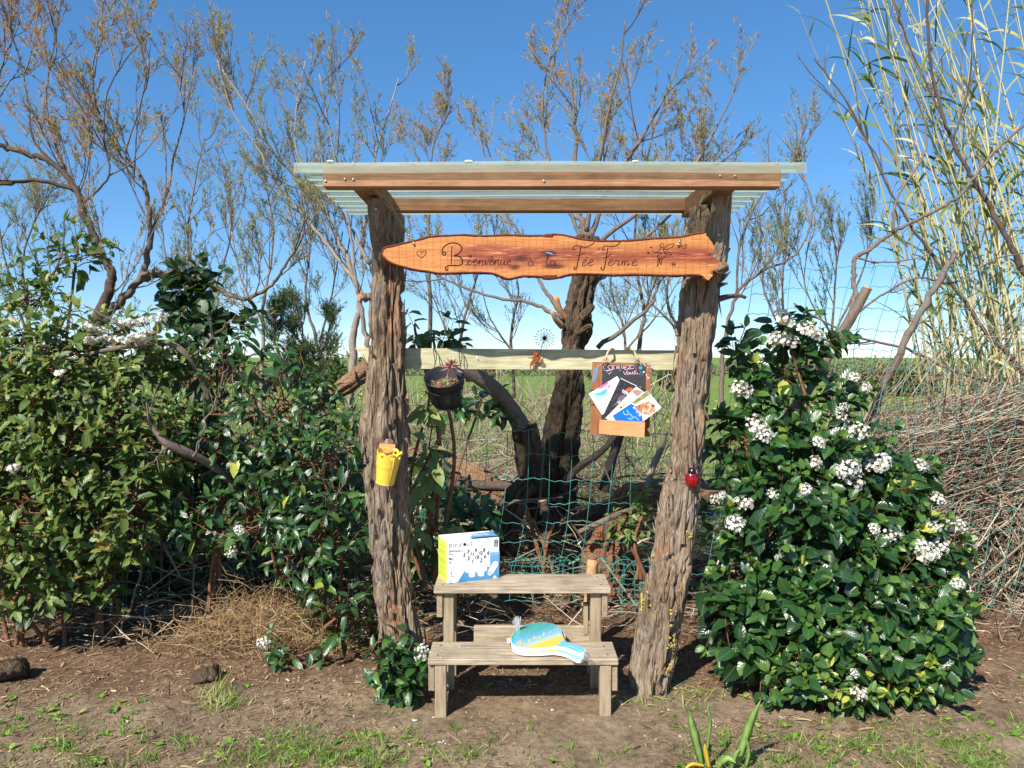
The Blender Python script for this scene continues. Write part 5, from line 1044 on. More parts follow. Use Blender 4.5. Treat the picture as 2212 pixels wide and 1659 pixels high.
# ------------------------------------------------------------------ trees behind
def ln(rows, Y, r0, r1, dY=0):
    n = len(rows); return [(x, y, Y + dY * i / max(1, n - 1), r1 + (r0 * .85 - r1) * (1 - i / max(1, n - 1)) ** 1.7) for i, (x, y) in enumerate(rows)]
tree('tamarisk_tree', 'grey barked tamarisk at the left edge with two limbs reaching out of the picture', 'tree',
     [ln([(195, 1010), (200, 800), (212, 690), (236, 630), (240, 590), (215, 540), (185, 470), (166, 410), (110, 350), (50, 330), (0, 315), (-60, 300)], 5.0, .052, .015, .1),
      ln([(166, 410), (80, 390), (0, 398), (-80, 395)], 5.07, .017, .011, -.2), ln([(110, 350), (72, 300), (60, 220), (45, 140), (20, 60), (0, 0)], 5.08, .010, .004, .3),
      ln([(150, 395), (120, 310), (100, 220), (112, 120), (128, 20)], 5.07, .010, .004, .5), ln([(178, 440), (235, 380), (225, 300), (232, 200), (275, 125), (325, 72)], 5.06, .010, .004, .3), ln([(20, 320), (-20, 230), (10, 120), (5, 30)], 5.1, .009, .004, .4)],
     n1=7, n2=6, n3=3, seed=1, tint=.66, barkm='dark_bark', zt=2.5, L1=(.45, .95))
tree('tamarisk_tree', 'tamarisk with a thick low arching limb bending across behind the left shrubs', 'tree',
     [ln([(190, 1010), (196, 780), (205, 690), (262, 650), (306, 592), (325, 520), (320, 440), (302, 375), (258, 330), (215, 250), (200, 150), (225, 45)], 5.6, .06, .005),
      ln([(310, 598), (345, 590), (385, 600), (440, 606), (490, 634), (530, 645), (580, 620), (615, 575), (655, 500), (650, 420)], 5.6, .044, .008, -.2),
      ln([(322, 510), (360, 420), (375, 340), (398, 250), (380, 170)], 5.6, .014, .005, .3), ln([(318, 420), (270, 350), (300, 240), (320, 150)], 5.6, .010, .004, -.3)],
     n1=6, n2=6, n3=3, seed=2, tint=.52, zt=2.6, L1=(.4, .85), t0=.4)
tree('tamarisk_tree', 'slender pale stemmed tamarisk rising directly left of the left post', 'tree',
     [ln([(757, 960), (760, 830), (765, 720), (776, 640), (742, 540), (702, 460), (650, 390), (590, 330), (540, 240), (480, 150)], 6.3, .05, .006, .2),
      ln([(812, 830), (790, 730), (777, 650), (768, 600), (757, 500), (735, 400), (712, 280), (690, 160)], 6.3, .03, .006, -.2), ln([(792, 650), (735, 565), (660, 470), (600, 400), (558, 320), (500, 235), (470, 130)], 6.3, .024, .005, .4),
      ln([(800, 570), (750, 480), (710, 420), (645, 340), (640, 240), (660, 130)], 6.2, .02, .005, .2), ln([(780, 560), (795, 440), (815, 320), (850, 210), (860, 170)], 6.4, .018, .005, .2)],
     n1=6, n2=6, n3=3, seed=3, barkm='pale_bark', tint=.42, zt=2.9, L1=(.45, .95), t0=.35)
tree('tamarisk_tree', 'small thin tamarisk showing above the roof just right of the left post', 'tree', [ln([(930, 900), (928, 600), (926, 420), (938, 310), (978, 225)], 7.6, .03, .006), ln([(926, 400), (898, 330), (882, 280)], 7.6, .014, .005)], n1=5, n2=7, n3=4, seed=4, tint=.5, L1=(.3, .6), t0=.45)
tk = tree('tamarisk_tree', 'thick dark trunked tamarisk between the two posts with its crown above the roof', 'tree',
     [ln([(1272, 520), (1250, 460), (1246, 380), (1240, 250), (1226, 130), (1212, 60)], 5.5, .036, .005, .2), ln([(1272, 520), (1320, 400), (1385, 300), (1440, 200), (1472, 115)], 5.5, .026, .005, .3), ln([(1266, 500), (1290, 380), (1312, 250), (1340, 140), (1350, 45)], 5.5, .024, .005, -.2),
      ln([(1275, 540), (1400, 440), (1498, 360), (1560, 250), (1602, 165)], 5.5, .022, .005, .3), ln([(1262, 520), (1205, 410), (1182, 330), (1172, 220), (1192, 95)], 5.5, .02, .005, .2), ln([(1280, 620), (1340, 565), (1420, 490), (1480, 430), (1560, 330), (1630, 260)], 5.5, .02, .005, .5),
      ln([(1228, 700), (1192, 650), (1162, 600), (1140, 530), (1080, 440), (1060, 340)], 5.45, .024, .006, .4), ln([(1215, 690), (1150, 655), (1060, 640), (965, 605), (905, 570)], 5.4, .02, .006, .2),
      ln([(1291, 751), (1394, 672), (1421, 619), (1450, 560), (1500, 460), (1560, 360)], 5.7, .022, .006, .4), ln([(1374, 790), (1391, 678), (1379, 604), (1372, 500), (1390, 380), (1420, 250)], 5.9, .022, .006, .2)],
     n1=6, n2=6, n3=3, seed=5, tint=.58, zt=3.0, L1=(.4, .9), t0=.15)
m_ = MB(); add_log(m_, [(1180, 1150, 5.62, 74), (1190, 1080, 5.6, 58), (1203, 990, 5.55, 46), (1220, 900, 5.52, 38), (1233, 820, 5.5, 33), (1240, 750, 5.5, 31), (1243, 715, 5.5, 37), (1243, 690, 5.5, 38), (1249, 655, 5.5, 31), (1259, 610, 5.5, 28), (1266, 560, 5.5, 29), (1270, 510, 5.5, 26)], k=72, step=.016, rough=1.1, gz=3, seed=20); m_.build('lower_trunk', M['tree_bark'], tk)
for rows, cm in (([(1222, 690, 5.45, 9), (1208, 668, 5.4, 8), (1200, 640, 5.36, 6)], 1), ([(1215, 705, 5.4, 7), (1200, 690, 5.34, 6), (1191, 672, 5.3, 4)], 1), ([(1255, 690, 5.42, 12), (1270, 672, 5.36, 10), (1280, 660, 5.33, 7)], 0), ([(1250, 720, 5.4, 7), (1268, 706, 5.34, 6), (1278, 704, 5.3, 5)], 0)):
    m_ = MB(); add_log(m_, rows, k=14, step=.02); m_.build('branch_stub', M['cut_wood' if cm else 'tree_bark'], tk)
tree('tamarisk_tree', 'thin arching tamarisk right of the right post with bare drooping twigs', 'tree', [ln([(1560, 900), (1562, 760), (1590, 640), (1640, 590), (1720, 548), (1756, 460), (1738, 385)], 5.8, .024, .005), ln([(1590, 640), (1600, 520), (1640, 430), (1700, 360), (1740, 310)], 5.8, .012, .004)], n1=7, n2=6, n3=3, seed=6, tint=.45, ns=5, L1=(.25, .6), t0=.4)
tree('tamarisk_sapling', 'feathery upright tamarisk sapling behind the tall wire beside the right post', 'tree', [ln([(1700, 900), (1698, 760), (1690, 620), (1700, 520), (1695, 455)], 6.6, .022, .004), ln([(1698, 740), (1650, 620), (1655, 540), (1640, 480)], 6.6, .014, .004)], n1=6, n2=6, n3=3, seed=7, tint=.45, L1=(.3, .6), upb=1.6, ang=(.2, .6), t0=.3, zt=3)
tree('tamarisk_sapling', 'feathery tamarisk sapling behind the bare crossing limbs at right', 'tree', [ln([(1790, 900), (1792, 780), (1802, 640), (1806, 540), (1785, 470)], 6.8, .024, .004), ln([(1792, 740), (1850, 620), (1880, 520), (1870, 450)], 6.8, .014, .004), ln([(1795, 720), (1740, 620), (1750, 500)], 6.8, .012, .004)], n1=6, n2=6, n3=3, seed=8, tint=.42, L1=(.3, .65), upb=1.5, ang=(.2, .6), t0=.3, zt=3)
for i, (lab, rows, Y) in enumerate((
    ('thin twiggy tamarisk far behind the gap between rail and name board, left half', [[(985, 860), (1000, 700), (1030, 600), (1060, 520)], [(990, 790), (950, 680), (920, 600)]], 8.5),
    ('thin twiggy tamarisk seen under the name board left of the dark trunk', [[(1110, 860), (1105, 720), (1120, 620), (1090, 540)], [(1106, 760), (1060, 690), (1040, 620)]], 9.0),
    ('thin twiggy tamarisk seen above the leaflet holder', [[(1340, 860), (1350, 730), (1320, 620), (1330, 540)], [(1348, 760), (1420, 680), (1470, 600)]], 8.8),
    ('upright pale tamarisk stem with fine twigs left of the feathery dark bush', [[(565, 900), (566, 780), (570, 650), (590, 520), (575, 400), (560, 330)], [(568, 700), (520, 600), (500, 500)]], 7.4),
    ('twiggy tamarisk thicket behind the white flowers on the left', [[(420, 900), (425, 760), (430, 640), (405, 520), (420, 400), (440, 300)], [(428, 700), (480, 580), (500, 470), (480, 350)], [(425, 720), (370, 600), (350, 500)]], 7.6),
    ('twiggy tamarisk thicket low at the far left edge', [[(60, 900), (60, 700), (50, 560), (90, 440)], [(58, 720), (10, 560), (-10, 430)], [(60, 690), (130, 560), (140, 470)]], 6.8),
    ('fine twigged tamarisk directly behind the left end of the roof', [[(700, 900), (690, 760), (660, 640), (672, 500), (650, 400)], [(690, 740), (720, 620), (740, 500)]], 7.8),
    ('fine twigged tamarisk behind the right end of the name board', [[(1460, 900), (1470, 740), (1440, 640), (1470, 520), (1500, 420)], [(1468, 720), (1400, 640), (1380, 560)]], 7.9),
)):
    tree('tamarisk_tree', lab, 'tree', [ln(r_, Y, .03 if j == 0 else .016, .006) for j, r_ in enumerate(rows)], n1=7, n2=7, n3=3, seed=20 + i, tint=.4, L1=(.35, .8), t0=.3, ns=7, zt=3.2, barkm='pale_bark' if i == 3 else 'limb_bark')
M['sprig_dark'] = tintm('sprig_dark', [(0, srgb(56, 84, 50)), (.5, srgb(86, 116, 62)), (1, srgb(126, 148, 84))], .7, .2, .25)
tree('feathery_bush', 'dense dark green feathery bush between the left shrubs and the left post', 'bush', [ln([(650, 940), (648, 840), (655, 730), (640, 660)], 7.0, .03, .006), ln([(650, 850), (600, 760), (590, 690)], 7.0, .02, .006), ln([(650, 840), (700, 750), (712, 700)], 7.0, .02, .006)], n1=18, n2=8, n3=5, seed=40, tint=.5, L1=(.2, .42), L2=(.1, .26), ns=10, w=.006, sprig_mat='sprig_dark', zt=9, t0=.1)
# bare limbs on the right
tree('bare_tree', 'bare crooked sapling with smooth grey limbs crossing in front of the reeds', 'tree',
     [ln([(1690, 930), (1735, 840), (1790, 760), (1823, 705), (1844, 654), (1844, 595), (1848, 557), (1870, 544), (1929, 501), (1997, 467), (2069, 425), (2099, 391), (2146, 331), (2210, 272), (2260, 230)], 4.9, .026, .009, .3),
      ln([(1929, 501), (1938, 429), (1993, 340), (2001, 297), (1991, 238), (1955, 166)], 5.05, .012, .004, .2), ln([(1850, 557), (1900, 566), (1960, 562), (2010, 548)], 4.98, .008, .004), ln([(1835, 690), (1900, 640), (1980, 600), (2060, 610), (2150, 560), (2230, 545)], 4.95, .009, .005, .3)], n1=2, n2=4, n3=0, ns=0, seed=50, barkm='limb_bark', L1=(.2, .5), L2=(.06, .2), t0=.5)
tree('bare_tree', 'straight dark bare pole like limb leaning left over the reeds', 'tree', [ln([(2260, 880), (2190, 780), (2120, 705), (2082, 646), (2014, 552), (1963, 480), (1912, 391), (1870, 297), (1827, 217), (1759, 127)], 5.2, .024, .005, .3), ln([(1880, 320), (1840, 250), (1800, 210), (1748, 155)], 5.45, .006, .003), ln([(1912, 391), (1890, 330), (1850, 290)], 5.42, .005, .003)], n1=2, n2=2, n3=0, ns=0, seed=51, barkm='dark_bark', L1=(.2, .5), L2=(.05, .15), t0=.5, ang=(.15, .45))
tree('bare_tree', 'tall dark bare limb climbing to the top edge through the reeds', 'tree', [ln([(2260, 660), (2201, 565), (2158, 484), (2125, 425), (2095, 378), (2052, 289), (2031, 229), (2010, 136), (2001, 0), (1998, -80)], 5.3, .026, .009, .2), ln([(2052, 289), (2010, 200), (1960, 90), (1930, 0)], 5.4, .009, .005), ln([(2060, 300), (2090, 200), (2100, 90), (2100, 0)], 5.4, .008, .004)], n1=2, n2=3, n3=0, ns=0, seed=52, barkm='dark_bark', L1=(.3, .8), L2=(.1, .3), t0=.4, ang=(.15, .45))
tree('bare_tree', 'pale brown cut limb standing at a slant behind the brushwood', 'tree', [ln([(1870, 960), (1900, 850), (1972, 705), (2031, 603), (2056, 560), (2064, 545)], 5.0, .034, .018)], n1=1, n2=2, n3=0, ns=0, seed=53, barkm='limb_bark', L1=(.2, .4), L2=(.05, .1), t0=.5)
tree('bare_tree', 'thin bare branch slanting down rightwards from the flowering shrub', 'tree', [ln([(1715, 655), (1770, 690), (1860, 730), (1960, 755), (2060, 800), (2160, 830)][::-1], 5.1, .015, .006)], n1=2, n2=2, n3=0, ns=0, seed=54, barkm='limb_bark', L1=(.2, .4), L2=(.05, .1), t0=.5)
st_ = thing('cut_branch', 'sawn off dark branch slanting up out of the flowering shrub', 'branch', tuple(P(1700, 900, 4.4)))
m_ = MB(); add_log(m_, [(1690, 920, 4.4, 12), (1742, 845, 4.4, 12), (1800, 750, 4.4, 11.5), (1845, 675, 4.4, 11), (1872, 625, 4.4, 10)], k=20, step=.015, rough=.5); m_.build('bough', M['limb_bark'], st_)
a, b = P(1873, 624, 4.4), P(1875, 620, 4.398); m_ = MB(); tubes(m_, A([a, b]), [.026, .0255], 14, .5, True); m_.build('cut_face', M['cut_wood'], st_)

# ------------------------------------------------------------------ reeds
R = np.random.default_rng(77)
reed = thing('giant_reed', 'tall leaning clump of giant reed with straw coloured canes and green leaf blades', 'reeds', tuple(P(2120, 1000, 5.8) * 1.0))
for i in range(105):
    xb = R.uniform(2030, 2500); Y = R.uniform(5.5, 6.5); top = R.uniform(-260, 420) if R.random() < .8 else R.uniform(420, 640); lean = R.uniform(60, 420) * (1 if R.random() < .88 else -.35); hx = (900 - top) / 900
    base = np.array(P(xb, 1000, Y)); base[2] = 0; tp = np.array(P(xb - lean * hx - .1 * (xb - 2000), top, Y + R.normal(0, .12))); mid = base * .5 + tp * .5 + [lean / F * Y * .12, 0, .12]; q = crom(np.array([base, mid, tp]), 8); r0 = R.uniform(.007, .012)
    m_ = MB(); tubes(m_, q, np.linspace(r0, r0 * .3, len(q)), 7, R.uniform(.2, 1)); c_ = m_.build('cane', M['cane'], reed)
    nl = int(R.uniform(12, 26)); t = R.uniform(.2, 1, nl); f = t * (len(q) - 1); ii = np.minimum(f.astype(int), len(q) - 2); fr = (f - ii)[:, None]; p = q[ii] * (1 - fr) + q[ii + 1] * fr; tg = unit(q[ii + 1] - q[ii])
    d = unit(tg * .9 + rdir(nl) * [.8, .8, .35]); dry = R.random() < .55
    m_ = MB(); ribbons(m_, p, d, R.uniform(.16, .5, nl), R.uniform(.012, .028, nl), R.uniform(.15, .85, nl), 6, np.clip((R.uniform(.55, 1, nl) if dry else R.uniform(.0, .8, nl)) + .3 * (t < .5), 0, 1), .06); m_.build('leaf_blades', M['reed_leaf'], c_, smooth=True, kind='stuff')

# ------------------------------------------------------------------ shrubs
def gpt(x, y): return G(x, y, 0)
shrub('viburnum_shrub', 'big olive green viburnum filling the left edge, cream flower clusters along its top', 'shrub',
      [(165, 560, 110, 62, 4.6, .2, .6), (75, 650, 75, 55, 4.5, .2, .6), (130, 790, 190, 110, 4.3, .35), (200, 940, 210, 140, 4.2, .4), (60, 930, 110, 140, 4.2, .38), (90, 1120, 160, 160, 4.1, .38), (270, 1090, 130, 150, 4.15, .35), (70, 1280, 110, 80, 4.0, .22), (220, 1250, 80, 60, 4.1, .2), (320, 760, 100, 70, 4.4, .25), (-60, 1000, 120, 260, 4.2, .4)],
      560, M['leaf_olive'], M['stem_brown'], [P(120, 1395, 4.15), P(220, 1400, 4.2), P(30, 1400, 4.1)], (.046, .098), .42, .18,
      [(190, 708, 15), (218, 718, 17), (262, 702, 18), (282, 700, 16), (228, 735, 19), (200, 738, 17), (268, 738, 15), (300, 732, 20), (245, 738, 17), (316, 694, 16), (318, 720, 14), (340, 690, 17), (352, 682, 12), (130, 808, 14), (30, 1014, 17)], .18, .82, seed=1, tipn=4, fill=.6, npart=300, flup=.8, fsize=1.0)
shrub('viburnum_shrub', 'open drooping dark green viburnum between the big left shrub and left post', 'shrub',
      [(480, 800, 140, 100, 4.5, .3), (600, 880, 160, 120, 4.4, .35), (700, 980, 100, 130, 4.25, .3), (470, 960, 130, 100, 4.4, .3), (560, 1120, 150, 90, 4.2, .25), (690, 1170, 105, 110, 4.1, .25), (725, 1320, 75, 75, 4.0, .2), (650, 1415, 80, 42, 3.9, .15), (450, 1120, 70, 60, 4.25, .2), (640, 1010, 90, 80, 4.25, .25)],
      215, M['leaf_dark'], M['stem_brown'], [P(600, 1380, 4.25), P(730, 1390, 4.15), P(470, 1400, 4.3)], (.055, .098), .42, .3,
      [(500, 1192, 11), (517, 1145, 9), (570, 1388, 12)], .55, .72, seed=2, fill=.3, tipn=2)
shrub('ivy_mass', 'very dark ivy like leaves beside the cream flowers, against the sky', 'shrub', [(415, 630, 50, 60, 4.9, .15), (400, 690, 60, 60, 4.9, .18), (500, 705, 60, 30, 4.9, .12), (450, 760, 70, 40, 4.8, .2)], 30, M['leaf_ivy'], M['stem_brown'], [P(430, 1300, 4.9)], (.07, .12), .75, .12, (), .3, .3, seed=3, npart=120, tipn=1)
shrub('viburnum_shrub', 'low viburnum sprig with one white flower head at the foot of the left post', 'shrub', [(862, 1440, 46, 50, 3.5, .12), (885, 1475, 34, 30, 3.46, .1), (845, 1478, 26, 26, 3.5, .1)], 26, M['leaf_dark'], M['stem_brown'], [P(870, 1500, 3.52)], (.06, .1), .48, .3, [(911, 1410, 15, 3.42)], .5, .6, seed=4, fill=.25, npart=150, tipn=1)
RF = [(1692, 690, 19), (1742, 712, 17), (1680, 734, 20), (1708, 738, 17), (1762, 722, 16), (1600, 842, 21), (1632, 918, 19), (1650, 938, 17), (1858, 932, 19), (1840, 930, 10), (1768, 956, 13), (1820, 905, 12), (1760, 1000, 14), (1832, 1010, 22), (1840, 1034, 24), (1815, 1018, 16), (1896, 1003, 22), (1988, 1006, 14), (1606, 1088, 18), (1588, 1132, 18), (1545, 1080, 12), (1668, 1068, 11), (1740, 1058, 11), (2026, 1078, 13), (2068, 1136, 15), (1888, 1142, 11), (1926, 1152, 18), (2020, 1138, 12), (2000, 1190, 20), (1990, 1202, 16), (2028, 1182, 17), (2070, 1262, 12), (1845, 1455, 9), (1855, 1498, 15), (1560, 1070, 8), (1906, 1164, 10), (1870, 838, 11), (1845, 815, 11), (1822, 880, 10)]
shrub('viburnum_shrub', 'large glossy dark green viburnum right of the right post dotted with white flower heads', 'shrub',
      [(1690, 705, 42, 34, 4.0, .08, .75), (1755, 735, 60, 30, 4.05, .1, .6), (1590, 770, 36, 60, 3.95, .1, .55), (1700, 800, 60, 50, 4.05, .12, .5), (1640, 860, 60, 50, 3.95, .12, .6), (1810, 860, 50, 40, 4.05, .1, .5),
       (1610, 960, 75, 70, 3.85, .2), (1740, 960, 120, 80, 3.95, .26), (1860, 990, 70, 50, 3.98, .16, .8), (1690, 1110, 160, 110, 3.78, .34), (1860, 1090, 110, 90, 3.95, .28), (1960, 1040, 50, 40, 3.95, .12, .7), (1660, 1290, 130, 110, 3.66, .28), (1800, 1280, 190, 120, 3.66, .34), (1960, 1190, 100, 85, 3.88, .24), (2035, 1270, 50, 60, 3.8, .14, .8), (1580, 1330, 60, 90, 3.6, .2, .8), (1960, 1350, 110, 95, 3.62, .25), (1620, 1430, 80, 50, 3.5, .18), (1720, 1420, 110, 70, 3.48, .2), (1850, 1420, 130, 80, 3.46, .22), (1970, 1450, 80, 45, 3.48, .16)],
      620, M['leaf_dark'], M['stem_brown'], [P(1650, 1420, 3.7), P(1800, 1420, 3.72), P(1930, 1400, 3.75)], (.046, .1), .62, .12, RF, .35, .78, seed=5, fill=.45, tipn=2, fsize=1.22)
shrub('viburnum_shoot', 'low bright yellow green young shoots along the foot of the right shrub', 'shrub', [(1760, 1470, 70, 30, 3.34, .1), (1930, 1455, 90, 35, 3.38, .1), (1850, 1500, 60, 18, 3.30, .08), (1780, 1505, 40, 16, 3.30, .06)], 42, M['leaf_dark'], M['stem_brown'], [P(1800, 1500, 3.42), P(1930, 1490, 3.45)], (.045, .075), .5, .12, (), .05, 1.0, seed=6, npart=200, fill=.05, tipn=3, base_t=(.6, .92), up=.8)
shrub('climbing_plant', 'pale green leafy climber trailing down the right side of the left post', 'climber', [(918, 870, 24, 50, 4.0, .08), (925, 950, 26, 60, 4.0, .08), (925, 1040, 28, 60, 4.02, .08), (935, 1120, 40, 40, 4.05, .1)], 9, M['leaf_pale'], M['stem_brown'], [P(930, 1250, 4.1)], (.08, .13), .45, .25, (), .8, .3, seed=7, npart=160, fill=.1, tipn=0, base_t=(.2, .8))
shrub('viburnum_shoot', 'thin leafy shoots poking up behind the rail just right of the left post', 'shrub', [(905, 725, 20, 30, 4.05, .06), (965, 735, 34, 22, 4.05, .06), (925, 760, 34, 20, 4.05, .06)], 8, M['leaf_dark'], M['stem_brown'], [P(925, 1150, 4.1), P(960, 1150, 4.1)], (.08, .12), .38, .35, (), .45, .55, seed=8, npart=100, fill=.05, tipn=1, base_t=(.3, .75))
shrub('viburnum_shrub', 'sparse dark leaves tangled behind the wire below the black pot', 'shrub', [(960, 1080, 70, 60, 4.5, .15), (1010, 1130, 80, 50, 4.45, .15), (1030, 880, 70, 40, 5.0, .2), (920, 1200, 60, 60, 4.3, .15)], 46, M['leaf_dark'], M['stem_brown'], [P(980, 1300, 4.5)], (.07, .12), .45, .25, (), .4, .5, seed=9, npart=150, fill=.1, tipn=1)
shrub('young_weed', 'fresh light green weed climbing the wire beside the right post', 'weed', [(1385, 1060, 14, 18, 4.2, .05), (1392, 1100, 16, 30, 4.2, .05), (1352, 1140, 30, 20, 4.2, .05)], 16, M['leaf_pale'], M['stem_brown'], [P(1395, 1250, 4.2)], (.04, .07), .4, .2, (), .3, .6, seed=10, npart=60, fill=0, tipn=1, base_t=(.0, .4))

shrub('dark_backing', 'backing of dark leaves added behind the left hedge to darken its gaps', 'shrub', [(120, 1000, 260, 170, 5.0, .3), (400, 1010, 170, 150, 5.05, .3), (600, 1060, 170, 130, 5.05, .3), (250, 1200, 260, 110, 4.9, .3), (620, 1220, 170, 90, 4.85, .25), (760, 1080, 80, 120, 5.0, .2)], 110, M['leaf_dark'], M['stem_brown'], [P(200, 1300, 4.9), P(450, 1300, 4.9), P(650, 1300, 4.9)], (.06, .11), .5, .2, (), .4, .45, seed=12, npart=60, fill=4.0, tipn=1)  # added leaf mass, makes the gaps in the left shrubs look deep and dark

# ------------------------------------------------------------------ wire fences
R = np.random.default_rng(31)
def wire(mb, pts, r=.0018): tubes(mb, pts, r, 5)
def fence(label, xs, ys, fx, Y, base, slump=6, zig=3.0):
    """xs/ys: picture grid before warping; fx(x,y)->(vx,vy,Y)"""
    t_ = thing('wire_fence', label, 'fence', base)
    for y in ys:
        q = []
        for i, x in enumerate(np.linspace(xs[0], xs[-1], (len(xs) - 1) * 4 + 1)): a, b, c = fx(x, y); q.append(P(a, b + (zig * (1 if i % 2 else -.4) if i % 4 in (1, 3) else 0) * (1 if (i // 4) % 2 else -1), c))
        m_ = MB(); wire(m_, A(q)); m_.build('wire', M['wire_green'], t_)
    for x in xs:
        q = [P(*fx(x, y)) for y in np.linspace(ys[0], ys[-1], len(ys) * 2)]; m_ = MB(); wire(m_, A(q)); m_.build('wire', M['wire_green'], t_)
    return t_
nz2 = lambda x, y, s: mnoise.noise((x * .006, y * .006, s))
fence('sagging green wire fence strung behind the bench between the two posts', np.arange(870, 1500, 45), np.arange(948, 1300, 43), lambda x, y: (x - (y - 940) * .075 + 14 * nz2(x, y, 1) + 10 * math.sin((y - 930) / 90), y + 12 * (x - 930) / 450 - 22 * (1 / (1 + math.exp(-(x - 1070) / 12))) * max(0, 1 - (y - 948) / 120) + 9 * nz2(x, y, 2), 4.34 + .06 * nz2(x, y, 3)), 4.34, (.2, 4.34, 0))
fence('green wire fence half hidden inside the left shrubs', np.arange(60, 880, 44), np.arange(1008, 1400, 43), lambda x, y: (x + 16 * nz2(x, y, 4), y + 14 * nz2(x, y, 5) + 8, 4.45 + .05 * nz2(x, y, 6)), 4.45, (-1.6, 4.45, 0))
fence('tall slack green wire fence right of the right post, leaning against the brushwood', np.arange(1545, 2330, 42), np.arange(582, 1420, 43), lambda x, y: (x + (980 - y) * .22 + 18 * nz2(x, y, 7), y + 16 * nz2(x, y, 8) + (12 if x < 1600 else 0), 4.5 + .08 * nz2(x, y, 9)), 4.5, (2.0, 4.5, 0))
edge = thing('garden_edging', 'low bent green wire edging with hooped top behind the bench', 'edging', tuple(P(1240, 1330, 4.25)))
for x in range(1105, 1330, 22):
    m_ = MB(); wire(m_, crom(A([P(x, 1262, 4.27), P(x + 2, 1218, 4.27), P(x + 22, 1200 + R.uniform(-4, 6), 4.27), P(x + 44, 1220, 4.27), P(x + 45, 1262, 4.27)]), 5), .0018); m_.build('hoop', M['wire_green'], edge)
for x, s in ((1312, 1), (1345, 1.1), (1372, .9)):
    m_ = MB(); wire(m_, crom(A([P(x, 1330, 4.2), P(x + 2, 1240, 4.2), P(x + 34 * s, 1208, 4.2), P(x + 70 * s, 1232, 4.2), P(x + 72 * s, 1330, 4.2)]), 5), .0018); m_.build('hoop', M['wire_green'], edge)
for y in (1222, 1236, 1252, 1275, 1300):
    q = [P(x, y + 4 * nz2(x * 8, y, 11) * 2, 4.25 - .04 * (x > 1310)) for x in range(1098 if y < 1262 else 1310, 1450, 10)]; m_ = MB(); wire(m_, A(q), .0018); m_.build('wire', M['wire_green'], edge)

# ------------------------------------------------------------------ logs, stumps and roots behind the bench
def log_thing(name, label, cat, rows, mat_='log_bark', k=44, step=.016, cut=None, cm='cut_wood', **kw):
    rw = pxlog(rows); t_ = thing(name, label, cat, (rw[0][0], rw[0][1], max(0, rw[0][2] - .05))); m_ = MB(); add_log(m_, rw, True, k=k, step=step, **kw); m_.build('bark', M[mat_], t_)
    for c in (cut or ()):
        i = 0 if c == 0 else -1; p = np.array(rw[i][:3]); d = unit(p - np.array(rw[1 if i == 0 else -2][:3])); m_ = MB(); tubes(m_, np.array([p - d * .01, p + d * .006]), [rw[i][3] * 1.0, rw[i][3] * .96], 20, .5, True); m_.build('cut_face', M[cm], t_)
    return t_
log_thing('stump', 'upright sawn stump with a grey cut top behind the wire, left of the dark trunk', 'stump', [(1178, 1180, 5.05, 34), (1160, 1080, 5.05, 30), (1142, 990, 5.05, 29), (1134, 930, 5.05, 29), (1132, 914, 5.05, 27)], 'tree_bark', cut=[1], seed=30)
log_thing('bent_limb', 'thick grey limb curving down from the rail to the sawn stump', 'limb', [(1000, 800, 4.9, 15), (1040, 818, 4.92, 17), (1078, 850, 4.95, 18), (1105, 885, 4.98, 18), (1128, 925, 5.0, 20)], 'limb_bark', k=30, rough=.5, seed=31)
log_thing('fallen_log', 'long brown fallen log lying behind the wire below the pot', 'log', [(880, 985, 5.3, 24), (960, 1000, 5.25, 27), (1040, 1040, 5.2, 28), (1110, 1085, 5.15, 26), (1170, 1120, 5.1, 22)], 'log_bark', seed=32, rough=.8)
log_thing('fallen_log', 'dark charred short log wedged left of the sawn stump', 'log', [(920, 1052, 4.9, 12), (980, 1050, 4.9, 13), (1060, 1050, 4.92, 12), (1110, 1052, 4.95, 12)], 'dark_bark', k=26, cut=[1], cm='dark_bark', seed=33)
log_thing('fallen_log', 'big log at right with its rounded sawn end, running behind the right post', 'log', [(1352, 1072, 4.75, 30), (1378, 1068, 4.78, 33), (1430, 1066, 4.85, 33), (1520, 1062, 4.95, 32), (1600, 1060, 5.0, 30)], 'log_bark', cut=[0], cm='log_bark', seed=34, rough=.6)
M['root_bark'] = bark('root_bark', [(.3, srgb(104, 70, 50)), (.55, srgb(152, 108, 80)), (.8, srgb(192, 152, 120))], 30, 14, 1, .012)
log_thing('root_mass', 'reddish brown flaking root standing right of the bench', 'root', [(1290, 1290, 4.7, 54), (1298, 1220, 4.7, 46), (1318, 1150, 4.72, 36), (1338, 1095, 4.74, 26), (1352, 1060, 4.76, 18)], 'root_bark', seed=35, rough=2.0)
log_thing('fallen_log', 'sloping dark log rising from the trunk foot towards the big right log', 'log', [(1190, 1160, 5.0, 24), (1240, 1135, 4.95, 22), (1300, 1100, 4.9, 18), (1370, 1062, 4.85, 12)], 'tree_bark', k=34, seed=36)
log_thing('broken_stump', 'leaning broken stump with a sunlit torn side left of the dark trunk', 'stump', [(1085, 1200, 4.75, 34), (1095, 1130, 4.78, 32), (1115, 1075, 4.82, 28), (1142, 1040, 4.86, 24)], 'tree_bark', seed=37, rough=1.6)
log_thing('broken_stump', 'short thin stump with pale top in front of the dark trunk', 'stump', [(1180, 1180, 4.85, 13), (1178, 1120, 4.85, 12), (1172, 1080, 4.85, 11)], 'dark_bark', k=22, cut=[1], cm='cut_wood', seed=38)
log_thing('branch', 'forked dark branch slanting up right from the trunk foot', 'branch', [(1215, 1050, 5.2, 10), (1250, 1010, 5.2, 9), (1300, 975, 5.2, 8), (1335, 935, 5.2, 7)], 'dark_bark', k=16, seed=39)
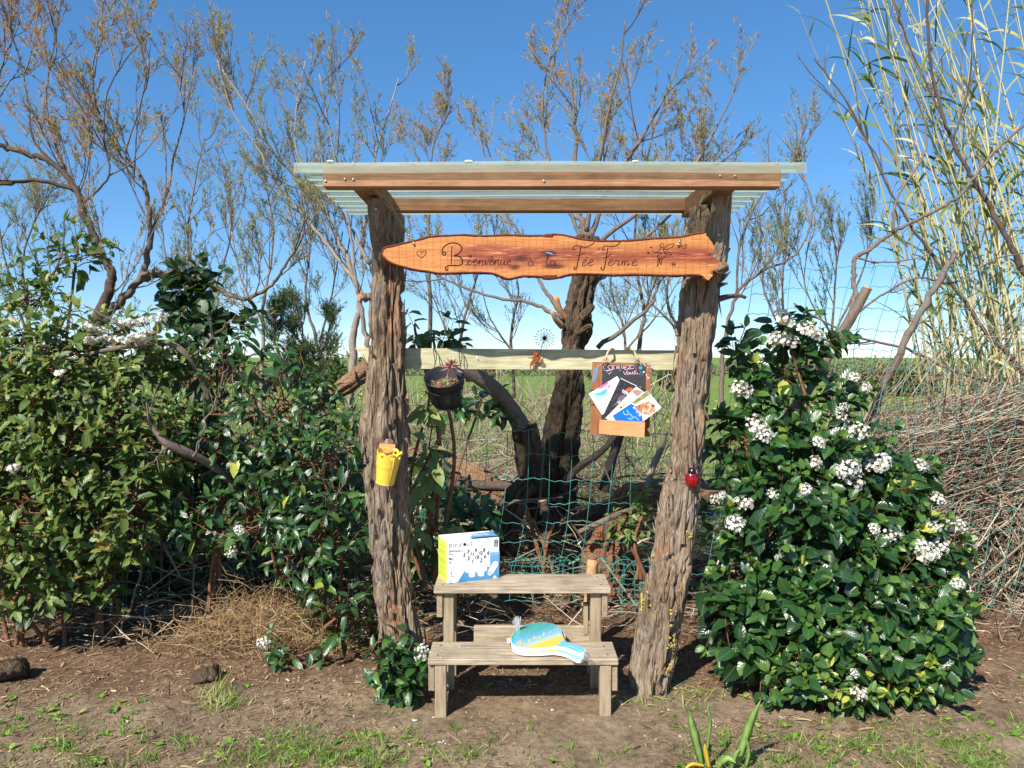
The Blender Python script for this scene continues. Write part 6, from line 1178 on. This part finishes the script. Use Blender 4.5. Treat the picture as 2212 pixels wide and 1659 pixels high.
log_thing('branch', 'dark upright branch right of the trunk under the leaflet holder', 'branch', [(1305, 1060, 5.4, 13), (1320, 1000, 5.4, 11), (1345, 930, 5.4, 9), (1370, 880, 5.4, 7)], 'dark_bark', k=18, seed=40)
log_thing('branch', 'grey lichen covered branch leaning beside the right post', 'branch', [(1396, 1060, 4.7, 6), (1410, 1010, 4.72, 8), (1428, 970, 4.74, 7), (1440, 930, 4.76, 5)], 'pale_bark', k=14, seed=41)
log_thing('branch', 'pale dead stick lying across in front of the root', 'branch', [(1250, 1150, 4.55, 6), (1290, 1132, 4.55, 7), (1340, 1108, 4.55, 6), (1372, 1098, 4.55, 5)], 'limb_bark', k=14, seed=42)
log_thing('branch', 'thick rough limb entering behind the left post from the left shrubs', 'branch', [(655, 905, 4.75, 12), (690, 868, 4.7, 15), (740, 838, 4.68, 18), (790, 800, 4.66, 20), (830, 775, 4.66, 18)], 'log_bark', k=30, seed=43)
log_thing('branch', 'grey crooked branch lying across the left shrubs with a bare forked end', 'branch', [(268, 862, 4.02, 2), (310, 895, 4.02, 5), (340, 935, 4.0, 8), (365, 960, 4.0, 11), (420, 985, 4.08, 9), (470, 1015, 4.2, 9), (520, 1065, 4.35, 8), (560, 1130, 4.4, 9)], 'limb_bark', k=24, rough=.9, seed=44)
log_thing('branch', 'short bleached branch above the middle of the left shrubs', 'branch', [(170, 770, 4.2, 3), (235, 755, 4.15, 5), (300, 745, 4.15, 6), (365, 742, 4.2, 6.5), (410, 775, 4.25, 7), (440, 830, 4.35, 7), (455, 900, 4.4, 8)], 'limb_bark', k=20, rough=.9, seed=45)
hb = thing('dead_twigs', 'thin grey dead twigs poking out of the left hedge', 'twigs', tuple(P(340, 1300, 4.2))); m_ = MB()
for rows in ([(340, 935, 4.0), (322, 900, 3.95), (318, 870, 3.9)], [(365, 960, 4.0), (345, 985, 3.96), (318, 1000, 3.92)], [(420, 985, 4.05), (440, 930, 4.0), (470, 850, 4.0), (490, 790, 4.0)], [(300, 745, 4.15), (250, 700, 4.1), (180, 660, 4.1)], [(410, 775, 4.25), (450, 740, 4.2), (500, 690, 4.2)], [(560, 1130, 4.3), (540, 1000, 4.2), (560, 880, 4.2)], [(700, 1300, 4.1), (640, 1230, 4.0), (600, 1180, 4.0)], [(690, 1180, 4.05), (720, 1090, 4.0), (760, 1020, 3.98)], [(250, 1390, 4.1), (300, 1250, 4.05), (310, 1130, 4.0)], [(400, 1390, 4.2), (420, 1260, 4.2), (400, 1140, 4.2)]):
    q = crom(np.array([tuple(P(*r)) for r in rows]), 6); q += R.normal(0, .006, q.shape); tubes(m_, q, np.linspace(.007, .0022, len(q)), 6); c1, l_, t_ = grow(q[None], 6, .2, 1, (.1, .3), (.3, .9), .4, 5, .1); tubes(m_, c1, np.linspace(.0028, .001, 5)[None].repeat(len(c1), 0), 4)
m_.build('twigs', M['limb_bark'], hb, kind='stuff')
for i, (lab, q) in enumerate((('reddish thin cane standing behind the game box, leaning left', [(1192, 1290, 4.45, 5), (1160, 1180, 4.45, 5), (1135, 1090, 4.45, 4)]), ('reddish thin cane behind the bench, the middle one of three', [(1208, 1280, 4.42, 5), (1180, 1190, 4.42, 4.5), (1150, 1120, 4.42, 4)]), ('thin cane crossing the other canes behind the bench', [(1172, 1270, 4.4, 4.5), (1180, 1180, 4.4, 4), (1196, 1130, 4.4, 3.5)]))):
    log_thing('thin_cane', lab, 'stick', q, 'root_bark', k=10, step=.03, rough=.3, seed=50 + i)
log_thing('wooden_stake', 'split pale wooden stake stuck behind the right end of the bench', 'stake', [(1268, 1420, 4.05, 14), (1274, 1300, 4.05, 14), (1280, 1210, 4.05, 13)], 'cut_wood', k=8, step=.03, rough=.5, seed=55)
log_thing('stump', 'low dark sawn stump in the mulch left of the dry grass heap', 'stump', [(446, 1478, 3.64, 40), (446, 1460, 3.66, 33), (446, 1446, 3.68, 29)], 'tree_bark', cut=[1], cm='log_bark', seed=56)
log_thing('stump', 'low weathered stump at the left edge of the picture', 'stump', [(14, 1470, 3.64, 50), (16, 1448, 3.67, 42), (18, 1432, 3.69, 38)], 'tree_bark', cut=[1], cm='log_bark', seed=57)

# ------------------------------------------------------------------ undergrowth, brushwood, litter, grass
R = np.random.default_rng(5)
def sticks(n, box_, L, r, flat=.35, dirx=None, k=3, bend=.08, tint=(0, 1)):
    (x0, x1), (y0, y1), (z0, z1) = box_; c = np.stack([R.uniform(x0, x1, n), R.uniform(y0, y1, n), z0 + (z1 - z0) * rnd(n)], -1); d = R.normal(size=(n, 3)) * [1, .5, flat]
    if dirx is not None: d = d * .5 + np.array(dirx) * np.where(rnd(n) < .5, 1, -1)[:, None] * .6
    d = unit(d); l = R.uniform(*L, n)[:, None]; a = c - d * l / 2; b = c + d * l / 2; m = c + R.normal(0, bend, (n, 3)) * l; a[:, 2] = np.maximum(a[:, 2], .01); b[:, 2] = np.maximum(b[:, 2], .01); return np.stack([a, m, b], 1), R.uniform(*r, n), R.uniform(*tint, n)
m_ = MB(); x0, x1 = P(1690, 1000, 4.9).x, P(2420, 1000, 4.9).x
for n_, zlo, zhi, fl, dx, L_, r_ in ((4200, .5, 1.3, .3, (1, 0, .15), (.15, .8), (.0012, .0038)), (3000, .02, .75, .5, (.45, 0, 1), (.2, .75), (.0014, .0042)), (2600, .02, 1.35, .7, None, (.08, .4), (.001, .003)), (420, .8, 1.75, 1.2, (.3, 0, 1), (.3, .9), (.0012, .003)), (70, .5, 1.25, .25, (1, 0, .25), (.5, 1.5), (.004, .009)), (90, .02, .7, .3, (.3, 0, 1), (.4, .9), (.006, .011))):
    p, r, t = sticks(n_, ((x0, x1), (4.58, 5.25), (zlo, zhi)), L_, r_, fl, dx); sl = 1.0 * np.clip((p[:, :, :1] - x0) / .5, .45, 1.0); p[:, :, 2:] *= .82 * sl + .2 * np.clip((p[:, :, :1] - 2.2), 0, 1); tubes(m_, p, np.stack([r, r, r * .6], 1), 4, t)
tag(m_.build('brushwood', M['brush'], kind='stuff'), 'heap of dry grey brushwood and stalks behind the wire at right', 'brushwood')
m_ = MB()
for n_, bx, L_, r_, fl, tt in ((900, ((-.6, 1.4), (4.6, 6.2), (.02, .55)), (.08, .5), (.001, .003), .7, (0, 1)), (700, ((-.3, 1.0), (5.6, 7.5), (.1, .95)), (.15, .6), (.001, .0026), .9, (.2, 1)), (1500, ((-3.4, 3.2), (4.0, 5.4), (.01, .16)), (.05, .35), (.001, .004), .3, (0, .9)), (160, ((-.5, 1.5), (4.5, 6), (.05, .7)), (.3, 1.0), (.003, .009), .4, (0, .6)), (700, ((-3.4, -.5), (4.5, 5.6), (.05, 1.0)), (.1, .6), (.001, .004), .8, (0, .7)), (120, ((-3.0, -.5), (4.4, 5.6), (.05, .9)), (.4, 1.1), (.004, .012), .5, (0, .5))):
    p, r, t = sticks(n_, bx, L_, r_, fl); tubes(m_, p, np.stack([r, r, r * .5], 1), 4, t)
p, r, t = sticks(1200, ((-.9, 1.7), (6.0, 8.6), (.05, 1.25)), (.25, .95), (.0014, .0042), 1.4, (.25, 0, 1), bend=.1, tint=(.2, 1)); tubes(m_, p, np.stack([r, r, r * .4], 1), 4, t)
p, r, t = sticks(1100, ((-3.6, -.6), (5.4, 7.5), (.05, 1.2)), (.25, .9), (.0014, .004), 1.4, (.25, 0, 1), bend=.1, tint=(0, .8)); tubes(m_, p, np.stack([r, r, r * .4], 1), 4, t)
tag(m_.build('undergrowth', M['brush'], kind='stuff'), 'tangle of dead twigs and branches behind the shelter', 'undergrowth')
# heap of dry grass left of the left post
n_ = 2600; c = np.array(P(560, 1330, 4.05)); a = np.stack([c[0] + R.normal(0, .25, n_), c[1] + R.normal(.12, .14, n_), np.abs(R.normal(0, .1, n_))], -1); a[:, 2] *= np.clip(1.25 - np.abs(a[:, 0] - c[0]) / .5, .1, 1); l = R.uniform(.06, .2, n_)[:, None]; d = unit(R.normal(size=(n_, 3)) * [1, .5, .8]); e = a + d * l; mid = (a + e) / 2 + R.normal(0, .02, (n_, 3)) + [0, 0, .02]; e[:, 2] = np.maximum(e[:, 2], .008)
m_ = MB(); tubes(m_, np.stack([a, mid, e], 1), .0012, 3, R.uniform(.2, .95, n_)); tag(m_.build('dry_grass', M['straw'], kind='stuff'), 'matted heap of dry grass and runners under the open shrub', 'dry grass')
# standing dead stalks between the trunk and the pot
n_ = 900; b = np.stack([R.uniform(-.5, 1.2, n_), R.uniform(5.2, 8, n_), np.zeros(n_)], -1); m_ = MB(); ribbons(m_, b, np.stack([R.normal(0, .35, n_), R.normal(0, .2, n_), np.ones(n_)], -1), R.uniform(.3, .9, n_), .004, R.uniform(0, .5, n_), 5, R.uniform(.3, 1, n_)); tag(m_.build('dry_stalks', M['straw'], smooth=False, kind='stuff'), 'dead standing stalks in the grass behind the wire', 'dry stalks')
# litter
def gz_of(p): return np.array([ground_z(x, y) for x, y in p[:, :2]])
n_ = 80000; u1 = rnd(n_); Yl = 2.5 + 3.0 * u1; p = np.stack([R.uniform(-.72, .72, n_) * (Yl + .3), Yl, np.zeros(n_)], -1)
den = np.array([.55 + .9 * mnoise.noise((x * 1.7, y * 2.2, 4)) + (.35 if 3.45 < y < 4.6 else 0) - (.3 if abs(x - .1) < .9 and y < 3.45 else 0) for x, y, _ in p]); kp = rnd(n_) < den; p = p[kp]; n_ = len(p); p[:, 2] = gz_of(p) + R.uniform(.001, .008, n_)
d = R.normal(size=(n_, 3)) * [1, 1, .12]; big = rnd(n_) < .08; L = np.where(big, R.uniform(.03, .085, n_), R.uniform(.008, .045, n_)); W = np.where(rnd(n_) < .16, L * R.uniform(.25, .5, n_), R.uniform(.0016, .0036, n_)); W = np.minimum(W, .009)
m_ = MB(); sd = unit(np.cross(unit(d), np.array([0, 0, 1.]) + R.normal(0, .25, (n_, 3)))); ribbons(m_, p, d, L, W, R.uniform(-.1, .12, n_), 3, np.clip(R.beta(1.6, 2.0, n_), 0, 1), .4, sd); tag(m_.build('leaf_litter', M['litter'], smooth=False, kind='stuff'), 'dry leaf fragments, straw and mulch chips on the bare soil', 'leaf litter')
m_ = MB(); n_ = 700; Yl = R.uniform(2.6, 4.2, n_); p = np.stack([R.uniform(-.7, .7, n_) * Yl, Yl, np.zeros(n_)], -1); p[:, 2] = gz_of(p)
for q in p: s = R.uniform(.003, .009) * (2 if R.random() < .04 else 1); box(m_, q, (s * 1.5, s, s * .8), np.array(Matrix.Rotation(R.uniform(0, 6), 3, 'Z') @ Matrix.Rotation(R.uniform(-.4, .4), 3, 'X')), s * .25, R.choice([.3, .5, .7, .95], p=[.4, .3, .22, .08]))
tag(m_.build('pebbles', M['litter'], smooth=False, kind='stuff'), 'small clods, pebbles and pale crumbs on the soil', 'pebbles')
# grass tufts in the foreground
def tuft(mb, x, y, n, spread, L, w=(.0022, .0045), tint=(.2, .8), lean=.55):
    c = np.array(G(x, y)); b = c + np.stack([R.normal(0, spread, n), R.normal(0, spread * .7, n), np.zeros(n)], -1); b[:, 2] = gz_of(b) - .003; d = np.stack([R.normal(0, lean, n), R.normal(0, lean, n), np.ones(n)], -1); ribbons(mb, b, d, R.uniform(*L, n), R.uniform(*w, n), R.uniform(.05, .8, n), 5, np.clip(R.uniform(*tint, n), 0, 1), .08)
m_ = MB()
for _ in range(190):
    z = R.random()
    if z < .34: x, y = R.normal(720, 190), R.uniform(1575, 1680)
    elif z < .46: x, y = R.uniform(-20, 330), R.uniform(1540, 1680)
    elif z < .86: x, y = R.uniform(1450, 2240), R.uniform(1550, 1690)
    else: x, y = R.uniform(0, 2212), R.uniform(1500, 1680)
    tuft(m_, x, y, int(R.uniform(8, 30)), R.uniform(.012, .04), (.03, .095 if y > 1570 else .06))
for x, y in ((520, 1630), (600, 1620), (665, 1612), (560, 1650), (700, 1650), (760, 1625), (820, 1600), (640, 1640), (1740, 1600), (1560, 1610), (1830, 1620), (1880, 1600), (2000, 1580), (2120, 1600), (1960, 1650), (2150, 1640), (1620, 1590), (190, 1630), (20, 1560)): tuft(m_, x, y, 42, .04, (.04, .1))
tuft(m_, 480, 1520, 130, .05, (.05, .13), tint=(.5, 1), lean=.5); tuft(m_, 470, 1500, 40, .04, (.1, .2), tint=(.7, 1), lean=.35); tuft(m_, 1480, 1500, 60, .08, (.05, .14), tint=(.6, 1), lean=1.2); tuft(m_, 1400, 1520, 50, .07, (.05, .14), tint=(.75, 1), lean=1.4)
tag(m_.build('grass', M['grass'], kind='stuff'), 'sparse tufts of short green grass on the bare soil in front', 'grass')
m_ = MB()
for _ in range(150):
    z = R.random(); x, y = (R.normal(680, 180), R.uniform(1580, 1680)) if z < .4 else ((R.uniform(0, 330), R.uniform(1500, 1680)) if z < .62 else ((R.uniform(1450, 2212), R.uniform(1560, 1680)) if z < .88 else (R.uniform(300, 2212), R.uniform(1450, 1600)))); c = np.array(G(x, y)); c[2] = ground_z(c[0], c[1]); n = int(R.uniform(3, 8)); a = R.uniform(0, 6.28, n); d = np.stack([np.cos(a), np.sin(a), R.uniform(.25, 1.1, n)], -1)
    L_ = R.uniform(.014, .036, n); scatter(m_, leaf_tpl(.55, .15, .3), np.repeat(c[None], n, 0), basis(d, np.array([0, 0, 1.]) + d * -.2 + R.normal(0, .1, (n, 3))), L_, R.uniform(.1, 1, n))
tag(m_.build('weeds', M['weed'], kind='stuff'), 'small round leaved weeds scattered through the foreground soil', 'weeds')
m_ = MB()
for x, y in ((1800, 1520), (1500, 1490), (895, 1557), (1440, 1535), (1550, 1560), (1340, 1520), (1690, 1545), (640, 1465), (1880, 1480), (1160, 1506), (1195, 1525), (950, 1600), (1985, 1470)):
    c = np.array(G(x, y)); c[2] = ground_z(c[0], c[1]) + .004
    for _ in range(3): a = R.uniform(0, 6.28, 5); r = R.uniform(.004, .008); o_ = R.normal(0, .008, 3) * [1, 1, .2]; m_.add([c + o_ + [r * math.cos(b), r * math.sin(b), R.uniform(0, .004)] for b in np.sort(a)], [tuple(range(5))], .9)
tag(m_.build('fallen_petals', M['white_petal'], smooth=False, kind='stuff'), 'fallen white petals on the soil in front of the shelter', 'petals')

# iris in the foreground
R = np.random.default_rng(9)
iris = thing('iris_plant', 'young iris with two broad pointed pale green blades in the foreground', 'plant', tuple(G(1560, 1652)))
im = NT('iris_leaf', .5, .35); im.col(im.ramp(im.noise(im.coord(1, 1, .2), 60, 3, .5), [(.35, srgb(126, 164, 78)), (.6, srgb(158, 190, 108)), (.8, srgb(184, 206, 136))])); tr = im.n('BsdfTranslucent', {'Color': srgb(150, 190, 70)}); mx = im.n('MixShader', {0: .3}); im.t.links.new(im.b.outputs[0], mx.inputs[1]); im.t.links.new(tr.outputs[0], mx.inputs[2]); im.t.links.new(mx.outputs[0], im.o.inputs[0])
ym = plain('iris_yellow', srgb(214, 180, 66), .6, .2, .12)
def blade(pts, wpx, mm, Y0=2.86):
    """pts: picture points from base to tip; wpx: widest width"""
    y0 = G(pts[0][0], pts[0][1])[1]; q = crom(A([P(x, y, y0 - .02 * i) for i, (x, y) in enumerate(pts)]), 6); n = len(q); t = np.linspace(0, 1, n); w = wpx * y0 / F * np.interp(t, [0, .15, .5, .8, 1], [.6, .85, 1, .7, .04]); tg = unit(np.gradient(q, axis=0)); sd = unit(np.cross(tg, [.25, 1, 0])); V = []
    for i in range(n):
        for s in (-1, 0, 1): V.append(q[i] + sd[i] * w[i] / 2 * s + np.array([0, -1, 0]) * (.12 * w[i] if s == 0 else 0))
        V.append(q[i] + np.array([0, .0015, 0]))
    i = np.arange(n - 1)[:, None] * 4; qd = np.array([[0, 1, 5, 4], [1, 2, 6, 5], [2, 3, 7, 6], [3, 0, 4, 7]]); mm_ = MB(); mm_.add(V, (i[:, :, None] + qd[None]).reshape(-1, 4)); mm_.build('leaf', mm, iris)
blade([(1516, 1650), (1506, 1610), (1496, 1570), (1488, 1535)], 20, im.m); blade([(1592, 1652), (1606, 1610), (1622, 1560), (1643, 1512)], 19, im.m); blade([(1524, 1655), (1530, 1600), (1534, 1560), (1530, 1528), (1540, 1524)], 7, im.m)
blade([(1532, 1658), (1526, 1630), (1522, 1606)], 13, ym); blade([(1520, 1655), (1496, 1652), (1478, 1662)], 11, ym); blade([(1552, 1655), (1572, 1640), (1590, 1648)], 17, im.m); blade([(1580, 1660), (1590, 1630), (1600, 1618)], 12, im.m); blade([(1612, 1655), (1618, 1625), (1610, 1590)], 10, im.m)

# ------------------------------------------------------------------ field beyond and the far hedge line
R = np.random.default_rng(12)
n_ = 70000; Yg = np.exp(R.uniform(math.log(5.6), math.log(55), n_)); p = np.stack([R.uniform(-.8, .8, n_) * Yg, Yg, np.zeros(n_)], -1); den = np.array([.75 + .8 * mnoise.noise((x * .5, y * .3, 2)) for x, y in p[:, :2]]); den *= np.clip((Yg - 5.0) / 2.5, .12, 1); p = p[rnd(n_) < den]; n_ = len(p); sc_ = (p[:, 1] / 10) ** .4
m_ = MB(); ribbons(m_, p, np.stack([R.normal(0, .4, n_), R.normal(0, .4, n_), np.ones(n_)], -1), R.uniform(.06, .26, n_) * np.minimum(sc_, 1.3), .008 * sc_, R.uniform(.1, .8, n_), 3, np.clip(R.beta(2, 2.2, n_), 0, 1)); tag(m_.build('field_grass', M['field_grass'], kind='stuff'), 'rough sunlit green grass of the field behind the fence', 'grass')
m_ = MB(); n_ = 420; Yg = np.exp(R.uniform(math.log(7), math.log(35), n_)); p = np.stack([R.uniform(-.7, .7, n_) * Yg, Yg, R.uniform(.12, .3, n_)], -1)
for q in p: r = R.uniform(.012, .02) * (q[1] / 10) ** .5; a = np.arange(7) * .8976; m_.add([q + [r * math.cos(b), -.004, r * math.sin(b) * .7] for b in a] + [q + [0, -.012, .006]], [(i, (i + 1) % 7, 7) for i in range(7)])
tag(m_.build('field_flowers', M['yellow_petal'], smooth=False, kind='stuff'), 'tiny yellow flowers scattered through the field', 'flowers')
M['far_leaf'] = tintm('far_leaf', [(0, srgb(104, 96, 78)), (.45, srgb(120, 124, 92)), (1, srgb(112, 130, 90))], .8, .15, .2)
M['bush_leaf'] = tintm('bush_leaf', [(0, srgb(46, 64, 36)), (.5, srgb(82, 104, 58)), (1, srgb(126, 142, 84))], .8, .15, .2)
M['bush_brown'] = tintm('bush_brown', [(0, srgb(78, 70, 52)), (.5, srgb(122, 112, 82)), (1, srgb(156, 148, 108))], .8, .15, .2)
def bush(label, px, py, rx, ry, Y, mm='bush_leaf', name='bush', cone=False, n=2200):
    c = np.array(P(px, py, Y)); c[2] = ry * Y / F; r = np.array([rx, max(rx * .7, ry * .5), ry]) * Y / F; t_ = thing(name, label, 'tree' if cone else 'bush', (float(c[0]), float(c[1]), 0))
    u = rdir(n); q = u * (R.uniform(.35, 1, (n, 1)) ** .6); lob = np.array([1 + .35 * mnoise.noise(tuple(v * 2.2 + px)) for v in u])[:, None]; q = q * lob
    if cone: q[:, :2] *= np.clip(.95 - .5 * (q[:, 2:] + .3), .12, 1)
    pos = c + q * r; pos[:, 2] = np.maximum(pos[:, 2], .02); s = .09 * (Y / 20) ** .8; m_ = MB(); scatter(m_, leaf_tpl(.6, .1, .1), pos, basis(unit(u + R.normal(0, .6, (n, 3))), unit(u + R.normal(0, .5, (n, 3)) + [0, 0, .5])), R.uniform(.6, 1.4, n) * s, np.clip(R.normal(.45, .22, n), 0, 1)); m_.build('crown', M[mm], t_, kind='stuff')
    m_ = MB(); tubes(m_, A([(c[0], c[1], 0), (c[0] + .05, c[1], c[2])]), [.03 * Y / 10, .015 * Y / 10], 6); m_.build('trunk', M['limb_bark'], t_)
for a in (('far green bush on the horizon left of the leaflet holder post', 1448, 752, 26, 24, 34), ('far round bush on the horizon between the slanting pale limb and the reeds', 1975, 738, 60, 28, 30), ('far brownish scrub on the horizon right of the right post', 1900, 752, 90, 18, 40, 'bush_brown'), ('far bush on the horizon behind the flowering shrub', 1660, 752, 50, 22, 36), ('far brown scrub on the horizon left of the left post', 560, 755, 90, 18, 40, 'bush_brown'), ('far green hedge bush on the horizon behind the feathery bush', 700, 752, 60, 20, 44),
          ('far brownish bush on the horizon under the name board', 1000, 760, 80, 15, 48, 'bush_brown'), ('far low bush on the horizon right of the dark trunk', 1330, 764, 60, 12, 50), ('far dark bush at the left horizon behind the cream flowers', 400, 750, 90, 22, 38), ('far bush behind the reeds at the right edge', 2170, 735, 90, 34, 28), ('far scrub at the left edge of the horizon', 120, 752, 120, 22, 42, 'bush_brown')): bush(*a)
bush('narrow far cypress on the horizon just left of the left post', 727, 748, 9, 26, 46, cone=True, name='cypress_tree', n=900)

# hedgerow that closes the field
m_ = MB(); n_ = 15000; x = R.uniform(-52, 52, n_); h = np.array([1.1 + 1.3 * mnoise.noise((q * .12, 3, 1)) + .8 * mnoise.noise((q * .45, 1, 2)) for q in x]).clip(.5, 4); p = np.stack([x, 62 + R.normal(0, 1.6, n_), h * R.random(n_) ** .8], -1)
scatter(m_, leaf_tpl(.6, .1, .1), p, basis(rdir(n_), unit(R.normal(size=(n_, 3)) + [0, -.6, .5])), R.uniform(.14, .36, n_), np.clip(np.array([.5 + .5 * mnoise.noise((q * .2, 7, 3)) for q in x]) + R.normal(0, .15, n_), 0, 1)); tag(m_.build('hedgerow', M['far_leaf'], kind='stuff'), 'uneven far hedgerow of green and brown scrub closing the field', 'hedgerow')
